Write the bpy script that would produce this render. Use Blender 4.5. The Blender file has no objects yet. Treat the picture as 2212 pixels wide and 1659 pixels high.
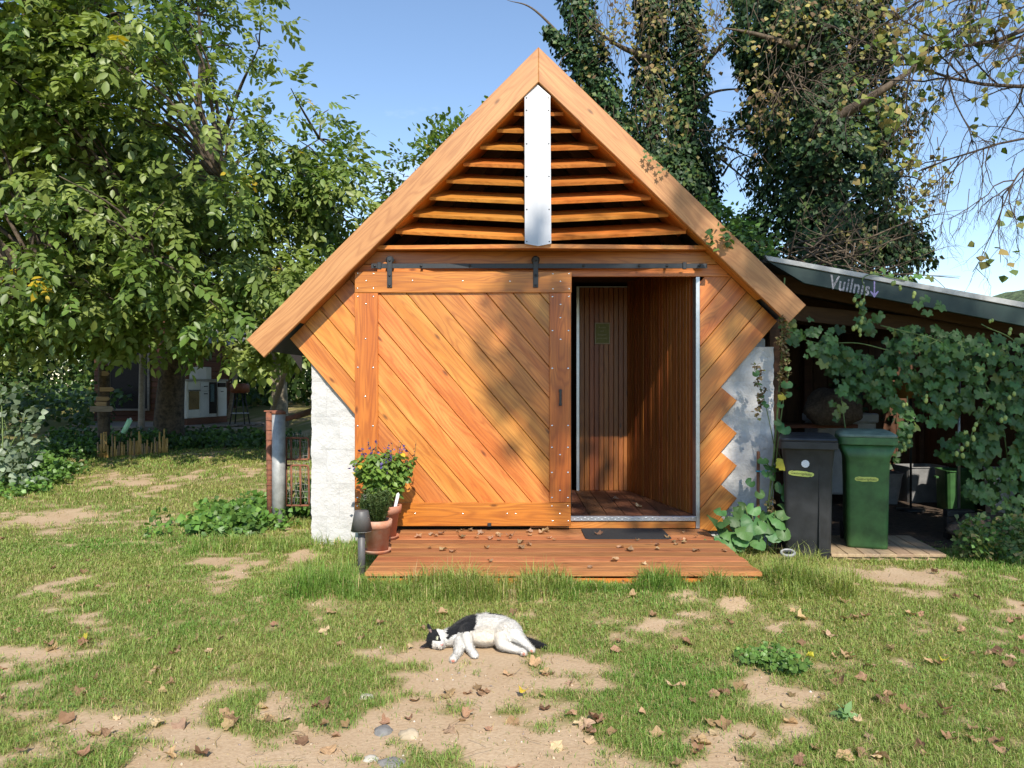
import bpy, bmesh, math, random
import numpy as np
from mathutils import Vector, Matrix, noise as mnoise

random.seed(7)
rng = np.random.default_rng(7)
R = math.radians
scene = bpy.context.scene
COL = scene.collection

# ------------------------------------------------------------------ camera, sky, sun, exposure
EYE = 1.35
FPX = 1662.0
cam_d = bpy.data.cameras.new('camera')
cam_d.sensor_width = 36.0
cam_d.lens = 36.0 * FPX / 2212.0
cam_d.clip_start = 0.05
cam_d.clip_end = 3000
cam = bpy.data.objects.new('camera', cam_d)
COL.objects.link(cam)
cam.location = (0, 0, EYE)
cam.rotation_euler = (R(90), 0, 0)
scene.camera = cam

SUN_EL, SUN_AZ = 42.0, 10.0           # sun behind the viewer, a little to the right
S = Vector((math.sin(R(SUN_AZ)) * math.cos(R(SUN_EL)), -math.cos(R(SUN_AZ)) * math.cos(R(SUN_EL)), math.sin(R(SUN_EL))))
world = bpy.data.worlds.new('World')
scene.world = world
world.use_nodes = True
wn = world.node_tree
wn.nodes.clear()
sky = wn.nodes.new('ShaderNodeTexSky')
sky.sky_type = 'NISHITA'
sky.sun_disc = False
sky.sun_elevation = R(SUN_EL)
sky.sun_rotation = R(180 - SUN_AZ)
sky.air_density = 1.0
sky.dust_density = 0.0
sky.ozone_density = 2.2
bg = wn.nodes.new('ShaderNodeBackground')
bg.inputs['Strength'].default_value = 0.135
# thin fair-weather cloud veil, the same all round the sky
tc = wn.nodes.new('ShaderNodeTexCoord')
mp = wn.nodes.new('ShaderNodeMapping')
mp.inputs['Scale'].default_value = (1.0, 1.0, 2.6)
nz = wn.nodes.new('ShaderNodeTexNoise')
nz.inputs['Scale'].default_value = 2.1
nz.inputs['Detail'].default_value = 7
nz.inputs['Roughness'].default_value = 0.58
cr = wn.nodes.new('ShaderNodeValToRGB')
cr.color_ramp.elements[0].position = 0.56
cr.color_ramp.elements[0].color = (0, 0, 0, 1)
cr.color_ramp.elements[1].position = 0.80
cr.color_ramp.elements[1].color = (0.6, 0.6, 0.6, 1)
mx = wn.nodes.new('ShaderNodeMix')
mx.data_type = 'RGBA'
mx.inputs['B'].default_value = (7.5, 7.8, 8.2, 1)
wo = wn.nodes.new('ShaderNodeOutputWorld')
wn.links.new(tc.outputs['Generated'], mp.inputs['Vector'])
wn.links.new(mp.outputs[0], nz.inputs['Vector'])
wn.links.new(nz.outputs['Fac'], cr.inputs[0])
wn.links.new(cr.outputs[0], mx.inputs['Factor'])
wn.links.new(sky.outputs[0], mx.inputs['A'])
wn.links.new(mx.outputs['Result'], bg.inputs['Color'])
wn.links.new(bg.outputs[0], wo.inputs[0])

sun_d = bpy.data.lights.new('sun', 'SUN')
sun_d.energy = 4.2
sun_d.angle = R(0.53)
sun_d.color = (1.0, 0.93, 0.82)
sun = bpy.data.objects.new('sun', sun_d)
COL.objects.link(sun)
sun.location = S * 60
sun.rotation_euler = S.to_track_quat('Z', 'Y').to_euler()

vs = scene.view_settings
vs.view_transform = 'Standard'
vs.look = 'None'
vs.gamma = 1.0
vs.use_curve_mapping = False
vs.exposure = 0.66
scene.cycles.use_denoising = True
scene.cycles.max_bounces = 6
scene.cycles.diffuse_bounces = 3
scene.cycles.glossy_bounces = 2
scene.cycles.transmission_bounces = 3
scene.cycles.transparent_max_bounces = 4
scene.cycles.caustics_reflective = False
scene.cycles.caustics_refractive = False

# ------------------------------------------------------------------ kit
def P(px, py, Y):
    """a world point at depth Y from a measurement taken on the photograph"""
    return Vector(((px - 1106) * Y / FPX, Y, EYE - (py - 829.5) * Y / FPX))

def PX(px, Y): return (px - 1106) * Y / FPX
def PZ(py, Y): return EYE - (py - 829.5) * Y / FPX
def G(px, py):
    Y = EYE * FPX / (py - 829.5)
    return PX(px, Y), Y

WM = {}
def add(name, me, parent=None, mat=None, M=None, label=None, cat=None, group=None, kind=None):
    o = bpy.data.objects.new(name, me)
    COL.objects.link(o)
    M = M if M is not None else Matrix.Identity(4)
    if isinstance(M, (Vector, tuple)):
        M = Matrix.Translation(M)
    WM[o.name] = M.copy()
    if parent is not None:
        o.parent = parent
        o.matrix_basis = WM[parent.name].inverted() @ M
    else:
        o.matrix_basis = M
    if mat is not None and me is not None:
        if len(me.materials) == 0:
            me.materials.append(mat)
    if label: o['label'] = label
    if cat: o['category'] = cat
    if group: o['group'] = group
    if kind: o['kind'] = kind
    return o

def thing(name, loc, label, cat, group=None):
    o = add(name, None, M=Matrix.Translation(Vector(loc)), label=label, cat=cat, group=group)
    o.empty_display_size = 0.1
    return o

def mesh(name, v, f, smooth=False):
    me = bpy.data.meshes.new(name)
    me.from_pydata([tuple(p) for p in v], [], [tuple(q) for q in f])
    if smooth:
        me.polygons.foreach_set('use_smooth', [True] * len(me.polygons))
    me.update()
    return me

def mesh_np(name, V, loops, sizes, smooth=False, col=None):
    me = bpy.data.meshes.new(name)
    V = np.asarray(V, np.float32)
    me.vertices.add(len(V))
    me.vertices.foreach_set('co', V.ravel())
    loops = np.asarray(loops, np.int32).ravel()
    sizes = np.asarray(sizes, np.int32)
    me.loops.add(len(loops))
    me.loops.foreach_set('vertex_index', loops)
    me.polygons.add(len(sizes))
    st = np.concatenate([[0], np.cumsum(sizes)[:-1]]).astype(np.int32)
    me.polygons.foreach_set('loop_start', st)
    if smooth:
        me.polygons.foreach_set('use_smooth', np.ones(len(sizes), bool))
    if col is not None:
        a = me.color_attributes.new('Col', 'FLOAT_COLOR', 'POINT')
        c = np.ones((len(V), 4), np.float32)
        c[:, :3] = col
        a.data.foreach_set('color', c.ravel())
    me.update(calc_edges=True)
    me.validate()
    return me

def scatter(tv, tf, pos, rot, scl, col=None):
    """tv (K,3) template, tf list of faces; pos (N,3), rot (N,3,3), scl (N,) or (N,3)"""
    tv = np.asarray(tv, float)
    N, K = len(pos), len(tv)
    scl = np.asarray(scl, float)
    if scl.ndim == 1: scl = scl[:, None] * np.ones((1, 3))
    loc = tv[None] * scl[:, None, :]
    V = np.einsum('nij,nkj->nki', rot, loc) + pos[:, None, :]
    fl = np.concatenate([np.array(f) for f in tf])
    sz = np.array([len(f) for f in tf])
    loops = (np.arange(N)[:, None] * K + fl[None]).ravel()
    sizes = np.tile(sz, N)
    c = None
    if col is not None:
        c = np.repeat(col, K, axis=0)
    return V.reshape(-1, 3), loops, sizes, c

def merge(parts):
    Vs, Ls, Ss, Cs = [], [], [], []
    off = 0
    for V, L, Z, C in parts:
        Vs.append(V); Ls.append(L + off); Ss.append(Z)
        if C is not None: Cs.append(C)
        off += len(V)
    return np.concatenate(Vs), np.concatenate(Ls), np.concatenate(Ss), (np.concatenate(Cs) if Cs else None)

def nrm(a):
    return a / np.maximum(np.linalg.norm(a, axis=-1, keepdims=True), 1e-9)

def orient(d, up):
    """columns x,y,z with y along d and z near up"""
    y = nrm(d)
    x = np.cross(y, up)
    bad = np.linalg.norm(x, axis=1) < 1e-4
    x[bad] = [1, 0, 0]
    x = nrm(x)
    z = np.cross(x, y)
    return np.stack([x, y, z], axis=2)

def rand_unit(n, r=None):
    r = r or rng
    v = r.normal(size=(n, 3))
    return nrm(v)

def _h(ix, iy, s):
    n = (ix * 374761393 + iy * 668265263 + s * 1442695041) & 0xFFFFFFFF
    n = ((n ^ (n >> 13)) * 1274126177) & 0xFFFFFFFF
    return ((n ^ (n >> 16)) & 0xFFFF) / 65535.0

def vnoise(x, y, s=0):
    x = np.asarray(x, float); y = np.asarray(y, float)
    ix = np.floor(x).astype(np.int64); iy = np.floor(y).astype(np.int64)
    fx = x - ix; fy = y - iy
    fx = fx * fx * (3 - 2 * fx); fy = fy * fy * (3 - 2 * fy)
    a = _h(ix, iy, s); b = _h(ix + 1, iy, s); c = _h(ix, iy + 1, s); d = _h(ix + 1, iy + 1, s)
    return (a * (1 - fx) + b * fx) * (1 - fy) + (c * (1 - fx) + d * fx) * fy

def fbm(x, y, s=0, o=4):
    t = 0; a = 0.5
    for k in range(o):
        t = t + a * vnoise(np.asarray(x) * 2 ** k, np.asarray(y) * 2 ** k, s + k * 17)
        a *= 0.5
    return t

def noise3(p, sc, s=0):
    return (vnoise(p[:, 0] * sc, p[:, 1] * sc + p[:, 2] * sc * 1.7, s) + vnoise(p[:, 2] * sc + 31, p[:, 0] * sc * .8 + p[:, 1] * sc, s + 5)) / 2

def frame(origin, xax, zax):
    x = Vector(xax).normalized(); z = Vector(zax).normalized()
    y = z.cross(x).normalized(); z = x.cross(y)
    M = Matrix.Identity(4)
    for i, a in enumerate((x, y, z)):
        for j in range(3): M[j][i] = a[j]
    M.translation = Vector(origin)
    return M

def area2(p):
    return sum(p[i][0] * p[(i + 1) % len(p)][1] - p[(i + 1) % len(p)][0] * p[i][1] for i in range(len(p)))

def clip_half(poly, n, d):
    """keep points with n.p <= d"""
    out = []
    for i in range(len(poly)):
        a, b = poly[i], poly[(i + 1) % len(poly)]
        da = n[0] * a[0] + n[1] * a[1] - d; db = n[0] * b[0] + n[1] * b[1] - d
        if da <= 0: out.append(a)
        if (da < 0 < db) or (db < 0 < da):
            t = da / (da - db)
            out.append((a[0] + t * (b[0] - a[0]), a[1] + t * (b[1] - a[1])))
    return out

def inset(poly, b):
    n = len(poly); out = []
    for i in range(n):
        p0, p1, p2 = Vector(poly[i - 1]), Vector(poly[i]), Vector(poly[(i + 1) % n])
        e1 = (p1 - p0).normalized(); e2 = (p2 - p1).normalized()
        n1 = Vector((-e1.y, e1.x)); n2 = Vector((-e2.y, e2.x))
        m = n1 + n2
        k = b / max(0.25, 1 + n1.dot(n2))
        out.append((p1.x + m.x * k, p1.y + m.y * k))
    return out

def prism(name, poly, T, b=0.003):
    if area2(poly) < 0: poly = poly[::-1]
    n = len(poly)
    q = inset(poly, b)
    v = [(x, y, 0) for x, y in poly] + [(x, y, T - b) for x, y in poly] + [(x, y, T) for x, y in q]
    f = [list(range(n))[::-1], [2 * n + i for i in range(n)]]
    for i in range(n):
        j = (i + 1) % n
        f.append([i, j, n + j, n + i]); f.append([n + i, n + j, 2 * n + j, 2 * n + i])
    return mesh(name, v, f)

def board(name, p0, p1, w, t, nrmv, mat, parent, b=0.003, **k):
    """board from p0 to p1 (centre line of its back), width w, thickness t towards nrmv"""
    p0 = Vector(p0); p1 = Vector(p1)
    M = frame(p0, p1 - p0, nrmv)
    L = (p1 - p0).length
    me = prism(name, [(0, -w / 2), (L, -w / 2), (L, w / 2), (0, w / 2)], t, b)
    return add(name, me, parent, mat, M, **k)

def box(name, x0, x1, y0, y1, z0, z1, mat, parent=None, b=0.004, **k):
    M = Matrix.Translation(((x0 + x1) / 2, (y0 + y1) / 2, z0))
    bm = bmesh.new()
    bmesh.ops.create_cube(bm, size=1)
    bmesh.ops.scale(bm, vec=(x1 - x0, y1 - y0, z1 - z0), verts=bm.verts)
    bmesh.ops.translate(bm, vec=(0, 0, (z1 - z0) / 2), verts=bm.verts)
    if b:
        bmesh.ops.bevel(bm, geom=bm.edges[:], offset=b, segments=1, affect='EDGES')
    me = bpy.data.meshes.new(name); bm.to_mesh(me); bm.free()
    return add(name, me, parent, mat, M, **k)

def tube_np(paths):
    """paths: list of (pts, radii, sides)"""
    out = []
    for pts, rad, n in paths:
        pts = np.asarray(pts, float); rad = np.asarray(rad, float)
        m = len(pts)
        t = np.gradient(pts, axis=0); t = nrm(t)
        ref = np.array([0, 0, 1.0]) if abs(t[0, 2]) < 0.9 else np.array([1.0, 0, 0])
        n1 = np.zeros_like(pts)
        prev = ref
        for i in range(m):
            a = prev - t[i] * np.dot(prev, t[i])
            L = np.linalg.norm(a)
            if L < 1e-6:
                a = np.cross(t[i], [0.3, 0.8, 0.5]); L = np.linalg.norm(a)
            n1[i] = a / L; prev = n1[i]
        n2 = np.cross(t, n1)
        an = np.linspace(0, 2 * np.pi, n, endpoint=False)
        V = pts[:, None] + rad[:, None, None] * (np.cos(an)[None, :, None] * n1[:, None] + np.sin(an)[None, :, None] * n2[:, None])
        V = V.reshape(-1, 3)
        i = np.arange(m - 1)[:, None]; j = np.arange(n)[None]
        a = i * n + j; b = i * n + (j + 1) % n; c = (i + 1) * n + (j + 1) % n; d = (i + 1) * n + j
        L = np.stack([a, b, c, d], 2).reshape(-1)
        Z = np.full((m - 1) * n, 4)
        # cap both ends
        L = np.concatenate([L, np.arange(n)[::-1], (m - 1) * n + np.arange(n)])
        Z = np.concatenate([Z, [n, n]])
        out.append((V, L, Z, None))
    return merge(out)

def tubes(name, paths, mat, parent=None, M=None, smooth=True, **k):
    V, L, Z, _ = tube_np(paths)
    if M is not None:
        inv = np.array(M.inverted())
        V = V @ inv[:3, :3].T + inv[:3, 3]
    return add(name, mesh_np(name, V, L, Z, smooth), parent, mat, M, **k)

def lathe(name, prof, n=28):
    v = []; f = []
    for r, z in prof:
        for k in range(n):
            a = 2 * math.pi * k / n
            v.append((r * math.cos(a), r * math.sin(a), z))
    for i in range(len(prof) - 1):
        for k in range(n):
            k2 = (k + 1) % n
            f.append((i * n + k, i * n + k2, (i + 1) * n + k2, (i + 1) * n + k))
    f.append(tuple(range(n))[::-1])
    f.append(tuple((len(prof) - 1) * n + k for k in range(n)))
    return mesh(name, v, f, True)

def curve_pts(ctrl, n=12):
    """Catmull-Rom through control points"""
    c = [np.array(p, float) for p in ctrl]
    c = [2 * c[0] - c[1]] + c + [2 * c[-1] - c[-2]]
    out = []
    for i in range(1, len(c) - 2):
        for s in range(n):
            t = s / n
            p0, p1, p2, p3 = c[i - 1], c[i], c[i + 1], c[i + 2]
            out.append(0.5 * ((2 * p1) + (-p0 + p2) * t + (2 * p0 - 5 * p1 + 4 * p2 - p3) * t * t + (-p0 + 3 * p1 - 3 * p2 + p3) * t ** 3))
    out.append(c[-2])
    return np.array(out)

def text_mesh(name, body, size, extrude=0.001, shear=0.0, space=1.0, bold=0.0):
    cu = bpy.data.curves.new(name, 'FONT')
    cu.body = body; cu.size = size; cu.extrude = extrude; cu.align_x = 'CENTER'; cu.align_y = 'CENTER'
    cu.shear = shear; cu.space_character = space; cu.resolution_u = 3; cu.offset = bold
    o = bpy.data.objects.new(name, cu); COL.objects.link(o)
    dg = bpy.context.evaluated_depsgraph_get()
    me = bpy.data.meshes.new_from_object(o.evaluated_get(dg))
    bpy.data.objects.remove(o)
    me.name = name
    return me

# ------------------------------------------------------------------ materials
MATS = {}
class NT:
    def __init__(s, name):
        s.m = bpy.data.materials.new(name); s.m.use_nodes = True
        s.t = s.m.node_tree
        s.p = s.t.nodes['Principled BSDF']
        s.o = s.t.nodes['Material Output']
        MATS[name] = s.m
    def n(s, typ, **k):
        nd = s.t.nodes.new(typ)
        for a, b in k.items():
            if hasattr(nd, a): setattr(nd, a, b)
        return nd
    def l(s, a, b): s.t.links.new(a, b)
    def val(s, nd, key, v): nd.inputs[key].default_value = v; return nd
    def math(s, op, a, b=None, clamp=False):
        nd = s.t.nodes.new('ShaderNodeMath'); nd.operation = op; nd.use_clamp = clamp
        for i, x in enumerate((a, b)):
            if x is None: continue
            if isinstance(x, (int, float)): nd.inputs[i].default_value = x
            else: s.l(x, nd.inputs[i])
        return nd.outputs[0]
    def mix(s, fac, a, b, mode='MIX'):
        nd = s.t.nodes.new('ShaderNodeMix'); nd.data_type = 'RGBA'; nd.blend_type = mode
        for key, x in (('Factor', fac), ('A', a), ('B', b)):
            if isinstance(x, (int, float)):
                nd.inputs[key].default_value = x if key == 'Factor' else (x, x, x, 1)
            elif isinstance(x, tuple): nd.inputs[key].default_value = (*x, 1)
            else: s.l(x, nd.inputs[key])
        return nd.outputs['Result']
    def ramp(s, x, stops):
        nd = s.t.nodes.new('ShaderNodeValToRGB')
        e = nd.color_ramp.elements
        while len(e) < len(stops): e.new(0.5)
        for i, (p, c) in enumerate(stops):
            e[i].position = p
            e[i].color = (c, c, c, 1) if isinstance(c, (int, float)) else (*c, 1)
        s.l(x, nd.inputs[0])
        return nd.outputs[0]
    def noise(s, vec, scale, detail=3, rough=0.55, dist=0.0):
        nd = s.t.nodes.new('ShaderNodeTexNoise')
        nd.inputs['Scale'].default_value = scale; nd.inputs['Detail'].default_value = detail
        nd.inputs['Roughness'].default_value = rough; nd.inputs['Distortion'].default_value = dist
        if vec is not None: s.l(vec, nd.inputs['Vector'])
        return nd.outputs['Fac']
    def mapping(s, vec, scale, loc=(0, 0, 0)):
        nd = s.t.nodes.new('ShaderNodeMapping')
        nd.inputs['Scale'].default_value = scale; nd.inputs['Location'].default_value = loc
        s.l(vec, nd.inputs['Vector']); return nd.outputs[0]
    def bump(s, h, strength, dist=0.01):
        nd = s.t.nodes.new('ShaderNodeBump')
        nd.inputs['Strength'].default_value = strength; nd.inputs['Distance'].default_value = dist
        s.l(h, nd.inputs['Height']); s.l(nd.outputs[0], s.p.inputs['Normal'])
    def coords(s, rand=True):
        tc = s.t.nodes.new('ShaderNodeTexCoord')
        if not rand: return tc.outputs['Object'], None
        oi = s.t.nodes.new('ShaderNodeObjectInfo')
        mul = s.math('MULTIPLY', oi.outputs['Random'], 37.0)
        cx = s.t.nodes.new('ShaderNodeCombineXYZ')
        for i in range(3): s.l(mul, cx.inputs[i])
        ad = s.t.nodes.new('ShaderNodeVectorMath'); ad.operation = 'ADD'
        s.l(tc.outputs['Object'], ad.inputs[0]); s.l(cx.outputs[0], ad.inputs[1])
        return ad.outputs[0], oi.outputs['Random']

def wood(name, light, mid, dark, rough=0.42, vary=0.25, figure=1.0, knots=True, axis='X', groove=0.0, coat=0.15, grey=None):
    w = NT(name)
    vec, rnd = w.coords()
    if axis == 'Z':
        vr = w.n('ShaderNodeVectorRotate'); vr.rotation_type = 'Y_AXIS'; vr.inputs['Angle'].default_value = R(90)
        w.l(vec, vr.inputs['Vector']); vec = vr.outputs[0]
    if axis == 'Y':
        vr = w.n('ShaderNodeVectorRotate'); vr.rotation_type = 'Z_AXIS'; vr.inputs['Angle'].default_value = R(90)
        w.l(vec, vr.inputs['Vector']); vec = vr.outputs[0]
    fld = w.noise(w.mapping(vec, (0.75, 6.5, 5.0)), 1.0, 2.5, 0.45, 0.25)
    ln = w.math('SINE', w.math('MULTIPLY', fld, 95.0))
    ln = w.math('POWER', w.math('ADD', w.math('MULTIPLY', ln, 0.5), 0.5), 2.2)
    fib = w.noise(w.mapping(vec, (4.0, 190.0, 190.0)), 1.0, 3, 0.6)
    broad = w.noise(w.mapping(vec, (0.9, 9.0, 9.0)), 1.0, 3, 0.55)
    c = w.mix(w.ramp(broad, [(0.36, 0.0), (0.64, 1.0)]), mid, light)
    c = w.mix(w.math('MULTIPLY', ln, 0.38 * figure), c, dark)
    c = w.mix(w.math('MULTIPLY', w.ramp(fib, [(0.40, 0.0), (0.72, 1.0)]), 0.42), c, dark)
    if knots:
        vo = w.n('ShaderNodeTexVoronoi'); vo.voronoi_dimensions = '2D'; vo.inputs['Scale'].default_value = 1.0
        vo.inputs['Randomness'].default_value = 1.0
        w.l(w.mapping(vec, (1.5, 4.2, 1.0)), vo.inputs['Vector'])
        kn = w.ramp(vo.outputs['Distance'], [(0.02, 1.0), (0.065, 0.0)])
        sep = w.n('ShaderNodeSeparateColor'); w.l(vo.outputs['Color'], sep.inputs[0])
        on = w.math('GREATER_THAN', sep.outputs[0], 0.5)
        c = w.mix(w.math('MULTIPLY', w.math('MULTIPLY', kn, on), 0.75), c, tuple(x * 0.35 for x in dark))
    hsv = w.n('ShaderNodeHueSaturation')
    w.l(c, hsv.inputs['Color'])
    w.l(w.math('ADD', w.math('MULTIPLY', rnd, vary), 1.0 - vary * 0.55), hsv.inputs['Value'])
    rnd2 = w.math('FRACT', w.math('MULTIPLY', rnd, 7.31))
    w.l(w.math('ADD', w.math('MULTIPLY', rnd2, 0.018), 0.491), hsv.inputs['Hue'])
    w.l(hsv.outputs[0], w.p.inputs['Base Color'])
    w.p.inputs['Roughness'].default_value = rough
    w.p.inputs['Coat Weight'].default_value = coat
    w.p.inputs['Coat Roughness'].default_value = 0.3
    h = w.math('ADD', w.math('MULTIPLY', ln, 0.4), fib)
    if groove:
        tcg = w.n('ShaderNodeTexCoord')
        sx = w.n('ShaderNodeSeparateXYZ'); w.l(tcg.outputs['Object'], sx.inputs[0])
        g = w.math('SINE', w.math('MULTIPLY', sx.outputs[1], 2 * math.pi / groove))
        h = w.math('ADD', w.math('MULTIPLY', h, 0.3), w.math('MULTIPLY', g, 2.2))
        w.bump(h, 0.5, 0.003)
    else:
        w.bump(h, 0.18, 0.0025)
    return w.m

def plain(name, col, rough=0.6, metal=0.0, nscale=20.0, namp=0.25, bump=0.1, bscale=None, coat=0.0, dark=None, bdist=0.004):
    w = NT(name)
    vec, rnd = w.coords()
    nz = w.noise(vec, nscale, 5, 0.6)
    d = dark or tuple(x * (1 - namp * 1.6) for x in col)
    c = w.mix(w.ramp(nz, [(0.3, 0.0), (0.65, 1.0)]), d, col)
    w.l(c, w.p.inputs['Base Color'])
    w.p.inputs['Roughness'].default_value = rough
    w.p.inputs['Metallic'].default_value = metal
    w.p.inputs['Coat Weight'].default_value = coat
    if bump:
        w.bump(w.noise(vec, bscale or nscale * 3, 4, 0.6), bump, bdist)
    return w.m

def leafmat(name, trans=0.35, rough=0.5, tint=(1, 1, 1), attr=True, col=(0.1, 0.2, 0.04), spec=0.4):
    w = NT(name)
    if attr:
        at = w.n('ShaderNodeAttribute'); at.attribute_name = 'Col'
        c = w.mix(1.0, at.outputs['Color'], tint, 'MULTIPLY')
    else:
        oi = w.n('ShaderNodeObjectInfo')
        hsv = w.n('ShaderNodeHueSaturation')
        hsv.inputs['Color'].default_value = (*col, 1)
        w.l(w.math('ADD', w.math('MULTIPLY', oi.outputs['Random'], 0.7), 0.65), hsv.inputs['Value'])
        w.l(w.math('ADD', w.math('MULTIPLY', w.math('FRACT', w.math('MULTIPLY', oi.outputs['Random'], 9.7)), 0.04), 0.48), hsv.inputs['Hue'])
        tcx = w.n('ShaderNodeTexCoord')
        nz = w.noise(tcx.outputs['Object'], 35.0, 3)
        c = w.mix(w.ramp(nz, [(0.35, 0.0), (0.75, 0.45)]), hsv.outputs[0], tuple(x * 0.45 for x in col))
    w.l(c, w.p.inputs['Base Color'])
    w.p.inputs['Roughness'].default_value = rough
    w.p.inputs['Specular IOR Level'].default_value = spec
    tr = w.n('ShaderNodeBsdfTranslucent')
    tc2 = w.mix(1.0, c, (1.25, 1.35, 0.55), 'MULTIPLY')
    w.l(tc2, tr.inputs['Color'])
    ms = w.n('ShaderNodeMixShader'); ms.inputs[0].default_value = trans
    w.l(w.p.outputs[0], ms.inputs[1]); w.l(tr.outputs[0], ms.inputs[2]); w.l(ms.outputs[0], w.o.inputs[0])
    return w.m

M_CLAD = wood('varnished_larch', (0.70, 0.29, 0.060), (0.52, 0.170, 0.024), (0.26, 0.060, 0.008), vary=0.30)
M_FRAME = wood('varnished_door_frame', (0.58, 0.195, 0.026), (0.46, 0.130, 0.014), (0.20, 0.038, 0.005), vary=0.14)
M_BARGE = wood('oiled_barge', (0.56, 0.27, 0.105), (0.46, 0.205, 0.075), (0.27, 0.095, 0.032), vary=0.1, rough=0.55, coat=0.0)
M_DECK = wood('deck_larch', (0.47, 0.205, 0.072), (0.36, 0.138, 0.042), (0.18, 0.060, 0.018), vary=0.5, rough=0.6, groove=0.012, coat=0.0)
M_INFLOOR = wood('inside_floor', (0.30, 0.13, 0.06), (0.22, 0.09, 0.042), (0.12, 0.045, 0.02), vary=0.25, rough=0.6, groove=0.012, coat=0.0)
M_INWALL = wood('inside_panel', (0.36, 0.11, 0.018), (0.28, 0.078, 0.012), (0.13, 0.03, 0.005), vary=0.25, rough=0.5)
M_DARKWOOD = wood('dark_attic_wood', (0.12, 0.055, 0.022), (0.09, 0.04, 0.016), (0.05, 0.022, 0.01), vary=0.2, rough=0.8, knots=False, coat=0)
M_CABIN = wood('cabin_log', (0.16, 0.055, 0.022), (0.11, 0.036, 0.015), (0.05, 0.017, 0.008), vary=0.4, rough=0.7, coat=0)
M_GREYWOOD = wood('weathered_wood', (0.34, 0.29, 0.24), (0.26, 0.215, 0.175), (0.13, 0.10, 0.08), vary=0.3, rough=0.8, coat=0)
M_PALE = wood('pale_wood', (0.46, 0.33, 0.20), (0.38, 0.26, 0.15), (0.22, 0.14, 0.075), vary=0.3, rough=0.75, coat=0)
M_BAMBOO = plain('bamboo_stake', (0.55, 0.33, 0.10), 0.5, nscale=9, namp=0.25)
M_BAMBOO2 = plain('bamboo_stake_weathered', (0.36, 0.24, 0.12), 0.6, nscale=9, namp=0.3)

def wallmat():
    w = NT('white_render')
    vec, rnd = w.coords()
    big = w.noise(vec, 2.2, 5, 0.6)
    fine = w.noise(vec, 38, 5, 0.62)
    c = w.mix(w.ramp(big, [(0.35, 0.0), (0.7, 1.0)]), (0.49, 0.48, 0.465), (0.57, 0.56, 0.545))
    st = w.noise(w.mapping(vec, (9, 9, 2)), 1.0, 4, 0.6)
    c = w.mix(w.ramp(st, [(0.62, 0.0), (0.78, 0.35)]), c, (0.48, 0.45, 0.40))
    w.l(c, w.p.inputs['Base Color'])
    w.p.inputs['Roughness'].default_value = 0.9
    w.bump(fine, 0.7, 0.014)
    return w.m
M_WALL = wallmat()
M_WHITE = plain('white_gloss_panel', (0.53, 0.53, 0.54), 0.16, nscale=5, namp=0.07, bump=0.0, coat=0.4)
M_ALU = plain('aluminium', (0.55, 0.56, 0.58), 0.38, metal=0.9, nscale=30, namp=0.1, bump=0.05)
M_STUD = plain('stainless_rivet', (0.85, 0.84, 0.80), 0.22, metal=1.0, nscale=60, namp=0.05, bump=0)
M_IRON = plain('black_iron', (0.025, 0.026, 0.028), 0.45, nscale=50, namp=0.2, bump=0.05)
M_ROOF = plain('dark_roof_sheet', (0.05, 0.05, 0.055), 0.8, nscale=12, namp=0.2)
M_BLACKGAP = plain('dark_backing', (0.03, 0.018, 0.01), 0.9, nscale=12, namp=0.2)
M_RUBBER = plain('rubber_mat', (0.022, 0.022, 0.024), 0.9, nscale=160, namp=0.5, bump=0.6, bscale=260)
M_TERRA = plain('terracotta', (0.47, 0.17, 0.085), 0.85, nscale=9, namp=0.25, bump=0.1, dark=(0.40, 0.20, 0.13))
M_TERRA2 = plain('terracotta_limed', (0.48, 0.18, 0.09), 0.88, nscale=14, namp=0.2, bump=0.1, dark=(0.50, 0.33, 0.24))
M_SOIL = plain('potting_soil', (0.05, 0.032, 0.022), 0.95, nscale=60, namp=0.5, bump=0.6)
M_LAMP = plain('lamp_grey', (0.10, 0.095, 0.092), 0.5, nscale=40, namp=0.08, bump=0.02)
M_LENS = plain('lamp_diffuser', (0.7, 0.7, 0.68), 0.3, nscale=40, namp=0.05, bump=0)
M_GALV = plain('galvanised_steel', (0.42, 0.42, 0.41), 0.55, metal=0.2, nscale=13, namp=0.25, bump=0.08)
M_RUST = plain('rusty_steel', (0.26, 0.095, 0.05), 0.85, nscale=22, namp=0.45, bump=0.35, dark=(0.12, 0.05, 0.032))
M_WIRE = plain('mesh_wire', (0.42, 0.40, 0.36), 0.6, metal=0.4, nscale=30, namp=0.2, bump=0)
M_BIN_K = plain('black_bin_plastic', (0.024, 0.025, 0.028), 0.5, nscale=9, namp=0.4, bump=0.05, bscale=180, bdist=0.001)
M_BIN_G = plain('green_bin_plastic', (0.055, 0.155, 0.045), 0.48, nscale=9, namp=0.32, bump=0.05, bscale=180, bdist=0.001)
M_BIN_GL = plain('green_bin_lid_faded', (0.17, 0.23, 0.17), 0.6, nscale=9, namp=0.35, bump=0.05)
M_STICK = plain('lime_sticker', (0.62, 0.66, 0.14), 0.5, nscale=40, namp=0.12, bump=0)
M_INK = plain('dark_ink', (0.03, 0.035, 0.02), 0.6, nscale=20, namp=0.1, bump=0)
M_DISC = plain('white_sticker', (0.75, 0.76, 0.78), 0.5, nscale=90, namp=0.12, bump=0)
M_FASCIA = plain('bottle_green_paint', (0.014, 0.034, 0.029), 0.6, nscale=8, namp=0.4, bump=0.15, bscale=40, dark=(0.012, 0.026, 0.024))
M_PAINT = plain('white_brush_paint', (0.52, 0.49, 0.52), 0.8, nscale=70, namp=0.58, bump=0.0)
M_LILAC = plain('lilac_brush_paint', (0.36, 0.30, 0.58), 0.7, nscale=55, namp=0.3, bump=0.0)
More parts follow.
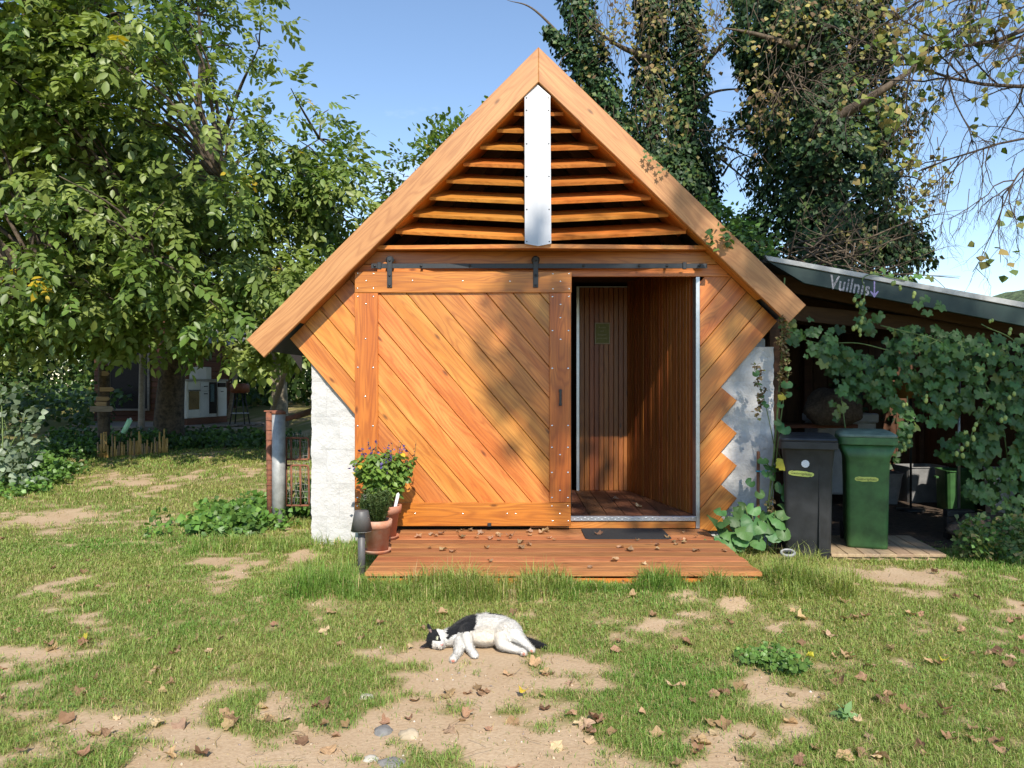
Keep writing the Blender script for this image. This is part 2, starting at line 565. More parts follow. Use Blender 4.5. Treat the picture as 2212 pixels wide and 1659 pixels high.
M_BARK = plain('bark', (0.13, 0.095, 0.065), 0.95, nscale=14, namp=0.5, bump=0.9, bscale=26, bdist=0.02)
M_BARKPALE = plain('bark_pale', (0.36, 0.30, 0.21), 0.9, nscale=9, namp=0.45, bump=0.5, bscale=20, bdist=0.01)
M_TWIG = plain('twig', (0.085, 0.06, 0.042), 0.9, nscale=30, namp=0.3, bump=0)
M_TWIG2 = plain('dead_twig', (0.24, 0.18, 0.11), 0.9, nscale=30, namp=0.3, bump=0)
M_BRANCH = plain('ivy_tree_branch', (0.15, 0.11, 0.072), 0.9, nscale=30, namp=0.4, bump=0)
M_STEM = plain('plant_stem', (0.14, 0.20, 0.05), 0.7, nscale=30, namp=0.3, bump=0)
M_LEAF = leafmat('tree_leaf', 0.34, 0.42)
M_IVY = leafmat('ivy_leaf', 0.15, 0.5, spec=0.3)
M_AUT = leafmat('autumn_leaf', 0.35, 0.6)
M_GRASS = leafmat('grass_blade', 0.38, 0.55)
M_HOP = leafmat('hop_leaf', 0.3, 0.5, attr=False, col=(0.085, 0.165, 0.042))
M_GOURD = leafmat('gourd_leaf', 0.25, 0.5, attr=False, col=(0.085, 0.19, 0.055))
M_YELLOWLEAF = leafmat('yellowing_leaf', 0.35, 0.55, attr=False, col=(0.60, 0.50, 0.06))
M_DRY = [leafmat('dry_leaf_tan', 0.2, 0.75, attr=False, col=(0.42, 0.265, 0.145)),
         leafmat('dry_leaf_brown', 0.15, 0.8, attr=False, col=(0.26, 0.155, 0.08)),
         leafmat('dry_leaf_pale', 0.2, 0.75, attr=False, col=(0.52, 0.36, 0.22))]
M_CONE = plain('hop_cone_green', (0.42, 0.50, 0.13), 0.6, nscale=70, namp=0.3, bump=0.4)
M_TARP = plain('grey_tarp', (0.26, 0.25, 0.225), 0.8, nscale=6, namp=0.2, bump=0.1)
M_CLOTHDARK = plain('dark_cloth_and_bay_shade', (0.035, 0.026, 0.022), 0.9, nscale=60, namp=0.3, bump=0.1)
M_UNIT = plain('white_cabinet', (0.66, 0.66, 0.64), 0.45, nscale=5, namp=0.08, bump=0)
M_CREAM = plain('cream_enamel', (0.62, 0.60, 0.52), 0.4, nscale=5, namp=0.08, bump=0)
M_GLASS = plain('black_glass', (0.008, 0.009, 0.011), 0.08, nscale=5, namp=0.1, bump=0)
M_WORKTOP = plain('stone_worktop', (0.36, 0.34, 0.30), 0.5, nscale=50, namp=0.3, bump=0)
M_STOOL = plain('brown_leather', (0.24, 0.075, 0.03), 0.5, nscale=20, namp=0.3, bump=0.1)
M_TOWEL = plain('checked_towel', (0.17, 0.27, 0.30), 0.9, nscale=60, namp=0.5, bump=0.2)
M_MINT = plain('mint_tube', (0.48, 0.86, 0.56), 0.4, nscale=10, namp=0.06, bump=0)
M_STONE = [plain('stone_buff', (0.50, 0.40, 0.27), 0.9, nscale=18, namp=0.3, bump=0.4),
           plain('stone_grey', (0.24, 0.23, 0.215), 0.9, nscale=18, namp=0.3, bump=0.4),
           plain('stone_white', (0.46, 0.42, 0.35), 0.9, nscale=18, namp=0.2, bump=0.4)]
M_BLUE = plain('blue_twine', (0.03, 0.32, 0.46), 0.6, nscale=40, namp=0.1, bump=0)
M_PLASTICW = plain('white_crate_plastic', (0.52, 0.53, 0.54), 0.5, nscale=10, namp=0.15, bump=0)
M_GREYP = plain('grey_tub_and_shaded_crate', (0.26, 0.26, 0.26), 0.5, nscale=10, namp=0.2, bump=0)
M_BURLAP = plain('brown_sack', (0.17, 0.12, 0.085), 0.95, nscale=40, namp=0.4, bump=0.4)
M_SHADE = plain('amber_lamp_shade', (0.32, 0.16, 0.02), 0.7, nscale=20, namp=0.2, bump=0.1)
M_CLEAR = plain('clear_red_globe', (0.55, 0.50, 0.48), 0.12, nscale=10, namp=0.1, bump=0, coat=0.5)
M_RED = plain('red_print', (0.55, 0.035, 0.025), 0.4, nscale=30, namp=0.3, bump=0)
M_SIGN = plain('olive_sign_print', (0.20, 0.20, 0.045), 0.6, nscale=30, namp=0.15, bump=0)
M_SIGNF = plain('sign_frame', (0.42, 0.34, 0.22), 0.5, nscale=30, namp=0.15, bump=0)
M_CREAMTXT = plain('cream_sign_text', (0.55, 0.50, 0.34), 0.6, nscale=30, namp=0.1, bump=0)

# ------------------------------------------------------------------ ground
SAND = []
def sand(px, py, rx, ry, s=1.0):
    x, y = G(px, py)
    SAND.append((x, y, rx * y / FPX, ry * y * y / (FPX * EYE), s))
for a in [(1000, 1465, 165, 50, .92), (960, 1400, 110, 34, .9), (880, 1600, 300, 54, .80), (700, 1540, 120, 50, .6), (1000, 1660, 480, 34, .8), (330, 1610, 210, 34, .75),
          (560, 1655, 300, 22, .6), (1330, 1660, 290, 34, .85), (1580, 1590, 170, 34, .75), (1740, 1650, 150, 20, .7), (1640, 1420, 70, 16, .5),
          (820, 1410, 60, 20, .8), (860, 1350, 80, 18, .5), (540, 1205, 170, 24, .5), (170, 1120, 150, 22, .55), (260, 1065, 90, 10, .55), (1380, 1345, 60, 13, .5),
          (1190, 1430, 90, 26, .5), (1700, 1500, 80, 24, .5), (1270, 1620, 90, 30, .6), (2000, 1420, 60, 14, .35), (1950, 1240, 190, 18, .8)]:
    sand(*a)

def gz(x, y):
    x = np.asarray(x, float); y = np.asarray(y, float)
    left = 1 / (1 + np.exp((x + 2.2) * 3.0))
    rise = 0.062 * np.clip(y - 7.6, 0, 12) * left + 0.02 * np.clip(y - 12, 0, 30) * (1 - left)
    b = (fbm(x * 1.3, y * 1.3, 3, 3) - 0.45) * 0.05 + (fbm(x * 6, y * 6, 9, 2) - 0.37) * 0.012
    berm = .075 * np.exp(-((y - 4.90) / .36) ** 2) / (1 + np.exp(-(x + 1.6) * 7)) / (1 + np.exp((x - 2.2) * 7))
    return rise + berm + b * np.clip(1.2 - np.abs(y - 5) / 30, 0, 1) * (1 - 0.8 * sandiness(x, y))

def sandiness(x, y):
    m = np.zeros_like(np.asarray(x, float))
    n = fbm(x * 2.6, y * 2.6, 21, 4) - 0.47
    n2 = fbm(x * 9, y * 9, 51, 3) - 0.44
    for cx, cy, rx, ry, s in SAND:
        d = np.sqrt(((x - cx) / rx) ** 2 + ((y - cy) / ry) ** 2)
        m = np.maximum(m, s * np.clip(1.5 - d, 0, 1))
    return np.clip(m * 0.92 + n * 2.3 + n2 * 2.3 - 0.10, 0, 1)

def axis(lo, hi, step, far, grow=1.22):
    c = list(np.arange(lo, hi, step))
    a, s = c[0], step; lft = []
    while a > -far:
        s *= grow; a -= s; lft.append(a)
    b, s = c[-1], step; rgt = []
    while b < far:
        s *= grow; b += s; rgt.append(b)
    return np.array(lft[::-1] + c + rgt)
gx = axis(-6.5, 5.0, 0.075, 900)
gy = axis(1.6, 12.5, 0.065, 900)
XX, YY = np.meshgrid(gx, gy)
ZZ = gz(XX, YY)
V = np.stack([XX, YY, ZZ], -1).reshape(-1, 3)
nx, ny = len(gx), len(gy)
i = np.arange(ny - 1)[:, None]; j = np.arange(nx - 1)[None]
a = i * nx + j
L = np.stack([a, a + 1, a + nx + 1, a + nx], 2).reshape(-1)
sd = sandiness(V[:, 0], V[:, 1])
me = mesh_np('ground', V, L, np.full((nx - 1) * (ny - 1), 4), True, np.repeat(sd[:, None], 3, 1))
def groundmat():
    w = NT('sandy_lawn_soil')
    tcx = w.n('ShaderNodeTexCoord'); vec = tcx.outputs['Object']
    at = w.n('ShaderNodeAttribute'); at.attribute_name = 'Col'
    f1 = w.noise(vec, 3.0, 5, 0.6); f2 = w.noise(vec, 60, 4, 0.6); f3 = w.noise(vec, 240, 2, 0.5)
    sandc = w.mix(w.ramp(f1, [(0.3, 0.0), (0.7, 1.0)]), (0.49, 0.365, 0.235), (0.41, 0.29, 0.175))
    sandc = w.mix(w.ramp(f2, [(0.42, 0.0), (0.7, 0.5)]), sandc, (0.29, 0.185, 0.105))
    sandc = w.mix(w.ramp(f3, [(0.6, 0.0), (0.72, 0.6)]), sandc, (0.55, 0.43, 0.30))
    th = w.mix(w.ramp(f2, [(0.35, 0.0), (0.65, 1.0)]), (0.15, 0.13, 0.045), (0.28, 0.215, 0.10))
    far = w.mix(w.ramp(f1, [(0.35, 0.0), (0.65, 1.0)]), (0.11, 0.14, 0.032), (0.17, 0.18, 0.05))
    th = w.mix(0.45, th, far)
    c = w.mix(w.ramp(at.outputs['Fac'], [(0.02, 0.0), (0.55, 1.0)]), th, sandc)
    w.l(c, w.p.inputs['Base Color']); w.p.inputs['Roughness'].default_value = 0.95
    w.p.inputs['Specular IOR Level'].default_value = 0.1
    w.bump(w.math('ADD', f2, w.math('MULTIPLY', f1, 0.8)), 0.35, 0.012)
    return w.m
M_GROUND = groundmat()
add('ground', me, None, M_GROUND, kind='structure')

# distant wooded hill
hx = np.linspace(60, 420, 120); hy = np.linspace(150, 420, 50)
HX, HY = np.meshgrid(hx, hy)
HZ = 41 * np.exp(-((HX - 205) / 42) ** 2) * np.clip((HY - 150) / 110, 0, 1) ** 0.7 + (fbm(HX * .08, HY * .08, 5, 4) - .45) * 6 + (fbm(HX * .35, HY * .35, 6, 2) - .4) * 5 - 3
V = np.stack([HX, HY, HZ], -1).reshape(-1, 3)
i = np.arange(49)[:, None]; j = np.arange(119)[None]; a = i * 120 + j
me = mesh_np('hill', V, np.stack([a, a + 1, a + 121, a + 120], 2).reshape(-1), np.full(49 * 119, 4), True)
add('hill', me, None, plain('hill_woodland', (0.15, 0.21, 0.085), 0.95, nscale=0.35, namp=0.45, bump=1.0, bscale=0.9, bdist=2.0), kind='structure')
#@@HOUSE@@
# ------------------------------------------------------------------ the wooden gabled building
FY = 6.40                              # plane of the wall front
house = thing('garden_cottage', (0.2, FY, 0), 'orange timber gabled cottage with white rendered base walls and open doorway', 'cottage')
AX, AZ = 0.213, 4.061                  # ridge, outer edge of the barge boards
SL, SR = 1.003, 0.965                  # slopes of the two roof sides
def roofz(x, off=0.0):
    return AZ - off - ((AX - x) * SL if x < AX else (x - AX) * SR)
def roofx(z, side, off=0.0):
    return AX - (AZ - off - z) / SL if side < 0 else AX + (AZ - off - z) / SR

# walls: rough white blocks
wall = box('wall', -1.26, 0.50, 6.45, 6.55, 0.0, 2.24, M_BLACKGAP, house)
def rough_block(x0, x1, z0, z1, yf, depth, seed, left_free=False, right_free=False):
    st = 0.016
    nx_ = max(4, int((x1 - x0) / st)); nz_ = max(4, int((z1 - z0) / st))
    xs = np.linspace(x0, x1, nx_); zs = np.linspace(z0, z1, nz_)
    X, Z = np.meshgrid(xs, zs)
    e = np.minimum.reduce([(X - x0) if not left_free else X * 0 + 1, (x1 - X) if not right_free else X * 0 + 1, Z - z0, z1 - Z])
    d = (fbm(X * 9, Z * 9, 3, 4) - .45) * .022 + (fbm(X * 28, Z * 28, 8, 3) - .43) * .008
    rec = np.clip(1 - e / 0.014, 0, 1) * np.clip(fbm(X * 4, Z * 4, 40 + seed, 2) - .36, 0, 1) * .008
    Yv = yf - d * 1.15 + rec
    if left_free: X[:, 0] += (fbm(zs * 22, zs * 3, 11, 3) - .45) * .022
    if right_free: X[:, -1] += (fbm(zs * 22, zs * 3, 12, 3) - .45) * .022
    V = np.stack([X, Yv, Z], -1).reshape(-1, 3)
    ii = np.arange(nz_ - 1)[:, None]; jj = np.arange(nx_ - 1)[None]
    a = ii * nx_ + jj
    L = np.stack([a, a + 1, a + nx_ + 1, a + nx_], 2).reshape(-1)
    Z4 = np.full((nx_ - 1) * (nz_ - 1), 4)
    # border skirt going back
    b = list(range(nx_)) + [k * nx_ + nx_ - 1 for k in range(1, nz_)] + list(range(nz_ * nx_ - 2, (nz_ - 1) * nx_ - 1, -1)) + [k * nx_ for k in range(nz_ - 2, 0, -1)]
    n0 = len(V); bb = V[b].copy(); bb[:, 1] = yf + depth
    V = np.concatenate([V, V[b], bb]); n1 = n0 + len(b)
    m = len(b)
    q = []
    for k in range(m):
        k2 = (k + 1) % m
        q += [n0 + k2, n0 + k, n1 + k, n1 + k2]
    L = np.concatenate([L, np.array(q), n1 + np.arange(m)[::-1]])
    Z4 = np.concatenate([Z4, np.full(m, 4), [m]])
    return mesh_np('block', V - np.array([x0, yf, z0]), L, Z4, True), Vector((x0, yf, z0))
zc = [-0.05, 0.24, 0.52, 0.80, 1.08, 1.37, 1.66]
for sgn in (-1, 1):
    xa, xb = (-1.675, -1.25) if sgn < 0 else (1.56, 2.187)
    for k in range(len(zc) - 1):
        z0, z1 = zc[k] + 0.0004, zc[k + 1] - 0.0004
        cut = xa + (xb - xa) * (0.55 if k % 2 else 0.30)
        for (u0, u1, lf, rf) in ((xa, cut - .0004, sgn < 0, False), (cut + .0004, xb, False, sgn > 0)):
            me, o3 = rough_block(u0, u1, z0, z1, FY + 0.028, 0.16, k * 3 + (5 if sgn > 0 else 0), lf, rf)
            add('block', me, wall, M_WALL, o3)
box('side_wall', -1.665, -1.45, FY + 0.19, 11.0, 0, 1.70, M_WALL, house, 0.01)
box('side_wall', 1.98, 2.17, FY + 0.19, 11.0, 0, 1.74, M_WALL, house, 0.01)

# diagonal cladding
TH = R(49.5)
def clad(region, anchor, u, w, name, y_back, t, mat, parent, gap=0.004, kmin=-12, kmax=12):
    """boards of width w along u (xz-plane), one board edge through anchor, clipped to convex region"""
    u = Vector(u).normalized(); v = Vector((-u.y, u.x))
    out = []
    for k in range(kmin, kmax):
        lo, hi = k * w + gap / 2, (k + 1) * w - gap / 2
        poly = list(region)
        a = anchor.dot(v)
        poly = clip_half(poly, (v.x, v.y), a + hi)
        if len(poly) > 2: poly = clip_half(poly, (-v.x, -v.y), -(a + lo))
        if len(poly) < 3 or abs(area2(poly)) < 0.004: continue
        c = Vector((sum(p[0] for p in poly) / len(poly), sum(p[1] for p in poly) / len(poly)))
        base = c - v * (c.dot(v) - (a + (lo + hi) / 2))
        loc = [((Vector(p) - base).dot(u), (Vector(p) - base).dot(v)) for p in poly]
        M = frame((base.x, y_back, base.y), (u.x, 0, u.y), (0, -1, 0))
        out.append(add(name, prism(name, loc, t, 0.0035), parent, mat, M))
    return out
dl = (math.cos(TH), -math.sin(TH)); dr = (math.cos(TH), math.sin(TH))
c0 = Vector((-1.852, 1.733))
xr = -1.27
regL = [(c0.x, c0.y), (xr, c0.y - (xr - c0.x) * math.tan(TH)), (xr, roofz(xr, .27)), (roofx(c0.y, -1, .27), c0.y)]
clad(regL, c0, dl, 0.175, 'cladding_board', FY + 0.012, 0.024, M_CLAD, house)
# right side: long boards up to the roof, then toothed ends
t0 = Vector((PX(1558.3, FY), PZ(834.7, FY)))
uu = Vector(dr); vv = Vector((-uu.y, uu.x))
xj = 1.558
reg = [(xj, -1.0), (3.2, -1.0), (3.2, 3.0), (xj, 3.0)]
# region above lower edge of the big triangle and beneath the roof
regR = [(xj, roofz(xj, .27)), (xj, t0.y - (t0.x - xj) * math.tan(TH)), (t0.x, t0.y), (2.6, t0.y + (2.6 - t0.x) * math.tan(TH))]
n_ = Vector((SR, 1)).normalized()
regR = clip_half(regR, (n_.x, n_.y), n_.dot(Vector((AX, AZ - .27))))
lint = PZ(598, FY)
regR = clip_half(regR, (0, 1), lint)
clad(regR, t0, dr, 0.1755, 'cladding_board', FY + 0.012, 0.024, M_CLAD, house)
for k in range(5):
    w_ = 0.1755
    up = t0 - vv * (w_ * k + 0.002)
    # every board ends square; the tooth tip stays on one vertical line
    s_tip = (t0.x + 0.130 - (up - vv * w_).x) / uu.x
    p_hi = up; lo_ = up - vv * (w_ - 0.004)
    poly = [p_hi + uu * s_tip, p_hi - uu * 2.0, lo_ - uu * 2.0, lo_ + uu * s_tip]
    poly = [(p.x, p.y) for p in poly]
    poly = clip_half(poly, (-1, 0), -xj)
    poly = clip_half(poly, (0, -1), -0.13)
    if len(poly) < 3: continue
    mid = (up + lo_) / 2
    loc = [((Vector(p) - mid).dot(uu), (Vector(p) - mid).dot(vv)) for p in poly]
    add('cladding_board', prism('cladding_board', loc, 0.024, 0.0035), house, M_CLAD, frame((mid.x, FY + 0.012, mid.y), (uu.x, 0, uu.y), (0, -1, 0)))

# lintel
zl0, zl1 = lint, 2.452
for a, b in ((zl0, zl0 + 0.098), (zl0 + 0.101, zl1 - 0.002)):
    xl, xr2 = roofx(b, -1, .27), roofx(b, 1, .27)
    xl0, xr0 = roofx(a, -1, .27), roofx(a, 1, .27)
    M = frame((0, FY + 0.012, a), (1, 0, 0), (0, -1, 0))
    add('lintel_board', prism('lintel_board', [(xl0, 0), (xr0, 0), (xr2, b - a), (xl, b - a)], 0.030, 0.003), house, M_CLAD, M)

# roof slabs and barge boards
def slab(name, side, y0, y1, o0, o1, zend, mat, parent, b=0.0, extra=0.0):
    """strip parallel to a roof side, between vertical offsets o0..o1 below the ridge line"""
    s = SL if side < 0 else SR
    xe = AX - (AZ - zend) / s if side < 0 else AX + (AZ - zend) / s
    u = Vector((xe - AX, zend - AZ)).normalized()
    nn = Vector((-u.y, u.x)); nn = nn if nn.y < 0 else -nn
    perp = (o1 - o0) * abs(u.x)
    p0 = Vector((AX, AZ - o0)); p1 = Vector((xe, zend)) + nn * (o0 * abs(u.x))
    q1 = p1 + nn * perp; q0 = Vector((AX, AZ - o1))
    M = frame((AX, y1, AZ - o0), (u.x, 0, u.y), (0, -1, 0))
    loc = []
    vy = Vector((M.to_3x3() @ Vector((0, 1, 0))).xz)
    for p in (p0, p1, q1, q0):
        d = p - p0
        loc.append((d.dot(u), d.dot(vy)))
    return add(name, prism(name, loc, y1 - y0, max(b, 0.001)), parent, mat, M)
ZL, ZR = 1.704, 1.984
slab('barge_board', -1, 6.185, 6.225, 0.0, 0.281, ZL, M_BARGE, house, 0.005)
slab('barge_board', 1, 6.185, 6.225, 0.0, 0.281, ZR, M_BARGE, house, 0.005)
rl = slab('roof', -1, 6.227, 11.2, 0.015, 0.235, ZL + 0.03, M_ROOF, house)
rr = slab('roof', 1, 6.227, 11.2, 0.015, 0.235, ZR + 0.03, M_ROOF, house)
# soffit frame boards seen under the barge
slab('soffit_board', -1, 6.24, 6.60, 0.238, 0.285, 2.47 + .285, M_CLAD, house, 0.003)
slab('soffit_board', 1, 6.24, 6.60, 0.238, 0.285, 2.47 + .285, M_CLAD, house, 0.003)
slab('soffit_strip', -1, 6.25, 6.372, 0.238, 0.275, ZL + .28, M_CLAD, house, 0.003)
slab('soffit_strip', 1, 6.25, 6.372, 0.238, 0.275, ZR + .20, M_CLAD, house, 0.003)
# attic: rafters, floor and back panel
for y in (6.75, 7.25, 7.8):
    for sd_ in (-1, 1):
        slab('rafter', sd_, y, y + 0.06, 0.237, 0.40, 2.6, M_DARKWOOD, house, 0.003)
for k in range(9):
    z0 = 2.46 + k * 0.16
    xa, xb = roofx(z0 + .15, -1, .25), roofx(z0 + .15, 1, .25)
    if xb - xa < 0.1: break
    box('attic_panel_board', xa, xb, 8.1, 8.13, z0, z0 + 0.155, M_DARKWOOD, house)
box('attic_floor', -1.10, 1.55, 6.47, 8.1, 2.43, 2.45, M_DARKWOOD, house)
box('back_wall', -1.45, 1.98, 10.8, 10.95, 0, 2.42, M_WALL, house)
# bowed sill
sx0, sx1 = roofx(2.45, -1, .27) + .0, roofx(2.45, 1, .27)
pl = [(sx0, 6.42, 0), (sx0, 6.30, 0), (0.205, 6.065, -.03), (sx1, 6.30, 0), (sx1, 6.42, 0)]
v = [(x, y, 2.484 + dz_) for x, y, dz_ in pl] + [(x, y, 2.452 + dz_) for x, y, dz_ in pl]
f = [(0, 1, 2, 4), (2, 3, 4), (9, 7, 6, 5), (9, 8, 7)] + [(i, i + 5, (i + 1) % 5 + 5, (i + 1) % 5) for i in range(5)]
add('sill', mesh('sill', [Vector(p) - Vector(v[0]) for p in v], f), house, M_CLAD, Vector(v[0]))
# louvre slats
TL = R(24.5)
for sd_ in (-1, 1):
    for k in range(8):
        ze = 2.606 + 0.1385 * k
        Dc = 0.10 + 0.215 * (1 - k / 8.5)
        De = 0.10
        zc_ = ze - (Dc - De) * math.tan(TL)
        wd, th = 0.30, 0.026
        xc = 0.205 + sd_ * 0.085
        xf = roofx(ze, sd_, .285)
        xb = roofx(ze + wd * math.sin(TL), sd_, .285)
        if (xf - xc) * sd_ < 0.02: continue
        if (xb - xc) * sd_ < 0.004: xb = xc + sd_ * 0.004
        def pt(x, D, z, back): return (x, FY - D + (wd * math.cos(TL) if back else 0), z + (wd * math.sin(TL) if back else 0))
        tn = Vector((0, math.sin(TL), -math.cos(TL))) * th      # thickness goes down-back
        top = [Vector(pt(xf, De, ze, 0)), Vector(pt(xc, Dc, zc_, 0)), Vector(pt(xc, Dc, zc_, 1)), Vector(pt(xb, De, ze, 1))]
        bot = [p + tn for p in top]
        if sd_ > 0: top, bot = top[::-1], bot[::-1]
        v = top + bot
        f = [(0, 1, 2, 3), (7, 6, 5, 4)] + [(i, i + 4, (i + 1) % 4 + 4, (i + 1) % 4) for i in range(4)]
        org = v[0].copy()
        add('louvre_slat', mesh('louvre_slat', [p - org for p in v], f), house, M_CLAD, org)
# white ridge plate, folded, leaning out at the foot
def platep(dx, z, fold):
    t = (3.79 - z) / (3.79 - 2.42)
    return (0.205 + dx, 6.222 - 0.004 - t * 0.170 - fold, z)
hw = 0.104
fr = [(-hw, 2.455, 0), (0, 2.432, .014), (hw, 2.455, 0), (hw, 3.675, 0), (0, 3.775, .004), (-hw, 3.675, 0)]
f_ = [Vector(platep(*p)) for p in fr]
b_ = [p + Vector((0, 0.03, 0)) for p in f_]
v = f_ + b_
f = [(0, 1, 4, 5), (1, 2, 3, 4), (11, 10, 7, 6), (10, 9, 8, 7)] + [(i, i + 6, (i + 1) % 6 + 6, (i + 1) % 6) for i in range(6)]
plate = add('ridge_plate', mesh('ridge_plate', [p - f_[1] for p in v], f), house, M_WHITE, f_[1])
def dots(name, pts, r, mat, parent, ny=(0, -1, 0), h=0.5):
    """low domed heads on a face that looks towards -y"""
    tv = [(0, 0, h)]; tf = []
    n = 8
    for ring, (rr_, zz) in enumerate(((0.6, .8 * h), (1.0, 0.0))):
        for k in range(n):
            a = 2 * math.pi * k / n
            tv.append((rr_ * math.cos(a), rr_ * math.sin(a), zz))
    for k in range(n):
        k2 = (k + 1) % n
        tf.append((0, 1 + k, 1 + k2)); tf.append((1 + k, 1 + n + k, 1 + n + k2, 1 + k2))
    pos = np.array([tuple(p) for p in pts]); N = len(pos)
    rot = np.repeat(np.array([[[1, 0, 0], [0, 0, -1], [0, 1, 0]]], float), N, 0)
    V, L, Z, _ = scatter(tv, tf, pos, rot, np.full(N, r))
    o = Vector(pts[0])
    return add(name, mesh_np(name, V - np.array(o), L, Z, True), parent, mat, o, kind='stuff')
dots('screw_heads', [platep(s * 0.088, z, 0.001) for s in (-1, 1) for z in (3.655, 3.55, 3.27, 3.0, 2.73, 2.47)], 0.007, M_IRON, plate)

# sliding door ------------------------------------------------------
DY = 6.335
def dx(px): return PX(px, 6.31)
def dz(py): return PZ(py, 6.31)
X0, X1, Z0, Z1 = dx(767), dx(1234.5), dz(1136), dz(587)
xi0, xi1, zi0, zi1 = dx(817), dx(1187), dz(1085), dz(633)
door = box('sliding_door', X0 + .01, X1 - .01, DY, DY + 0.012, Z0 + .01, Z1 - .01, M_BLACKGAP, house, 0.002,)
door['label'] = 'sliding door of diagonal orange boards in a studded frame'
pad = 0.01
clad([(xi0 - pad, zi0 - pad), (xi1 + pad, zi0 - pad), (xi1 + pad, zi1 + pad), (xi0 - pad, zi1 + pad)], Vector((dx(878.7), dz(634.7))), dl, 0.1665, 'diagonal_board', DY, 0.020, M_CLAD, door)
board('top_rail', (X0, DY, (zi1 + Z1) / 2), (X1, DY, (zi1 + Z1) / 2), Z1 - zi1 - .002, 0.042, (0, -1, 0), M_FRAME, door)
board('bottom_rail', (X0, DY, (zi0 + Z0) / 2), (X1 - .006, DY, (zi0 + Z0) / 2), zi0 - Z0 - .002, 0.042, (0, -1, 0), M_FRAME, door)
board('stile', ((X0 + xi0) / 2, DY, zi0 + .001), ((X0 + xi0) / 2, DY, zi1 - .001), xi0 - X0, 0.040, (0, -1, 0), M_FRAME, door)
board('stile', ((X1 - .006 + xi1) / 2, DY, zi0 + .001), ((X1 - .006 + xi1) / 2, DY, zi1 - .001), X1 - .006 - xi1, 0.040, (0, -1, 0), M_FRAME, door)
def c4(cx, cy): return (691.2 + cx * .41665, 547.2 + cy * .41665)
riv = [(195, 105), (278, 107), (241, 144), (195, 183), (278, 183), (481, 143), (740, 145), (985, 146), (1207, 108), (1291, 107), (1246, 147), (1207, 186), (1291, 186),
       (198, 225), (278, 225), (240, 263), (238, 444), (198, 592), (277, 593), (236, 743), (197, 895), (276, 895),
       (1205, 226), (1290, 226), (1247, 266), (1246, 335), (1247, 447), (1205, 402), (1288, 402), (1204, 597), (1286, 597), (1203, 893), (1286, 893), (1202, 1006), (1285, 1006),
       (1244, 1044), (1202, 1136), (1285, 1136), (1244, 1229), (1202, 1266), (1285, 1266), (1202, 1309), (1285, 1309), (1243, 1349), (1205, 1386), (1286, 1386),
       (495, 1348), (741, 1349), (970, 1349), (1013, 1349), (195, 1266), (195, 1309), (278, 1309), (238, 1349)]
pts = []
for cx, cy in riv:
    px, py = c4(cx, cy)
    px = max(px, 773)
    pts.append((dx(px), DY - 0.0405, dz(py)))
dots('rivets', pts, 0.0078, M_STUD, door)
# pull handle
hx_, hz0, hz1 = dx(c4(1245, 0)[0]), dz(c4(0, 790)[1]), dz(c4(0, 705)[1])
box('handle', hx_ - .010, hx_ + .010, DY - .078, DY - .064, hz0, hz1, M_IRON, door, 0.003)
for z in (hz0 + .012, hz1 - .012):
    box('handle_foot', hx_ - .012, hx_ + .012, DY - .066, DY - .0405, z - .012, z + .012, M_IRON, door, 0.002)
# floor guide and draught latch
gx_, gz_ = dx(c4(879, 0)[0]), dz(c4(0, 1404)[1])
box('floor_guide', gx_ - .016, gx_ + .016, DY - .062, DY - .043, gz_ - .014, gz_ + .014, M_IRON, door, 0.003)
# hangers with rollers
for px in (842.5, 1157):
    xh = dx(px)
    hg = box('hanger', xh - .021, xh + .021, DY - .052, DY - .0435, dz(622), dz(556), M_IRON, door, 0.003)
    tubes('roller', [([(xh, DY - .040, dz(562)), (xh, DY - .012, dz(562))], [.034, .034], 20)], M_IRON, hg, Matrix.Translation((xh, DY - .03, dz(562))))
    dots('bolt', [(xh, DY - .0525, dz(p)) for p in (564, 596, 617)], 0.011, M_IRON, hg, h=0.9)
# track
box('track_rail', dx(802), dx(1527), DY - 0.036, DY - 0.026, dz(580), dz(569.5), M_IRON, house, 0.0015)
for px in (810, 910, 1015, 1260, 1380, 1440, 1510):
    tubes('rail_bolt', [([(dx(px), DY - .044, dz(574.7)), (dx(px), FY - .018, dz(574.7))], [.011, .011], 10)], M_IRON, house, Matrix.Translation((dx(px), DY, dz(574.7))))
for px in (820, 1478):
    box('rail_stop', dx(px) - .016, dx(px) + .016, DY - .046, DY - .024, dz(582), dz(567), M_IRON, house, 0.003)

# doorway ------------------------------------------------------------
box('jamb', PX(1502, FY), PX(1510.5, FY), FY - 0.022, FY + 0.10, 0.152, lint - .002, M_ALU, house, 0.002)
FZ = 0.25
xo0, xo1 = 0.50, PX(1502, FY) - .001
# inner floor boards run away from the door
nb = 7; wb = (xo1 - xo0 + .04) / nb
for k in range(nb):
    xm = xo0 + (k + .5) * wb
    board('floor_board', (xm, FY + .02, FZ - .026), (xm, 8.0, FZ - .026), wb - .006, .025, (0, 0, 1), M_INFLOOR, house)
box('threshold', xo0 - .02, xo1, FY - 0.030, FY + 0.018, FZ - 0.036, FZ + 0.004, M_ALU, house, 0.003)
box('riser_board', xo0 - .35, xo1, FY - 0.016, FY + 0.010, 0.152, FZ - 0.040, M_CLAD, house, 0.003)
# checker lugs on the threshold
pts = [(xo0 + .02 + .028 * k, FY - 0.0305, FZ - .016 + (.006 if k % 2 else -.006)) for k in range(36)]
dots('tread_lugs', pts, 0.006, M_ALU, house, h=.35)
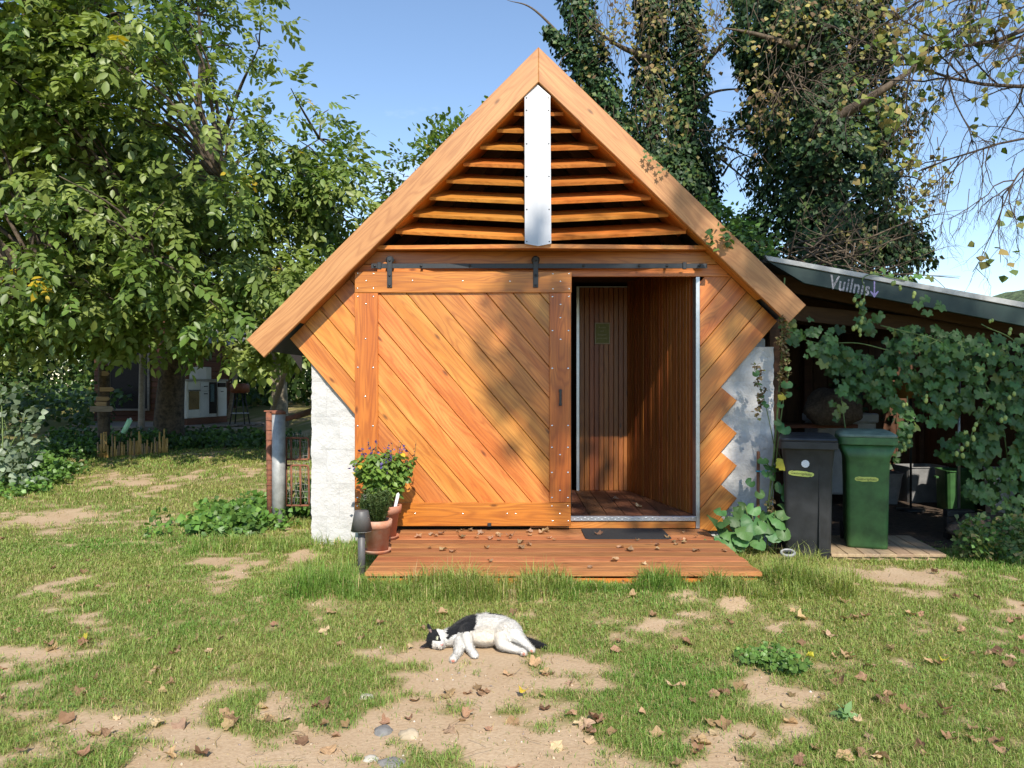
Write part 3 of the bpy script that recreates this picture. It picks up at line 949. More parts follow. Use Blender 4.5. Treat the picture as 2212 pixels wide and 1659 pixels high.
# back partition: vertical boards with an aluminium edge
BY = 7.93
bx0, bx1 = PX(1252, BY), PX(1357, BY)
tz = PZ(621, BY)
nb = 10
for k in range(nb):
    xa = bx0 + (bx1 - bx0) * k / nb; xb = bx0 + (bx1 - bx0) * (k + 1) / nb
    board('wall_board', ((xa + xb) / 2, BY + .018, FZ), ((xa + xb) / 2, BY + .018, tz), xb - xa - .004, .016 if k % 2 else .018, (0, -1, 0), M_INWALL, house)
box('partition', bx0 - .03, bx1 + .02, BY + .02, BY + .06, FZ, tz, M_BLACKGAP, house)
box('edge_strip', PX(1245, BY), bx0 - .002, BY - .004, BY + .019, FZ, tz + .012, M_ALU, house, .002)
box('edge_strip', bx0, bx1, BY - .004, BY + .019, tz + .001, tz + .012, M_ALU, house, .002)
# slanting side wall to the jamb
A_ = Vector((bx1 + .004, BY + .016, 0)); B_ = Vector((xo1 + .02, FY + .09, 0))
dirw = (B_ - A_).normalized(); Lw = (B_ - A_).length
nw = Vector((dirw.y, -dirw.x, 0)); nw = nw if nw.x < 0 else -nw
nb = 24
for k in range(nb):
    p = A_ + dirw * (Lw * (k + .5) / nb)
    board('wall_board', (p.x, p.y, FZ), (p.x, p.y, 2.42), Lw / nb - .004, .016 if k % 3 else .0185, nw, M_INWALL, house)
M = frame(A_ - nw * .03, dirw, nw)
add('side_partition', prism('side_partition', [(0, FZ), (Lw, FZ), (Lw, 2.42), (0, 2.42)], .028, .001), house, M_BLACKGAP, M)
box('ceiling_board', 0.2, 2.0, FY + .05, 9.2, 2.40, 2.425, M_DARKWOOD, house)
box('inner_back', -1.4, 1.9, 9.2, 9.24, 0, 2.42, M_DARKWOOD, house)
# framed notice in the porch
sx, sz = PX(1301, BY), PZ(720.5, BY)
sw_, sh_ = 33.5 * BY / FPX, 46.5 * BY / FPX
sign = box('framed_notice', sx - sw_ / 2, sx + sw_ / 2, BY - .013, BY - .002, sz - sh_ / 2, sz + sh_ / 2, M_SIGNF, None, .003, label='small olive notice in a pale frame on the porch wall', cat='notice')
box('print', sx - sw_ / 2 + .012, sx + sw_ / 2 - .012, BY - .0155, BY - .0135, sz - sh_ / 2 + .012, sz + sh_ / 2 - .012, M_SIGN, sign, 0)
for k, (t_, s_) in enumerate((('A-corn', .026), ('and', .024), ('Stargazer', .025), ('guests only', .023))):
    add('lettering', text_mesh('lettering', t_, s_, .0005), sign, M_CREAMTXT, frame((sx - .004, BY - .0165, sz + .062 - k * .037), (1, 0, 0), (0, -1, 0)))

# front deck -----------------------------------------------------------
DZ = 0.15
deck = thing('timber_deck', (0.3, 5.6, 0), 'low orange timber deck of grooved boards before the doorway', 'deck')
yb = FY - .02; k = 0
while yb - .147 > 4.78:
    x0d = -.94; x1d = 1.60 + random.uniform(-.012, .012)
    board('deck_board', (x0d, yb - .0735, DZ - .028), (x1d, yb - .0735, DZ - .028), .136, .028, (0, 0, 1), M_DECK, deck, .005)
    yb -= .147; k += 1
DFY = yb
for x in (-.88, -.3, .35, 1.0, 1.53):
    box('joist', x - .03, x + .03, DFY + .03, FY - .03, -.02, DZ - .03, M_DARKWOOD, deck)
board('front_skirt', (-.92, DFY + .03, .055), (1.57, DFY + .03, .055), .10, .02, (0, -1, 0), M_CLAD, deck)

# doormat
mx0, mx1 = PX(1259, 6.15), PX(1441, 6.15)
def rrect(x0, x1, y0, y1, r, n=5):
    out = []
    for cx, cy, a0 in ((x1 - r, y1 - r, 0), (x0 + r, y1 - r, 90), (x0 + r, y0 + r, 180), (x1 - r, y0 + r, 270)):
        for k in range(n + 1):
            a = R(a0 + 90 * k / n)
            out.append((cx + r * math.cos(a), cy + r * math.sin(a)))
    return out
add('doormat', prism('doormat', rrect(-.335, .335, -.205, .205, .03), .010, .004), None, M_RUBBER, Matrix.Translation(((mx0 + mx1) / 2, 6.15, DZ)), label='black rubber doormat lying on the deck at the doorway', cat='doormat')
#@@PROPS@@
# ------------------------------------------------------------------ leaf templates
LEAFLET_V = np.array([(0, 0, 0), (0, .5, -.03), (0, 1, -.14), (-.17, .22, .04), (-.23, .58, .015), (.17, .22, .04), (.23, .58, .015)])
LEAFLET_F = [(0, 1, 4, 3), (1, 2, 4), (0, 5, 6, 1), (1, 6, 2)]
def compound(seed, pairs=3):
    r = random.Random(seed)
    V = []; F = []
    spots = [(.30 + .22 * i, s) for i in range(pairs) for s in (-1, 1)] + [(.98, 0)]
    for t, s in spots:
        L = (.34 + .12 * t) * r.uniform(.85, 1.15)
        ang = s * R(r.uniform(48, 66)); pitch = R(r.uniform(-42, 5)); roll = R(r.uniform(-30, 30))
        Mx = Matrix.Translation((0, t, -.22 * t * t)) @ Matrix.Rotation(-ang, 4, 'Z') @ Matrix.Rotation(pitch, 4, 'X') @ Matrix.Rotation(roll, 4, 'Y')
        o = len(V)
        for p in LEAFLET_V: V.append(tuple(Mx @ Vector((p[0] * L * 1.12, p[1] * L, p[2] * L))))
        for f in LEAFLET_F: F.append(tuple(o + i for i in f))
    return np.array(V), F
IVY_V = np.array([(0, 0, 0), (0, .55, .04), (0, 1, -.06), (-.5, .25, -.05), (-.32, .62, -.02), (.5, .25, -.05), (.32, .62, -.02)])
IVY_F = [(0, 1, 4, 3), (1, 2, 4), (0, 5, 6, 1), (1, 6, 2)]
OVAL_V = np.array([(0, 0, 0), (0, 1, -.1), (-.36, .45, .06), (.36, .45, .06)])
OVAL_F = [(0, 1, 2), (0, 3, 1)]

def mixcol(cs, n, r, var=0.25):
    """random leaf colours from weighted list [(weight,(r,g,b))]"""
    w = np.array([c[0] for c in cs]); w = w / w.sum()
    idx = r.choice(len(cs), n, p=w)
    base = np.array([c[1] for c in cs])[idx]
    return base * (1 + (r.random((n, 1)) - .5) * 2 * var)

def ellipsoid_pts(n, c, rad, r, power=0.45, gap=0.0, gs=0.8, seed=0):
    out = []
    tot = 0
    while tot < n:
        d = rand_unit(n, r) * (r.random((n, 1)) ** power)
        p = np.array(c) + d * np.array(rad)
        if gap > 0:
            k = noise3(p, gs, seed) > gap
            p = p[k]
        out.append(p); tot += len(p)
    return np.concatenate(out)[:n]

def link_branches(targets, skel, r, droop=0.15, rad=(0.018, 0.006), sides=5):
    """a curved twig from the nearest skeleton point to each target"""
    sk = np.array(skel)
    paths = []
    for t in targets:
        d = np.linalg.norm(sk - t, axis=1) + np.maximum(0, sk[:, 2] - t[2]) * 0.6
        s = sk[np.argmin(d)]
        m = (s + t) / 2 + np.array([0, 0, droop * np.linalg.norm(t - s)]) + r.normal(0, .06, 3)
        pts = curve_pts([s, m, t], 4)
        L = np.linalg.norm(t - s)
        paths.append((pts, np.linspace(rad[0] * (0.6 + 0.5 * L), rad[1], len(pts)), sides))
    return paths

# ------------------------------------------------------------------ walnut tree on the left
def walnut():
    r = np.random.default_rng(11)
    base = P(362, 945, 13.5)
    gb = float(gz(base.x, base.y)); base.z = gb - .1
    fork = P(405, 560, 13.3)
    root = thing('walnut_tree', (base.x, base.y, gb), 'big leafy walnut tree with drooping pinnate leaves shading the cabin', 'tree')
    b = np.array(base); f = np.array(fork)
    trunk = curve_pts([b, b * .6 + f * .4 + [-.05, 0, 0], f], 8)
    paths = [(trunk, np.linspace(.27, .15, len(trunk)) + np.array([.12, .06] + [0] * (len(trunk) - 2)), 14)]
    limbs = [(P(500, 250, 12.2), .11), (P(300, 200, 12.6), .12), (P(560, 100, 12.0), .08), (P(120, 300, 11.5), .09), (P(420, -120, 12.5), .10),
             (P(690, 430, 11.5), .07), (P(60, 620, 9.6), .07), (P(330, 560, 9.4), .07), (P(580, 640, 11.0), .06), (P(200, 60, 10.0), .08), (P(480, 380, 9.3), .07), (P(690, 300, 12.0), .06)]
    skel = []
    for e, rd in limbs:
        e = np.array(e)
        m = f * .45 + e * .55 + np.array([0, 0, .5]) + r.normal(0, .25, 3)
        st = trunk[-1] if e[2] > f[2] else trunk[-4]
        pts = curve_pts([st, st * .6 + m * .4, m, e], 7)
        paths.append((pts, np.linspace(rd, .008, len(pts)), 8))
        skel += list(pts[5:])
    ell = [((-6.1, 11.9, 5.2), (3.35, 3.3, 3.6), 340, .47), ((-5.6, 9.6, 4.9), (2.6, 1.6, 2.6), 140, .45), ((-5.7, 10.4, 2.5), (2.1, .8, .72), 74, .40),
           ((-3.25, 10.6, 2.5), (1.15, 1.0, .85), 48, .38), ((-7.6, 10.4, 2.3), (1.6, .9, .9), 40, .40), ((-7.6, 11.6, 4.6), (2.3, 2.6, 3.0), 95, .45), ((-3.1, 11.7, 4.1), (.95, 1.2, 1.1), 45, .4),
           ((-6.2, 12.6, 8.4), (2.4, 2.4, 1.5), 50, .4)]
    cl = np.concatenate([ellipsoid_pts(n, c, rd, r, .5, g, .75, 3) for c, rd, n, g in ell])
    cl = np.concatenate([cl] + [np.array(e)[None] + r.normal(0, .22, (3, 3)) for e, rd in limbs])
    cl = cl[cl[:, 2] > 1.25]
    paths += link_branches(cl, skel, r)
    tubes('trunk', paths, M_BARK, root, Matrix.Translation((base.x, base.y, gb)))
    parts = []
    for v in range(3):
        tv, tf = compound(v + 1)
        c = cl[v::3]
        k = 14
        n = len(c) * k
        off = rand_unit(n, r) * (r.random((n, 1)) ** .6) * np.array([.42, .42, .34])
        cc = np.repeat(c, k, 0)
        pos = cc + off
        ctr = np.array([-5.6, 12.0, 4.8])
        d = nrm(off + 0.3 * nrm(cc - ctr) + r.normal(0, .35, (n, 3))) + np.array([0, -.25, -.55])
        rot = orient(d, np.array([[0, -.25, 1.0]]) + r.normal(0, .35, (n, 3)))
        tone = np.repeat(r.random((len(c), 1)), k, 0)
        col = np.array([.10, .17, .032]) * (1 - tone) + np.array([.23, .28, .07]) * tone
        col = col * (1 + (r.random((n, 1)) - .5) * .5)
        y = r.random(n) < .006
        col[y] = [.50, .36, .03]
        parts.append(scatter(tv, tf, pos, rot, r.uniform(.19, .37, n), col))
    V, L, Z, C = merge(parts)
    add('crown', mesh_np('crown', V - np.array([base.x, base.y, gb]), L, Z, False, C), root, M_LEAF, Matrix.Translation((base.x, base.y, gb)))
walnut()

def leaf_blob(cl, k, spread, tv, tf, size, cols, r, out_c=None, up=(0, -.2, 1.0), droop=-.3, var=.3, clvar=.35):
    n = len(cl) * k
    sp = np.array(spread)
    off = rand_unit(n, r) * (r.random((n, 1)) ** .5) * sp
    cc = np.repeat(cl, k, 0)
    d = off / sp + r.normal(0, .5, (n, 3))
    if out_c is not None: d = d + .7 * nrm(cc - np.array(out_c))
    d = d + np.array([0, -.15, droop])
    rot = orient(d, np.array([up]) + r.normal(0, .45, (n, 3)))
    col = mixcol(cols, n, r, var) * np.repeat(1 + (r.random((len(cl), 1)) - .5) * 2 * clvar, k, 0)
    return scatter(tv, tf, cc + off, rot, r.uniform(size[0], size[1], n), col)

def broadleaf(name, base, ells, label, cols, size=(.06, .1), k=26, spread=(.4, .4, .35), seed=1, trunk_r=.16, tmpl=None, mat=None, group=None):
    r = np.random.default_rng(seed)
    base = Vector(base); base.z = float(gz(base.x, base.y))
    root = thing(name, base, label, 'tree', group)
    cl = np.concatenate([ellipsoid_pts(n, c, rd, r, .45, .38, .6, seed) for c, rd, n in ells])
    cl = cl[cl[:, 2] > base.z + .15]
    top = np.array(ells[0][0])
    b = np.array(base) + [0, 0, -.1]
    tr = curve_pts([b, b * .5 + top * .5 + r.normal(0, .15, 3), top + [0, 0, ells[0][1][2] * .5]], 8)
    paths = [(tr, np.linspace(trunk_r, .03, len(tr)), 10)]
    skel = list(tr[3:])
    for q in range(7):
        e = cl[r.integers(len(cl))]
        st = tr[r.integers(4, len(tr) - 3)]
        pp = curve_pts([st, (st + e) / 2 + [0, 0, .3], e], 5)
        paths.append((pp, np.linspace(trunk_r * .4, .02, len(pp)), 6)); skel += list(pp)
    paths += link_branches(cl[::2], skel, r, sides=4)
    M = Matrix.Translation(base)
    tubes('trunk', paths, M_BARK, root, M)
    tv, tf = tmpl or (LEAFLET_V * [1.1, 1, 1], LEAFLET_F)
    V, L, Z, C = leaf_blob(cl, k, spread, tv, tf, size, cols, r, top)
    add('crown', mesh_np('crown', V - np.array(base), L, Z, False, C), root, mat or M_LEAF, M)
    return root
GREENS = [(3, (.095, .16, .035)), (3, (.14, .21, .05)), (1, (.19, .23, .06)), (.25, (.28, .24, .05))]
broadleaf('background_tree', (-.7, 16.5, 0), [((-.75, 16.5, 4.8), (2.2, 1.6, 2.3), 260), ((.1, 16.3, 6.2), (1.2, 1.0, 1.1), 80)], 'mid green bushy tree rising behind the left roof slope', GREENS, (.10, .17), 40, (.42, .42, .36), 21)
broadleaf('background_tree', (-7.5, 24, 0), [((-7.5, 24, 3.2), (4.5, 2.5, 3.4), 150), ((-4.0, 23, 2.6), (2.6, 2.0, 2.4), 90)], 'dark leafy tree behind the log cabin roof', [(3, (.05, .10, .022)), (2, (.08, .13, .03))], (.12, .2), 26, (.55, .5, .45), 22)
broadleaf('background_tree', (-14.5, 22, 0), [((-14.5, 22, 3.6), (4.5, 2.5, 3.8), 160)], 'dark leafy tree beyond the left end of the cabin terrace', [(3, (.05, .10, .022)), (2, (.085, .14, .03))], (.12, .2), 26, (.55, .5, .45), 23)
broadleaf('background_tree', (-3.6, 19, 0), [((-3.6, 19, 3.0), (1.7, 1.6, 2.6), 110)], 'slender green tree behind the bar stool and pale pole', GREENS, (.09, .15), 26, (.42, .42, .36), 24)

# thicket closing the view behind the garden
def thicket():
    r = np.random.default_rng(5)
    cl = []
    for q in range(520):
        x = r.uniform(-24, 1.5); y = 21 + r.random() * 7 + max(0, (-x - 12)) * .1
        z = .4 + r.random() ** 1.2 * (2.9 + 1.2 * math.sin(x * .7))
        cl.append((x, y, z))
    for q in range(330):
        x = r.uniform(-26, -6); y = 19.5 + r.random() * 4
        cl.append((x, y, .3 + r.random() * 3.6))
    for q in range(420):
        x = r.uniform(-34, -3); y = 25 + r.random() * 3
        cl.append((x, y, .2 + r.random() * 4.6))
    for q in range(260):
        x = r.uniform(2.0, 30); y = 16 + r.random() * 6
        cl.append((x, y, .3 + r.random() * 1.5))
    cl = np.array(cl)
    V, L, Z, C = leaf_blob(cl, 40, (.8, .7, .6), OVAL_V * [1.0, 1, 1], OVAL_F, (.14, .25), [(3, (.045, .09, .02)), (2, (.07, .12, .028)), (.6, (.13, .15, .04))], r)
    add('thicket', mesh_np('thicket', V, L, Z, False, C), None, M_LEAF, label='dark green thicket closing off the garden', cat='thicket', kind='stuff')
thicket()

# ------------------------------------------------------------------ ivy clad trees on the right
IVYC = [(4, (.020, .048, .016)), (3, (.038, .078, .024)), (1.4, (.08, .12, .033)), (.2, (.18, .16, .05))]
AUTC = [(3, (.30, .25, .085)), (1.2, (.26, .17, .08)), (3, (.19, .19, .06)), (1.2, (.38, .33, .10)), (1, (.17, .11, .06))]
def ivy_tree(name, label, base, stems, seed, autumn, twigs, dead=None):
    r = np.random.default_rng(seed)
    base = Vector(base); base.z = float(gz(base.x, base.y))
    root = thing(name, base, label, 'tree', None)
    M = Matrix.Translation(base)
    paths = []; parts = []
    for ctrl, rad_tr, rad_ivy, n in stems:
        pts = curve_pts(ctrl, 10)
        m = len(pts)
        tr = np.interp(np.linspace(0, 1, m), np.linspace(0, 1, len(rad_tr)), rad_tr)
        iv = np.interp(np.linspace(0, 1, m), np.linspace(0, 1, len(rad_ivy)), rad_ivy)
        paths.append((pts, tr, 12))
        t = r.random(n) * (m - 1)
        i0 = t.astype(int); fr_ = (t - i0)[:, None]
        c = pts[i0] * (1 - fr_) + pts[np.minimum(i0 + 1, m - 1)] * fr_
        ri = iv[i0]
        a = r.random(n) * 2 * np.pi
        bulge = .62 + .75 * vnoise(a * 1.6 + seed, c[:, 2] * 2.3, seed) * (0.6 + .8 * vnoise(a * 4, c[:, 2] * 6, seed + 3))
        rr_ = ri * bulge * (1 - .28 * r.random(n) ** 2)
        hd = np.stack([np.cos(a), np.sin(a), np.zeros(n)], 1)
        pos = c + hd * rr_[:, None] + r.normal(0, .03, (n, 3))
        d = np.array([0, 0, -.75]) + hd * .35 + r.normal(0, .4, (n, 3))
        rot = orient(d, hd + np.array([0, 0, .45]) + r.normal(0, .35, (n, 3)))
        tone = vnoise(pos[:, 0] * 3 + pos[:, 1] * 3, pos[:, 2] * 3, 9)[:, None]
        col = mixcol(IVYC, n, r, .3) * (.7 + .7 * tone)
        parts.append(scatter(OVAL_V * [1.25, 1, 1], OVAL_F, pos, rot, r.uniform(.055, .098, n), col))
    tubes('trunk', paths, M_BARK, root, M)
    V, L, Z, C = merge(parts)
    add('ivy', mesh_np('ivy', V - np.array(base), L, Z, False, C), root, M_IVY, M)
    # thin branches and hanging autumn leaves
    tp = []; lp = []
    for st, e, rd in twigs:
        st = np.array(st); e = np.array(e)
        pp = curve_pts([st, (st + e) / 2 + r.normal(0, .12, 3) + [0, 0, .12], e], 8)
        tp.append((pp, np.linspace(rd, rd * .10, len(pp)), 6))
    for c, rad, n in autumn:
        cs = ellipsoid_pts(n, c, rad, r, .6, .36, 1.3, seed)
        ctr = np.array(c)
        for q in cs[::2]:
            st = q + np.array([r.normal(0, .22), r.normal(0, .15), r.uniform(.05, .4)])
            e = q + np.array([r.normal(0, .1), r.normal(0, .1), -r.uniform(.1, .45)])
            pp = curve_pts([st, (st + e) / 2 + r.normal(0, .05, 3), e], 3)
            tp.append((pp, np.linspace(.006, .002, len(pp)), 3))
        cs = cs[r.random(len(cs)) < .40]
        lp.append(leaf_blob(cs, 6, (.2, .2, .3), IVY_V * [1.1, 1, 1], IVY_F, (.045, .075), AUTC, r, None, (0, -.6, .6), -.9, .3, .25))
    if dead:
        for c, d0, n, ln in dead:
            for q in range(n):
                s0 = np.array(c) + r.normal(0, .12, 3)
                dv = nrm(np.array(d0) + r.normal(0, .55, 3)) * ln * r.uniform(.5, 1.1)
                pp = curve_pts([s0, s0 + dv * .5 + r.normal(0, .08, 3) * ln, s0 + dv + [0, 0, -.15 * ln]], 4)
                tp.append((pp, np.linspace(.012, .003, len(pp)), 4))
                for s_ in range(3):
                    b0 = pp[r.integers(3, len(pp))]
                    dv2 = nrm(dv + r.normal(0, .5, 3) * ln) * ln * .4
                    p2 = curve_pts([b0, b0 + dv2 * .5, b0 + dv2 + r.normal(0, .06, 3)], 3)
                    tp.append((p2, np.linspace(.005, .002, len(p2)), 3))
    tubes('branches', tp, M_BRANCH, root, M)
    if lp:
        V, L, Z, C = merge(lp)
        add('crown', mesh_np('crown', V - np.array(base), L, Z, False, C), root, M_AUT, M)
YA, YB = 12.0, 10.6
q = lambda px, py, Y: tuple(P(px, py, Y))
ivy_tree('ivy_covered_tree', 'three-stemmed tree wrapped in dark ivy behind the right roof slope', P(1470, 950, YA),
    [([q(1470, 960, YA), q(1465, 700, YA), q(1460, 480, YA), q(1440, 330, YA)], [.22, .2, .18], [.85, .8, .66, .52], 17000),
     ([q(1440, 420, YA), q(1340, 290, YA), q(1275, 130, YA), q(1235, -60, YA)], [.13, .11, .09], [.5, .32, .27, .22], 5200),
     ([q(1420, 360, YA), q(1405, 200, YA + .2), q(1410, 60, YA), q(1400, -60, YA)], [.12, .1, .08], [.5, .30, .22, .16], 4300),
     ([q(1480, 420, YA), q(1490, 270, YA), q(1488, 120, YA), q(1480, -60, YA)], [.13, .12, .1], [.5, .32, .22, .17], 4300),
     ([q(1560, 620, YA), q(1600, 540, YA - .4), q(1625, 470, YA - .4)], [.08, .06], [.5, .42, .2], 2600),
     ([q(1290, 200, YA), q(1225, 110, YA), q(1180, 60, YA)], [.05, .04, .02], [.2, .16, .05], 700)],
    31,
    [(q(1330, 60, YA - .5), (.8, .6, .75), 110), (q(1550, 60, YA - .6), (.5, .6, .7), 70), (q(1420, 200, YA - .9), (.4, .4, .9), 60), (q(1280, 300, YA), (.35, .5, .7), 50), (q(1570, 250, YA - .4), (.25, .4, .6), 30), (q(1440, 0, YA - .5), (1.3, .6, .4), 70)],
    [(q(1260, 130, YA), q(1095, 0, YA), .03), (q(1420, 130, YA), q(1280, 60, YA - .6), .07), (q(1480, 260, YA), q(1640, 190, YA - .5), .045), (q(1500, 160, YA), q(1620, 60, YA), .05), (q(1560, 380, YA), q(1640, 330, YA), .02), (q(1540, 330, YA), q(1650, 430, YA), .02)],
    [(q(1560, 330, YA - .4), (1, 0, -.4), 5, .8), (q(1240, 140, YA), (-1, 0, .1), 4, .5)])
ivy_tree('ivy_covered_tree', 'broad single trunk smothered in dark ivy above the bin shelter roof', P(1775, 990, YB),
    [([q(1785, 990, YB), q(1790, 700, YB), q(1775, 400, YB), q(1770, 150, YB), q(1775, -80, YB)], [.34, .3, .26, .2], [1.05, 1.08, .90, .86, .88], 40000),
     ([q(1780, 480, YB), q(1900, 500, YB - .3), q(1950, 560, YB - .3)], [.06, .05], [.5, .40, .25], 3000),
     ([q(1700, 200, YB), q(1660, 120, YB), q(1640, -40, YB)], [.1, .08], [.35, .42, .4], 3400)],
    41,
    [(q(1720, 60, YB - 1.0), (.8, .4, .5), 60), (q(1650, 230, YB - .8), (.3, .4, .7), 60), (q(1890, 100, YB - .9), (.7, .4, .6), 80), (q(1960, 300, YB - .6), (.5, .4, 1.1), 110), (q(2000, 380, YB - .3), (.35, .4, .6), 40), (q(1820, 520, YB - 1.2), (.6, .3, .3), 34), (q(1850, 20, YB - .8), (1.4, .5, .5), 110)],
    [(q(1800, 260, YB - .9), q(2010, 120, YB - 1.2), .085), (q(1700, 260, YB), q(1560, 280, YB), .05), (q(1720, 100, YB - .8), q(1560, 60, YB - .8), .05), (q(1690, 330, YB), q(1560, 410, YB), .015), (q(1890, 380, YB - .5), q(2010, 440, YB - .5), .015)],
    [(q(1740, 540, YB - 1.4), (.6, -.2, .4), 14, 1.0), (q(1850, 560, YB - 1.3), (.3, -.2, .5), 14, .9), (q(1700, 170, YB - .9), (.6, -.2, -.3), 12, .9), (q(1800, 560, YB - 1.2), (-.8, -.1, .3), 10, .9)])

# bare drooping tree at the right edge
def bare_tree():
    r = np.random.default_rng(8)
    bx, by = 7.4, 8.4
    bz = float(gz(bx, by))
    root = thing('bare_twigged_tree', (bx, by, bz), 'nearly leafless tree hanging long dark twigs over the bin shelter', 'tree')
    M = Matrix.Translation((bx, by, bz))
    paths = [(curve_pts([(bx, by, bz - .1), (bx + .1, by, 2.5), (bx - .1, by, 5.5), (bx + .1, by, 8)], 8), np.linspace(.24, .1, 25), 12)]
    leaves = []
    def grow(p, d, L, rad, lev):
        n = 7
        pts = [np.array(p)]
        dd = np.array(d)
        for s in range(n):
            dd = nrm(dd + r.normal(0, .20, 3) + np.array([0, 0, -.035 * (1 + lev)]))
            pts.append(pts[-1] + dd * L / n)
        pts = np.array(pts)
        paths.append((pts, np.linspace(rad * .62, rad * .26, len(pts)), 6 if lev == 0 else (4 if lev == 1 else 3)))
        if lev == 3: return
        k = (12, 7, 4)[lev]
        for s in range(k):
            t = r.uniform(.18, 1.0) * n
            i0 = min(int(t), n - 1)
            b = pts[i0] + (pts[i0 + 1] - pts[i0]) * (t - i0)
            ax = nrm(pts[i0 + 1] - pts[i0])
            side = np.cross(ax, rand_unit(1, r)[0]); side = side / max(np.linalg.norm(side), 1e-6)
            side[1] *= .6
            d2 = nrm(ax * r.uniform(.5, 1.0) + side * r.uniform(.6, 1.1) + np.array([0, 0, -.12]))
            grow(b, d2, L * r.uniform(.28, .5), rad * .42, lev + 1)
            if lev >= 1 and r.random() < .012: leaves.append(b)
    grow(P(2420, 60, 8.4), (-1, .02, .05), 2.4, .055, 0)
    grow(P(2420, 150, 8.2), (-1, -.05, -.02), 2.5, .045, 0)
    grow(P(2400, 260, 8.5), (-1, .05, -.12), 2.0, .03, 0)
    grow(P(2400, 300, 8.0), (-1, -.05, -.28), 1.9, .028, 0)
    grow(P(2380, 380, 8.3), (-.9, 0, -.35), 1.2, .02, 0)
    grow(P(2420, -40, 8.3), (-1, .02, -.02), 2.5, .05, 0)
    for z in (60, 150, 260, 300, -40, 380):
        e = np.array(P(2400, z, 8.3))
        paths.append((curve_pts([(bx, by, max(2.5, e[2] - .4)), (np.array((bx, by, e[2])) + e) / 2 + [0, 0, .05], e], 4), np.linspace(.08, .045, 9), 7))
    tubes('trunk', paths, M_TWIG, root, M)
    cl = np.concatenate([np.array(leaves), ellipsoid_pts(24, P(1960, 110, 8.0), (.75, .4, .6), r), ellipsoid_pts(12, P(1915, 290, 8.0), (.35, .3, .5), r), ellipsoid_pts(14, P(2150, 40, 8.0), (.5, .4, .3), r)])
    V, L, Z, C = leaf_blob(cl, 6, (.13, .13, .16), IVY_V * [1.15, 1, 1], IVY_F, (.06, .10), [(3, (.13, .19, .04)), (2, (.22, .22, .05)), (1, (.3, .22, .07))], r, None, (0, -.8, .5), -.9)
    add('crown', mesh_np('crown', V - np.array((bx, by, bz)), L, Z, False, C), root, M_AUT, M)
bare_tree()

# tall tree behind the viewer whose crown dapples the right half of the building
def shade_tree():
    r = np.random.default_rng(17)
    bx, by = 9.5, -8.0
    bz = float(gz(bx, by))
    root = thing('tall_maple_tree', (bx, by, bz), 'tall maple standing in the garden behind the viewpoint', 'tree')
    M = Matrix.Translation((bx, by, bz))
    Sv = np.array(S)
    spots = []
    def region(poly_px, n, Y=6.4):
        xs = [p[0] for p in poly_px]; ys = [p[1] for p in poly_px]
        c = 0
        while c < n:
            x = r.uniform(min(xs), max(xs)); y = r.uniform(min(ys), max(ys))
            ins = False
            for i in range(len(poly_px)):
                (x1, y1), (x2, y2) = poly_px[i - 1], poly_px[i]
                if (y1 > y) != (y2 > y) and x < (x2 - x1) * (y - y1) / (y2 - y1) + x1: ins = not ins
            if ins:
                spots.append(np.array(P(x, y, Y)) + Sv * r.uniform(14.0, 19.0)); c += 1
    region([(1075, 690), (1170, 650), (1240, 600), (1240, 1060), (1130, 930), (1085, 1010), (1060, 840)], 20)
    region([(1240, 600), (1500, 600), (1500, 1150), (1240, 1150)], 24)
    region([(1500, 600), (1740, 640), (1800, 800), (1700, 1120), (1500, 1150)], 12)
    region([(1700, 600), (2230, 640), (2230, 1130), (1700, 1150)], 95)
    region([(1480, 430), (1700, 600), (1600, 600), (1450, 470)], 10)
    cl = np.array(spots)
    hub = np.array([7.4, -7.4, 11.0])
    tr = curve_pts([(bx, by, bz - .1), (bx - .3, by, 4), (bx - 1.0, by + .3, 7), hub, (6.2, -7.0, 14.0)], 8)
    paths = [(tr, np.linspace(.30, .05, len(tr)), 12)]
    skel = list(tr[20:])
    for q_ in range(10):
        e = cl[r.integers(len(cl))]
        pp = curve_pts([hub + r.normal(0, .3, 3), (hub + e) / 2 + [0, 0, .4], e], 6)
        paths.append((pp, np.linspace(.07, .02, len(pp)), 6)); skel += list(pp)
    paths += link_branches(cl, skel, r, sides=4)
    tubes('trunk', paths, M_BARK, root, M)
    V, L, Z, C = leaf_blob(cl, 15, (.34, .34, .34), IVY_V * [1.2, 1, 1], IVY_F, (.09, .16), GREENS, r, None, (0, -.3, 1), -.3)
    add('crown', mesh_np('crown', V - np.array((bx, by, bz)), L, Z, False, C), root, M_LEAF, M)
shade_tree()
#@@SMALL@@
# ------------------------------------------------------------------ potted plants on the deck
def pot(root, c, r_top, r_bot, h, mat, saucer=True):
    z = .0
    if saucer:
        add('saucer', lathe('saucer', [(r_bot * 1.12, 0), (r_bot * 1.32, .022), (r_bot * 1.32, .028), (r_bot * 1.2, .024), (r_bot * .9, .008)]), root, mat, Matrix.Translation(c))
        z = .010
    prof = [(r_bot, 0), (r_bot + (r_top * .9 - r_bot) * .80, h * .76), (r_top * .97, h * .77), (r_top, h), (r_top * .90, h), (r_top * .86, h * .84), (.01, h * .84)]
    add('pot', lathe('pot', [(a, b + z) for a, b in prof], 36), root, mat, Matrix.Translation(c))
    add('soil', lathe('soil', [(r_top * .85, h * .845), (r_top * .6, h * .87), (.01, h * .875)], 20), root, M_SOIL, Matrix.Translation((c[0], c[1], c[2] + z)))
    return c[2] + z + h * .86

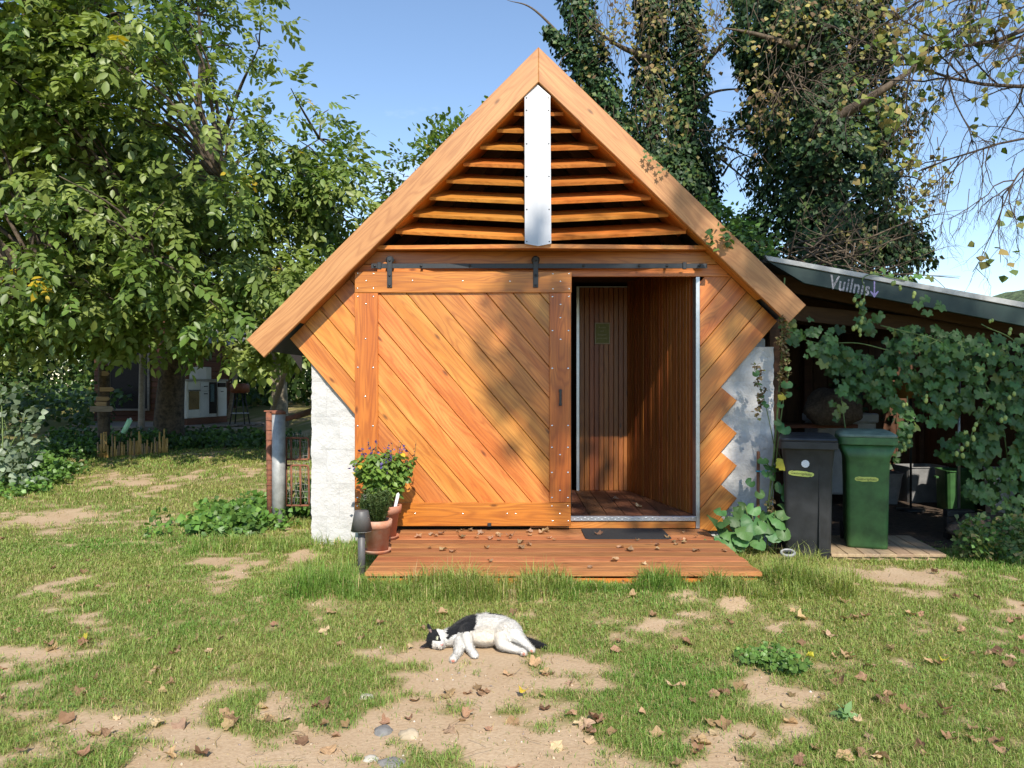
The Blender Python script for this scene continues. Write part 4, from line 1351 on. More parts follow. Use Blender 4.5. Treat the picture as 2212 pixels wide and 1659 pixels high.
def salvia():
    r = np.random.default_rng(2)
    c = (PX(830, 5.98), 5.98, DZ)
    root = thing('potted_flowering_plant', c, 'leafy purple-flowered plant in the larger terracotta pot against the door', 'potted plant')
    zt = pot(root, c, .135, .088, .25, M_TERRA)
    M = Matrix.Translation(c)
    stems = []; lp = []; ld = []; fl = []
    for q_ in range(30):
        a = r.random() * 2 * np.pi
        b0 = np.array([c[0] + .05 * math.cos(a), c[1] + .05 * math.sin(a), zt])
        sp = r.uniform(.04, .225)
        e = b0 + np.array([math.cos(a) * sp - .02, math.sin(a) * sp * .7 - .03, r.uniform(.34, .47) - sp * .3])
        pp = curve_pts([b0, (b0 + e) / 2 + np.array([0, 0, .05]), e], 7)
        stems.append((pp, np.linspace(.0042, .002, len(pp)), 5))
        for s_ in range(4, len(pp)):
            for w_ in range(4):
                lp.append(pp[s_] + r.normal(0, .010, 3)); ang = r.random() * 6.28
                ld.append((math.cos(ang), math.sin(ang), -.45))
        if r.random() < .65:
            tip = e + np.array([r.normal(0, .02), r.normal(0, .02), r.uniform(.06, .14)])
            stems.append((np.array([e, (e + tip) / 2, tip]), np.array([.002, .0016, .001]), 4))
            for w_ in range(r.integers(4, 10)):
                fl.append(e + (tip - e) * r.random() * .8 + r.normal(0, .010, 3))
    tubes('stems', stems, M_STEM, root, M)
    lp = np.array(lp); n = len(lp)
    rot = orient(np.array(ld) + r.normal(0, .25, (n, 3)), np.array([[0, -.4, 1.]]) + r.normal(0, .3, (n, 3)))
    col = mixcol([(3, (.17, .27, .05)), (2, (.11, .20, .035)), (.12, (.55, .42, .04))], n, r, .25)
    V, L, Z, C = scatter(LEAFLET_V * [1.3, 1, 1], LEAFLET_F, lp, rot, r.uniform(.035, .072, n), col)
    add('foliage', mesh_np('foliage', V - np.array(c), L, Z, False, C), root, M_LEAF, M, kind='stuff')
    fl = np.array(fl); n = len(fl)
    col = mixcol([(3, (.11, .075, .27)), (2, (.055, .035, .13)), (1, (.17, .12, .34))], n, r, .25)
    V, L, Z, C = scatter(OVAL_V, OVAL_F, fl, orient(r.normal(0, 1, (n, 3)), r.normal(0, 1, (n, 3))), r.uniform(.018, .036, n), col)
    add('blossom', mesh_np('blossom', V - np.array(c), L, Z, False, C), root, M_LEAF, M, kind='stuff')
    # slipped-in things in the pot
    tg = Vector((c[0] + .085, c[1] - .07, zt - .02))
    add('plant_label', prism('plant_label', [(-.010, 0), (.010, 0), (.012, .15), (0, .165), (-.012, .15)], .0025, .0006), None, M_DISC, frame(tg, (1, .1, -.22), (0, -1, .1)), label='white plastic plant tag stuck in the larger terracotta pot', cat='plant tag')
salvia()

def rosemary():
    r = np.random.default_rng(4)
    c = (PX(815, 5.48), 5.48, DZ)
    root = thing('potted_rosemary', c, 'rosemary bush in the smaller lime-stained terracotta pot', 'potted plant')
    zt = pot(root, c, .106, .075, .225, M_TERRA2)
    M = Matrix.Translation(c)
    stems = []; lp = []; ld = []
    for q_ in range(34):
        a = r.random() * 2 * np.pi; sp = r.uniform(.02, .10)
        b0 = np.array([c[0] + .03 * math.cos(a), c[1] + .03 * math.sin(a), zt])
        e = b0 + np.array([math.cos(a) * sp - .01, math.sin(a) * sp, r.uniform(.11, .25)])
        pp = curve_pts([b0, (b0 + e) / 2 + np.array([math.cos(a) * .015, math.sin(a) * .015, 0]), e], 9)
        stems.append((pp, np.linspace(.003, .002, len(pp)), 4))
        for s_ in range(2, len(pp)):
            for w_ in range(9):
                ang = r.random() * 6.28
                lp.append(pp[s_] + r.normal(0, .003, 3)); ld.append((math.cos(ang), math.sin(ang), .7))
    tubes('stems', stems, M_STEM, root, M)
    lp = np.array(lp); n = len(lp)
    rot = orient(np.array(ld), np.array([[0, 0, 1.]]) + r.normal(0, .3, (n, 3)))
    col = mixcol([(3, (.10, .16, .06)), (2, (.15, .21, .085)), (1, (.06, .10, .04))], n, r, .2)
    V, L, Z, C = scatter(OVAL_V * [.36, 1, 1], OVAL_F, lp, rot, r.uniform(.02, .034, n), col)
    add('foliage', mesh_np('foliage', V - np.array(c), L, Z, False, C), root, M_LEAF, M, kind='stuff')
rosemary()
# watering globe stuck into the pot
gp = Vector((PX(792, 5.75), 5.75, PZ(1098, 5.75)))
me = lathe('watering_bulb', [(.005, -.09), (.012, -.06), (.012, 0), (.016, .03), (.030, .06), (.032, .085), (.022, .105), (.004, .112)], 18)
wb_ = add('watering_bulb', me, None, M_CLEAR, Matrix.Translation(gp) @ Matrix.Rotation(R(-6), 4, 'Y'), label='clear plastic watering bulb with red label among the pots', cat='watering bulb')
add('red_label', lathe('red_label', [(.0135, -.04), (.0135, .0), (.0172, .03), (.016, .031)], 18), wb_, M_RED, Matrix.Translation(gp) @ Matrix.Rotation(R(-6), 4, 'Y'))

# bollard lamp
lc = Vector((PX(781, 5.3), 5.3, 0))
lamp = thing('garden_lamp', lc, 'grey garden path lamp with conical shade beside the deck', 'garden lamp')
lz = PZ(1146, 5.3)
tubes('post', [([lc + Vector((0, 0, -.05)), lc + Vector((0, 0, lz + .02))], [.026, .026], 20)], M_LAMP, lamp, Matrix.Translation(lc))
tubes('collar', [([lc + Vector((0, 0, lz - .075)), lc + Vector((0, 0, lz + .03))], [.023, .023], 18)], M_IRON, lamp, Matrix.Translation(lc))
add('shade', lathe('shade', [(.055, .004), (.073, 0), (.048, .134), (.044, .138), (.002, .139)], 40), lamp, M_LAMP, Matrix.Translation(lc + Vector((0, 0, lz))))
add('diffuser', lathe('diffuser', [(.030, -.006), (.070, -.004), (.0715, .001), (.05, .002)], 40), lamp, M_LENS, Matrix.Translation(lc + Vector((0, 0, lz))))

# small solar disc in the grass
sc_ = Vector((PX(1702, 5.75), 5.75, .09))
Mt = Matrix.Translation(sc_) @ Matrix.Rotation(R(14), 4, 'X') @ Matrix.Rotation(R(-6), 4, 'Y')
disc = add('solar_light', lathe('solar_light', [(.040, -.020), (.054, -.012), (.056, .002), (.052, .008), (.041, .008), (.040, .002), (.005, .002)], 32), None, M_GALV, Mt, label='round solar ground light tilted in the grass by the deck', cat='solar light')
add('solar_cell', lathe('solar_cell', [(.0395, .0025), (.039, .0045), (.002, .005)], 28), disc, M_GLASS, Mt)
tubes('spike', [([sc_ + Vector((0, 0, -.012)), sc_ + Vector((0, 0, -.13))], [.010, .003], 8)], M_IRON, disc, Mt)

# ------------------------------------------------------------------ gate at the left wall
gy_ = 7.3
def ground_at(x, y): return float(gz(x, y))
xg = PX(602, gy_)
tubes('galvanised_post', [([(xg, gy_, ground_at(xg, gy_) - .1), (xg, gy_, PZ(893, gy_))], [.062, .062], 28)], M_GALV, None, Matrix.Translation((xg, gy_, 0)), label='thick galvanised steel post with a rusty cap by the white wall', cat='post')
gpost = bpy.data.objects['galvanised_post']
add('cap', lathe('cap', [(.065, 0), (.066, .025), (.05, .03), (.003, .032)], 28), gpost, M_RUST, Matrix.Translation((xg, gy_, PZ(893, gy_) - .008)))
xr_ = PX(581, gy_)
rp = thing('rusty_pipe_post', (xr_, gy_, ground_at(xr_, gy_)), 'rusty pipe post bound with wire rings beside the galvanised post', 'post')
Mr = Matrix.Translation((xr_, gy_, 0))
tubes('pipe', [([(xr_ + .01, gy_, ground_at(xr_, gy_) - .1), (xr_, gy_, PZ(890, gy_))], [.027, .028], 16)], M_RUST, rp, Mr)
for py in (908, 929, 950, 971, 993, 1014, 1025, 1036, 1047, 1057, 1068, 1078):
    z = PZ(py, gy_)
    a = np.linspace(0, 2 * np.pi, 15)
    tubes('wire_ring', [(np.stack([xr_ + .004 + .031 * np.cos(a), gy_ + .031 * np.sin(a), z + .004 * np.sin(a * .5)], 1), np.full(15, .0032), 5)], M_RUST, rp, Matrix.Translation((xr_, gy_, z)))
box('top_plate', PX(572, gy_), PX(610, gy_), gy_ - .03, gy_ + .03, PZ(889.5, gy_), PZ(886.5, gy_), M_RUST, rp, .002)
gate = thing('steel_gate', (PX(640, gy_), gy_ + .05, .05), 'rusty tubular garden gate with wire mesh against the white wall', 'gate')
yg = gy_ + .08
def gp_(px, py): return (PX(px, yg), yg, PZ(py, yg))
fr_top = curve_pts([gp_(618, 946), gp_(655, 946), gp_(664, 947), gp_(666.5, 952), gp_(667, 965), gp_(667, 985), gp_(666, 991), gp_(660, 992.5), gp_(618, 992.5)], 5)
Mg = Matrix.Translation((PX(640, gy_), gy_ + .05, .05))
tubes('upper_frame', [(fr_top, np.full(len(fr_top), .010), 8)], M_RUST, gate, Mg)
fr_b = curve_pts([gp_(618, 1005.5), gp_(655, 1005.5), gp_(663, 1006.5), gp_(666, 1012), gp_(667, 1040), gp_(668, 1092)], 5)
tubes('lower_frame', [(fr_b, np.full(len(fr_b), .010), 8), (np.array([gp_(618.5, 946), gp_(618.5, 1092)]), np.full(2, .010), 8), (np.array([gp_(618, 1092), gp_(668, 1092)]), np.full(2, .010), 8)], M_RUST, gate, Mg)
for px in (629, 648.5):
    tubes('bar', [(np.array([gp_(px, 946), gp_(px, 993)]), np.full(2, .010), 8)], M_RUST, gate, Mg)
    tubes('bar', [(np.array([gp_(px, 1005), gp_(px + 1, 1092)]), np.full(2, .010), 8)], M_RUST, gate, Mg)
rw = np.random.default_rng(3)
wires = []
for k in range(9):
    px = 620 + k * 5.4
    ctrl = [np.array(gp_(px + rw.normal(0, 1.6), py)) + [0, .012, 0] for py in np.arange(936, 1095, 13)]
    pts = curve_pts(ctrl, 3); wires.append((pts, np.full(len(pts), .0018), 4))
for k in range(9):
    py = 955 + k * 15
    ctrl = [np.array(gp_(px, py + rw.normal(0, 2.0))) + [0, .013, 0] for px in np.arange(619, 668, 8)]
    pts = curve_pts(ctrl, 3); wires.append((pts, np.full(len(pts), .0018), 4))
tubes('wire_mesh', wires, M_WIRE, gate, Mg, kind='stuff')
tubes('rail_pole', [([P(617, 905, 7.38), P(645, 898, 7.6)], [.024, .026], 12)], M_RUST, None, Matrix.Translation(P(617, 905, 7.38)), label='dark wooden rail with a rusty socket behind the galvanised post', cat='rail')
tubes('bar', [([P(640, 899, 7.58), P(690, 882, 8.2)], [.032, .034], 12)], M_DARKWOOD, bpy.data.objects['rail_pole'], Matrix.Translation(P(640, 899, 7.58)))

# ------------------------------------------------------------------ bins
def wheelie(name, label, cx, cy, z0, w, d, h, mat, lidmat, flare=0.0):
    root = thing(name, (cx, cy, z0), label, 'wheelie bin')
    def ringrect(wx, dy, z, yoff=0, rr_=.035):
        pts = rrect(-wx / 2, wx / 2, -dy / 2, dy / 2, rr_, 4)
        return [(p[0], p[1] + yoff, z) for p in pts]
    hb = h - .075
    fb = .90 if flare else 1.0
    lev = [(w * .78 * fb, d * .74, 0.0, .0), (w * .79 * fb, d * .75, .02, 0), (w * .82 * fb, d * .84, hb * .55, .0), (w * .84 * fb, d * .88, hb * .80, .0)]
    if flare: lev += [(w * .78, d * .90, hb * .84, 0), (w * .98, d * .94, hb * .96, 0)]
    else: lev += [(w * .92, d * .92, hb * .97, 0), (w * .97, d * .96, hb, 0)]
    lev.sort(key=lambda t: t[2])
    V = []; F = []
    n = None
    for wx, dy, z, yo in lev:
        rg = ringrect(wx, dy, z, yo); n = len(rg); V += rg
    for i in range(len(lev) - 1):
        for k in range(n):
            k2 = (k + 1) % n
            F.append((i * n + k, i * n + k2, (i + 1) * n + k2, (i + 1) * n + k))
    F.append(tuple(range(n))[::-1]); F.append(tuple((len(lev) - 1) * n + k for k in range(n)))
    body = mesh('body', V, F, True)
    body.shade_smooth() if hasattr(body, 'shade_smooth') else None
    M = Matrix.Translation((cx, cy, z0))
    b = add('body', body, root, mat, M)
    # rim and lid
    def stack(name, levs, m):
        V = []; F = []
        for wx, dy, z, yo in levs:
            V += ringrect(wx, dy, z, yo, .04)
        for i in range(len(levs) - 1):
            for k in range(n):
                k2 = (k + 1) % n
                F.append((i * n + k, i * n + k2, (i + 1) * n + k2, (i + 1) * n + k))
        F.append(tuple(range(n))[::-1]); F.append(tuple((len(levs) - 1) * n + k for k in range(n)))
        return add(name, mesh(name, V, F), root, m, M)
    stack('rim', [(w * 1.0, d * 1.0, hb - .030, 0), (w * 1.02, d * 1.02, hb - .026, 0), (w * 1.02, d * 1.02, hb + .026, 0), (w * .98, d * .98, hb + .03, 0)], mat)
    stack('lid', [(w * 1.0, d * 1.0, hb + .030, 0), (w * 1.01, d * 1.01, hb + .040, 0), (w * .98, d * .98, hb + .052, .0), (w * .82, d * .8, hb + .072, .03), (w * .78, d * .74, hb + .074, .04)], lidmat)
    for s_ in (-1, 1):
        xw = cx + s_ * w * .36
        tubes('wheel', [([(xw - .02, cy + d * .40, z0 + .075), (xw + .02, cy + d * .40, z0 + .075)], [.075, .075], 20)], M_RUBBER, root, Matrix.Translation((xw, cy + d * .4, z0 + .075)))
    tubes('handle', [([(cx - w * .42, cy + d * .53, z0 + hb + .01), (cx + w * .42, cy + d * .53, z0 + hb + .01)], [.014, .014], 10)], mat, root, M)
    return root
def sticker(root, cx, y, z, w, h, tilt=0.0, slope=0.0):
    o = []
    n = 30
    rr_ = random.Random(int(cx * 1000))
    for k in range(n):
        a = 2 * math.pi * k / n
        ex = math.copysign(abs(math.cos(a)) ** .45, math.cos(a)) * w / 2; ey = math.copysign(abs(math.sin(a)) ** .6, math.sin(a)) * h / 2
        o.append((ex, ey * (1 + rr_.uniform(-.16, .16))))
    M = frame((cx, y, z), (math.cos(tilt), 0, math.sin(tilt)), (0, -1, slope))
    st = add('sticker', prism('sticker', o, .0015, .0003), root, M_STICK, M)
    add('lettering', text_mesh('lettering', 'Gastvrijplaats', h * .74, .0004, space=1.0), st, M_INK, M @ Matrix.Translation((0, 0, .0021)))
def turn(root, deg):
    root.matrix_basis = WM[root.name] @ Matrix.Rotation(R(deg), 4, 'Z')
bkx, bky = 2.345, 6.115
bk = wheelie('wheelie_bin', 'black wheelie bin with a white round sticker by the white wall', bkx, bky, .0, .42, .50, .955, M_BIN_K, M_BIN_K)
box('moulded_rib', bkx + .078, bkx + .086, bky - .222, bky - .19, .05, .80, M_BIN_K, bk, .002)
Mk = frame((bkx - .02, bky - .2265, .737), (1, 0, 0), (0, -1, 0))
add('round_sticker', prism('round_sticker', [(.030 * math.cos(a * math.pi / 5 + .2), .030 * math.sin(a * math.pi / 5 + .2)) for a in range(10)], .002, .0005), bk, M_DISC, Mk)
sticker(bk, bkx - .05, bky - .2225, .66, .185, .038, -.06)
turn(bk, -19)
pal = thing('wooden_pallet', (2.75, 6.2, 0), 'low wooden pallet of short planks under the green bin', 'pallet')
for k in range(7):
    xk = 2.50 + k * .125
    board('plank', (xk, 5.87, .03), (xk + .10, 6.60, .03), .118, .022, (0, 0, 1), M_PALE, pal, .003)
for y in (5.93, 6.5):
    box('bearer', 2.47, 3.30, y - .04, y + .04, -.02, .029, M_PALE, pal)
gbx, gby = 2.865, 6.245
gb_ = wheelie('wheelie_bin', 'green wheelie bin with faded lid standing on the wooden pallet', gbx, gby, .052, .42, .50, .925, M_BIN_G, M_BIN_GL, flare=1)
sticker(gb_, gbx - .01, gby - .2165, .602, .17, .036, 0.0)
turn(gb_, -19)

# ------------------------------------------------------------------ lean-to shelter
shel = thing('lean_to_shelter', (3.6, 7.4, 0), 'dark lean-to bin shelter with painted green fascia and sloping roof', 'shelter')
SY = 6.50
def fpt(px, py): return (PX(px, SY), PZ(py, SY))
fa = [fpt(1650, 566), fpt(1735, 617), fpt(2300, 722), fpt(2300, 692)]
topl = lambda px: 563 + (px - 1645) * (668 - 563) / (2212 - 1645)
botl = lambda px: 613 + (px - 1735) * (706 - 613) / (2212 - 1735)
x0f, x1f = 1655, 2330
poly = [fpt(x0f, topl(x0f)), fpt(1735, botl(1735)), fpt(x1f, botl(x1f)), fpt(x1f, topl(x1f))]
org = Vector((poly[0][0], SY, poly[0][1]))
ua = Vector((poly[3][0] - poly[0][0], poly[3][1] - poly[0][1])).normalized(); va = Vector((-ua.y, ua.x))
loc = [((Vector(p) - org.xz).dot(ua), (Vector(p) - org.xz).dot(va)) for p in poly]
Mf = frame(org, (ua.x, 0, ua.y), (0, -1, 0))
fas = add('fascia', prism('fascia', loc, .03, .003), shel, M_FASCIA, Mf)
t1 = [fpt(1648, 553), fpt(1655, topl(1655)), fpt(x1f, topl(x1f) - .5), fpt(x1f, topl(x1f) - 13)]
loc = [((Vector(p) - org.xz).dot(ua), (Vector(p) - org.xz).dot(va)) for p in t1]
add('metal_trim', prism('metal_trim', loc, .045, .003), shel, M_GALV, Mf)
# roof sheet behind it
pA, pB = fpt(1648, 556), fpt(x1f, topl(x1f) - 10)
v = [(pA[0], SY + .002, pA[1] - .01), (pB[0], SY + .002, pB[1] - .01), (pB[0], 9.6, pB[1] - .01), (pA[0], 9.6, pA[1] - .01)]
v += [(x, y, z - .03) for x, y, z in v]
add('roof', mesh('roof', [Vector(p) - Vector(v[0]) for p in v], [(0, 1, 2, 3), (7, 6, 5, 4), (0, 4, 5, 1), (1, 5, 6, 2), (2, 6, 7, 3), (3, 7, 4, 0)]), shel, M_ROOF, Vector(v[0]))
for k, y in enumerate((6.9, 7.8, 8.7)):
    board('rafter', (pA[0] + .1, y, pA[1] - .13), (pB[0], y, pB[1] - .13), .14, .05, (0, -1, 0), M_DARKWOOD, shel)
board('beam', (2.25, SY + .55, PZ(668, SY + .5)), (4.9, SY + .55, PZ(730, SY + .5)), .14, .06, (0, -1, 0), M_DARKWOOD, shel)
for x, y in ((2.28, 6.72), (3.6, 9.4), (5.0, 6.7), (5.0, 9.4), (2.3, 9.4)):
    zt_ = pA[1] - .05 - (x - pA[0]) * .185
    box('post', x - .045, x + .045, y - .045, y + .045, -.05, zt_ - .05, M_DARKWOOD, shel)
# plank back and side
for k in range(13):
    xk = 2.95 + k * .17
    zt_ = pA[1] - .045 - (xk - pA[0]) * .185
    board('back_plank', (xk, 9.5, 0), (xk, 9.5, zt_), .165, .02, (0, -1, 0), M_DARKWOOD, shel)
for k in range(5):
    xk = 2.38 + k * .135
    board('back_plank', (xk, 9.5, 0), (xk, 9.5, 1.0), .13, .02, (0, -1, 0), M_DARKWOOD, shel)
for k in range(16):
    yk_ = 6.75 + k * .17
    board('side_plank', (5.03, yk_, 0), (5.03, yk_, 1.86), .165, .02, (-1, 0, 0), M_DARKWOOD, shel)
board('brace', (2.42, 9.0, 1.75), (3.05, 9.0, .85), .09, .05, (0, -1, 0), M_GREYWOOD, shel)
# painted word and arrow on the fascia
tm = text_mesh('lettering', 'Vuilnis', .165, .0008, space=1.06, bold=.0025)
pc = fpt(1832, 619)
add('lettering', tm, fas, M_PAINT, frame((pc[0], SY - .0315, pc[1]), (ua.x, 0, ua.y), (0, -1, 0)) @ Matrix.Diagonal((.74, 1, 1, 1)))
pc = fpt(1885, 630)
arrow = [(-.006, .10), (.006, .10), (.006, -.02), (.030, .004), (.036, -.004), (0, -.055), (-.036, -.004), (-.030, .004), (-.006, -.02)]
v = [(x, z, 0) for x, z in arrow] + [(x, z, .001) for x, z in arrow]
n = len(arrow)
add('arrow_mark', mesh('arrow_mark', v, [tuple(range(n))[::-1], tuple(range(n, 2 * n))] + [(i, (i + 1) % n, n + (i + 1) % n, n + i) for i in range(n)]), fas, M_LILAC, frame((pc[0], SY - .0312, pc[1]), (1, 0, 0), (0, -1, 0)))

fx = np.linspace(2.2, 5.0, 40); fy_ = np.linspace(6.35, 9.6, 44)
FX, FYg = np.meshgrid(fx, fy_)
Vf = np.stack([FX, FYg, gz(FX, FYg) + .006], -1).reshape(-1, 3)
i = np.arange(43)[:, None]; j = np.arange(39)[None]; a = i * 40 + j
add('shelter_floor', mesh_np('shelter_floor', Vf, np.stack([a, a + 1, a + 41, a + 40], 2).reshape(-1), np.full(43 * 39, 4), True), None, plain('leaf_litter_soil', (0.085, 0.055, 0.034), 0.95, nscale=22, namp=0.45, bump=0.8, bscale=60, bdist=0.01), kind='structure')
# things stored in the shelter
def tub(name, c, w, d, h, mat, label, cat, taper=.8, rot=0.0):
    root = thing(name, c, label, cat)
    M = Matrix.Translation(c) @ Matrix.Rotation(rot, 4, 'Z')
    V = []; F = []
    lv = [(taper, 0), (1, h), (1.06, h), (1.06, h - .02 + .03), (.96, h + .01), (.8 * taper + .1, .03)]
    nn = None
    for s_, z in lv:
        rg = [(p[0] * s_, p[1] * s_, z) for p in rrect(-w / 2, w / 2, -d / 2, d / 2, min(w, d) * .18, 3)]
        nn = len(rg); V += rg
    for i in range(len(lv) - 1):
        for k in range(nn):
            k2 = (k + 1) % nn
            F.append((i * nn + k, i * nn + k2, (i + 1) * nn + k2, (i + 1) * nn + k))
    F.append(tuple(range(nn))[::-1]); F.append(tuple((len(lv) - 1) * nn + k for k in range(nn)))
    add('tub', mesh('tub', V, F), root, mat, M)
    for s_ in (-1, 1):
        hw_ = Vector((s_ * w * .55, 0, h * .8))
        add('grip', prism('grip', [(-.04, 0), (.04, 0), (.03, .04), (-.03, .04)], .02, .003), root, mat, M @ Matrix.Translation(hw_) @ Matrix.Rotation(R(90), 4, 'Z'))
    return root
box_w = thing('storage_cabinet', (3.75, 8.7, 0), 'white plastic storage cabinet in the shelter behind the green bin', 'cabinet')
box('carcass', 3.40, 4.05, 8.55, 8.95, .12, .92, M_PLASTICW, box_w, .012)
box('lid', 3.38, 4.07, 8.52, 8.98, .92, 1.02, M_PLASTICW, box_w, .015)
box('door', 3.42, 3.72, 8.53, 8.548, .15, .60, M_PLASTICW, box_w, .006)
box('foot', 3.42, 3.50, 8.6, 8.9, 0, .12, M_PLASTICW, box_w); box('foot', 3.95, 4.03, 8.6, 8.9, 0, .12, M_PLASTICW, box_w)
tub('grey_tub', (4.15, 8.75, .0), .46, .36, .34, M_GREYP, 'grey plastic tub on the dark shelter floor', 'tub')
tub('shade_grey_crate', (4.72, 8.9, .0), .48, .36, .40, M_GREYP, 'white crate coloured grey to look shaded behind the leaning broom', 'crate', .93, .1)  # a white crate; the shelter's shade is put into its grey colour
tub('green_crate', (4.8, 8.3, .0), .34, .34, .42, M_BIN_G, 'dark green crate at the back of the shelter', 'crate', .92, -.1)
tub('white_bucket', (4.88, 7.7, .0), .22, .22, .5, M_PLASTICW, 'tall pale bucket half hidden by the hop leaves', 'bucket', .86)
brm = thing('broom', (3.92, 6.75, 0), 'upright broom with a metal handle inside the shelter', 'broom')
tubes('handle', [([(3.92, 6.75, .26), (3.98, 6.85, 1.45)], [.012, .012], 10)], M_ALU, brm, Matrix.Translation((3.92, 6.75, 0)))
box('head', 3.80, 4.04, 6.71, 6.79, .19, .25, M_IRON, brm, .006)
box('bristles', 3.80, 4.04, 6.72, 6.78, .0, .188, M_CLOTHDARK, brm, .004)
flp = thing('standing_lamp', (4.25, 8.2, 0), 'old floor lamp with amber shade stored in the shelter', 'lamp')
tubes('pole', [([(4.25, 8.2, .03), (4.25, 8.2, 1.35)], [.012, .012], 8)], M_IRON, flp, Matrix.Translation((4.25, 8.2, 0)))
add('shade', lathe('shade', [(.20, 0), (.12, .24), (.115, .24), (.19, 0.004)], 24), flp, M_SHADE, Matrix.Translation((4.25, 8.2, 1.2)))
add('base', lathe('base', [(.14, 0), (.14, .02), (.02, .035)], 24), flp, M_IRON, Matrix.Translation((4.25, 8.2, 0)))
def sack(name, c, rx, ry, rz, mat, label, seed):
    bm = bmesh.new()
    bmesh.ops.create_icosphere(bm, subdivisions=4, radius=1)
    for v_ in bm.verts:
        p = v_.co
        k = 1 + .22 * mnoise.noise(p * 1.7 + Vector((seed, 0, 0))) + .08 * mnoise.noise(p * 5 + Vector((seed, 3, 0)))
        z = p.z * k
        v_.co = Vector((p.x * k * rx, p.y * k * ry, max(z, -.75) * rz + .75 * rz))
    me = bpy.data.meshes.new(name); bm.to_mesh(me); bm.free()
    me.polygons.foreach_set('use_smooth', [True] * len(me.polygons))
    add(name, me, None, mat, Matrix.Translation(c), label=label, cat='sack')
sack('slumped_sack', (4.2, 6.62, 0), .42, .2, .14, M_BURLAP, 'slumped brown sack on the shelter floor by the broom', 2.0)
sack('stuffed_sack', (3.3, 7.9, .93), .28, .25, .22, M_BURLAP, 'dark stuffed sack piled behind the bins', 5.0)
# heap of firewood-like cushion on a shelf
shf = thing('shelf', (3.0, 8.2, 0), 'rough wooden shelf behind the bins in the shelter', 'shelf')
box('board', 2.3, 3.6, 8.0, 8.4, .89, .93, M_CABIN, shf)
for x in (2.36, 3.54): box('leg', x - .03, x + .03, 8.05, 8.11, 0, .889, M_CABIN, shf)
#@@PLANTS@@
# ------------------------------------------------------------------ hop vine over the shelter
def lobed_leaf(name, seed, lobes=3, size=1.0, cup=.12, teeth=.08, depth=.35):
    r = random.Random(seed)
    n = 22
    pts = []
    for k in range(n + 1):
        a = R(-62 + (360 - 56) * k / n)      # stalk notch at the bottom
        t = (math.degrees(a) - 90)
        if lobes == 3:
            lob = max(math.exp(-((t) / 26) ** 2), .86 * math.exp(-((abs(t) - 68) / 26) ** 2), .58 * math.exp(-((abs(t) - 122) / 22) ** 2))
        elif lobes == 5:
            lob = max(math.exp(-((t) / 18) ** 2), .92 * math.exp(-((abs(t) - 55) / 18) ** 2), .7 * math.exp(-((abs(t) - 112) / 20) ** 2))
        else:
            lob = .92 + .08 * math.cos(R(t))
        rad = (1 - depth) + depth * lob + (teeth * (1 if k % 2 else -1) * .5) + r.uniform(-.03, .03)
        pts.append((.5 * rad * math.cos(a), .42 + .5 * rad * math.sin(a)))
    V = [(0, .40, -.02)]; F = []
    for ring in (.55, 1.0):
        for x, y in pts:
            xx, yy = x * ring, .40 + (y - .40) * ring
            z = -cup * (xx * xx) * 3 - cup * (yy - .4) ** 2 * 1.6 + r.uniform(-.02, .02) + .05 * math.sin(yy * 9 + seed) * ring
            V.append((xx, yy, z))
    m = len(pts)
    for k in range(m - 1):
        F.append((0, 1 + k, 2 + k)); F.append((1 + k, 1 + m + k, 2 + m + k, 2 + k))
    V = [(x * size, y * size, z * size) for x, y, z in V]
    return mesh(name, V, F, True)

def inpoly(x, y, poly):
    ins = False
    for i in range(len(poly)):
        (x1, y1), (x2, y2) = poly[i - 1], poly[i]
        if (y1 > y) != (y2 > y) and x < (x2 - x1) * (y - y1) / (y2 - y1) + x1: ins = not ins
    return ins

def place_leaf(name, me, pos, d, up, s, mat, parent):
    Rm = orient(np.array([d], float), np.array([up], float))[0]
    M = Matrix.Identity(4)
    for i in range(3):
        for j in range(3): M[i][j] = Rm[i, j] * s
    M.translation = Vector(pos)
    return add(name, me, parent, mat, M)

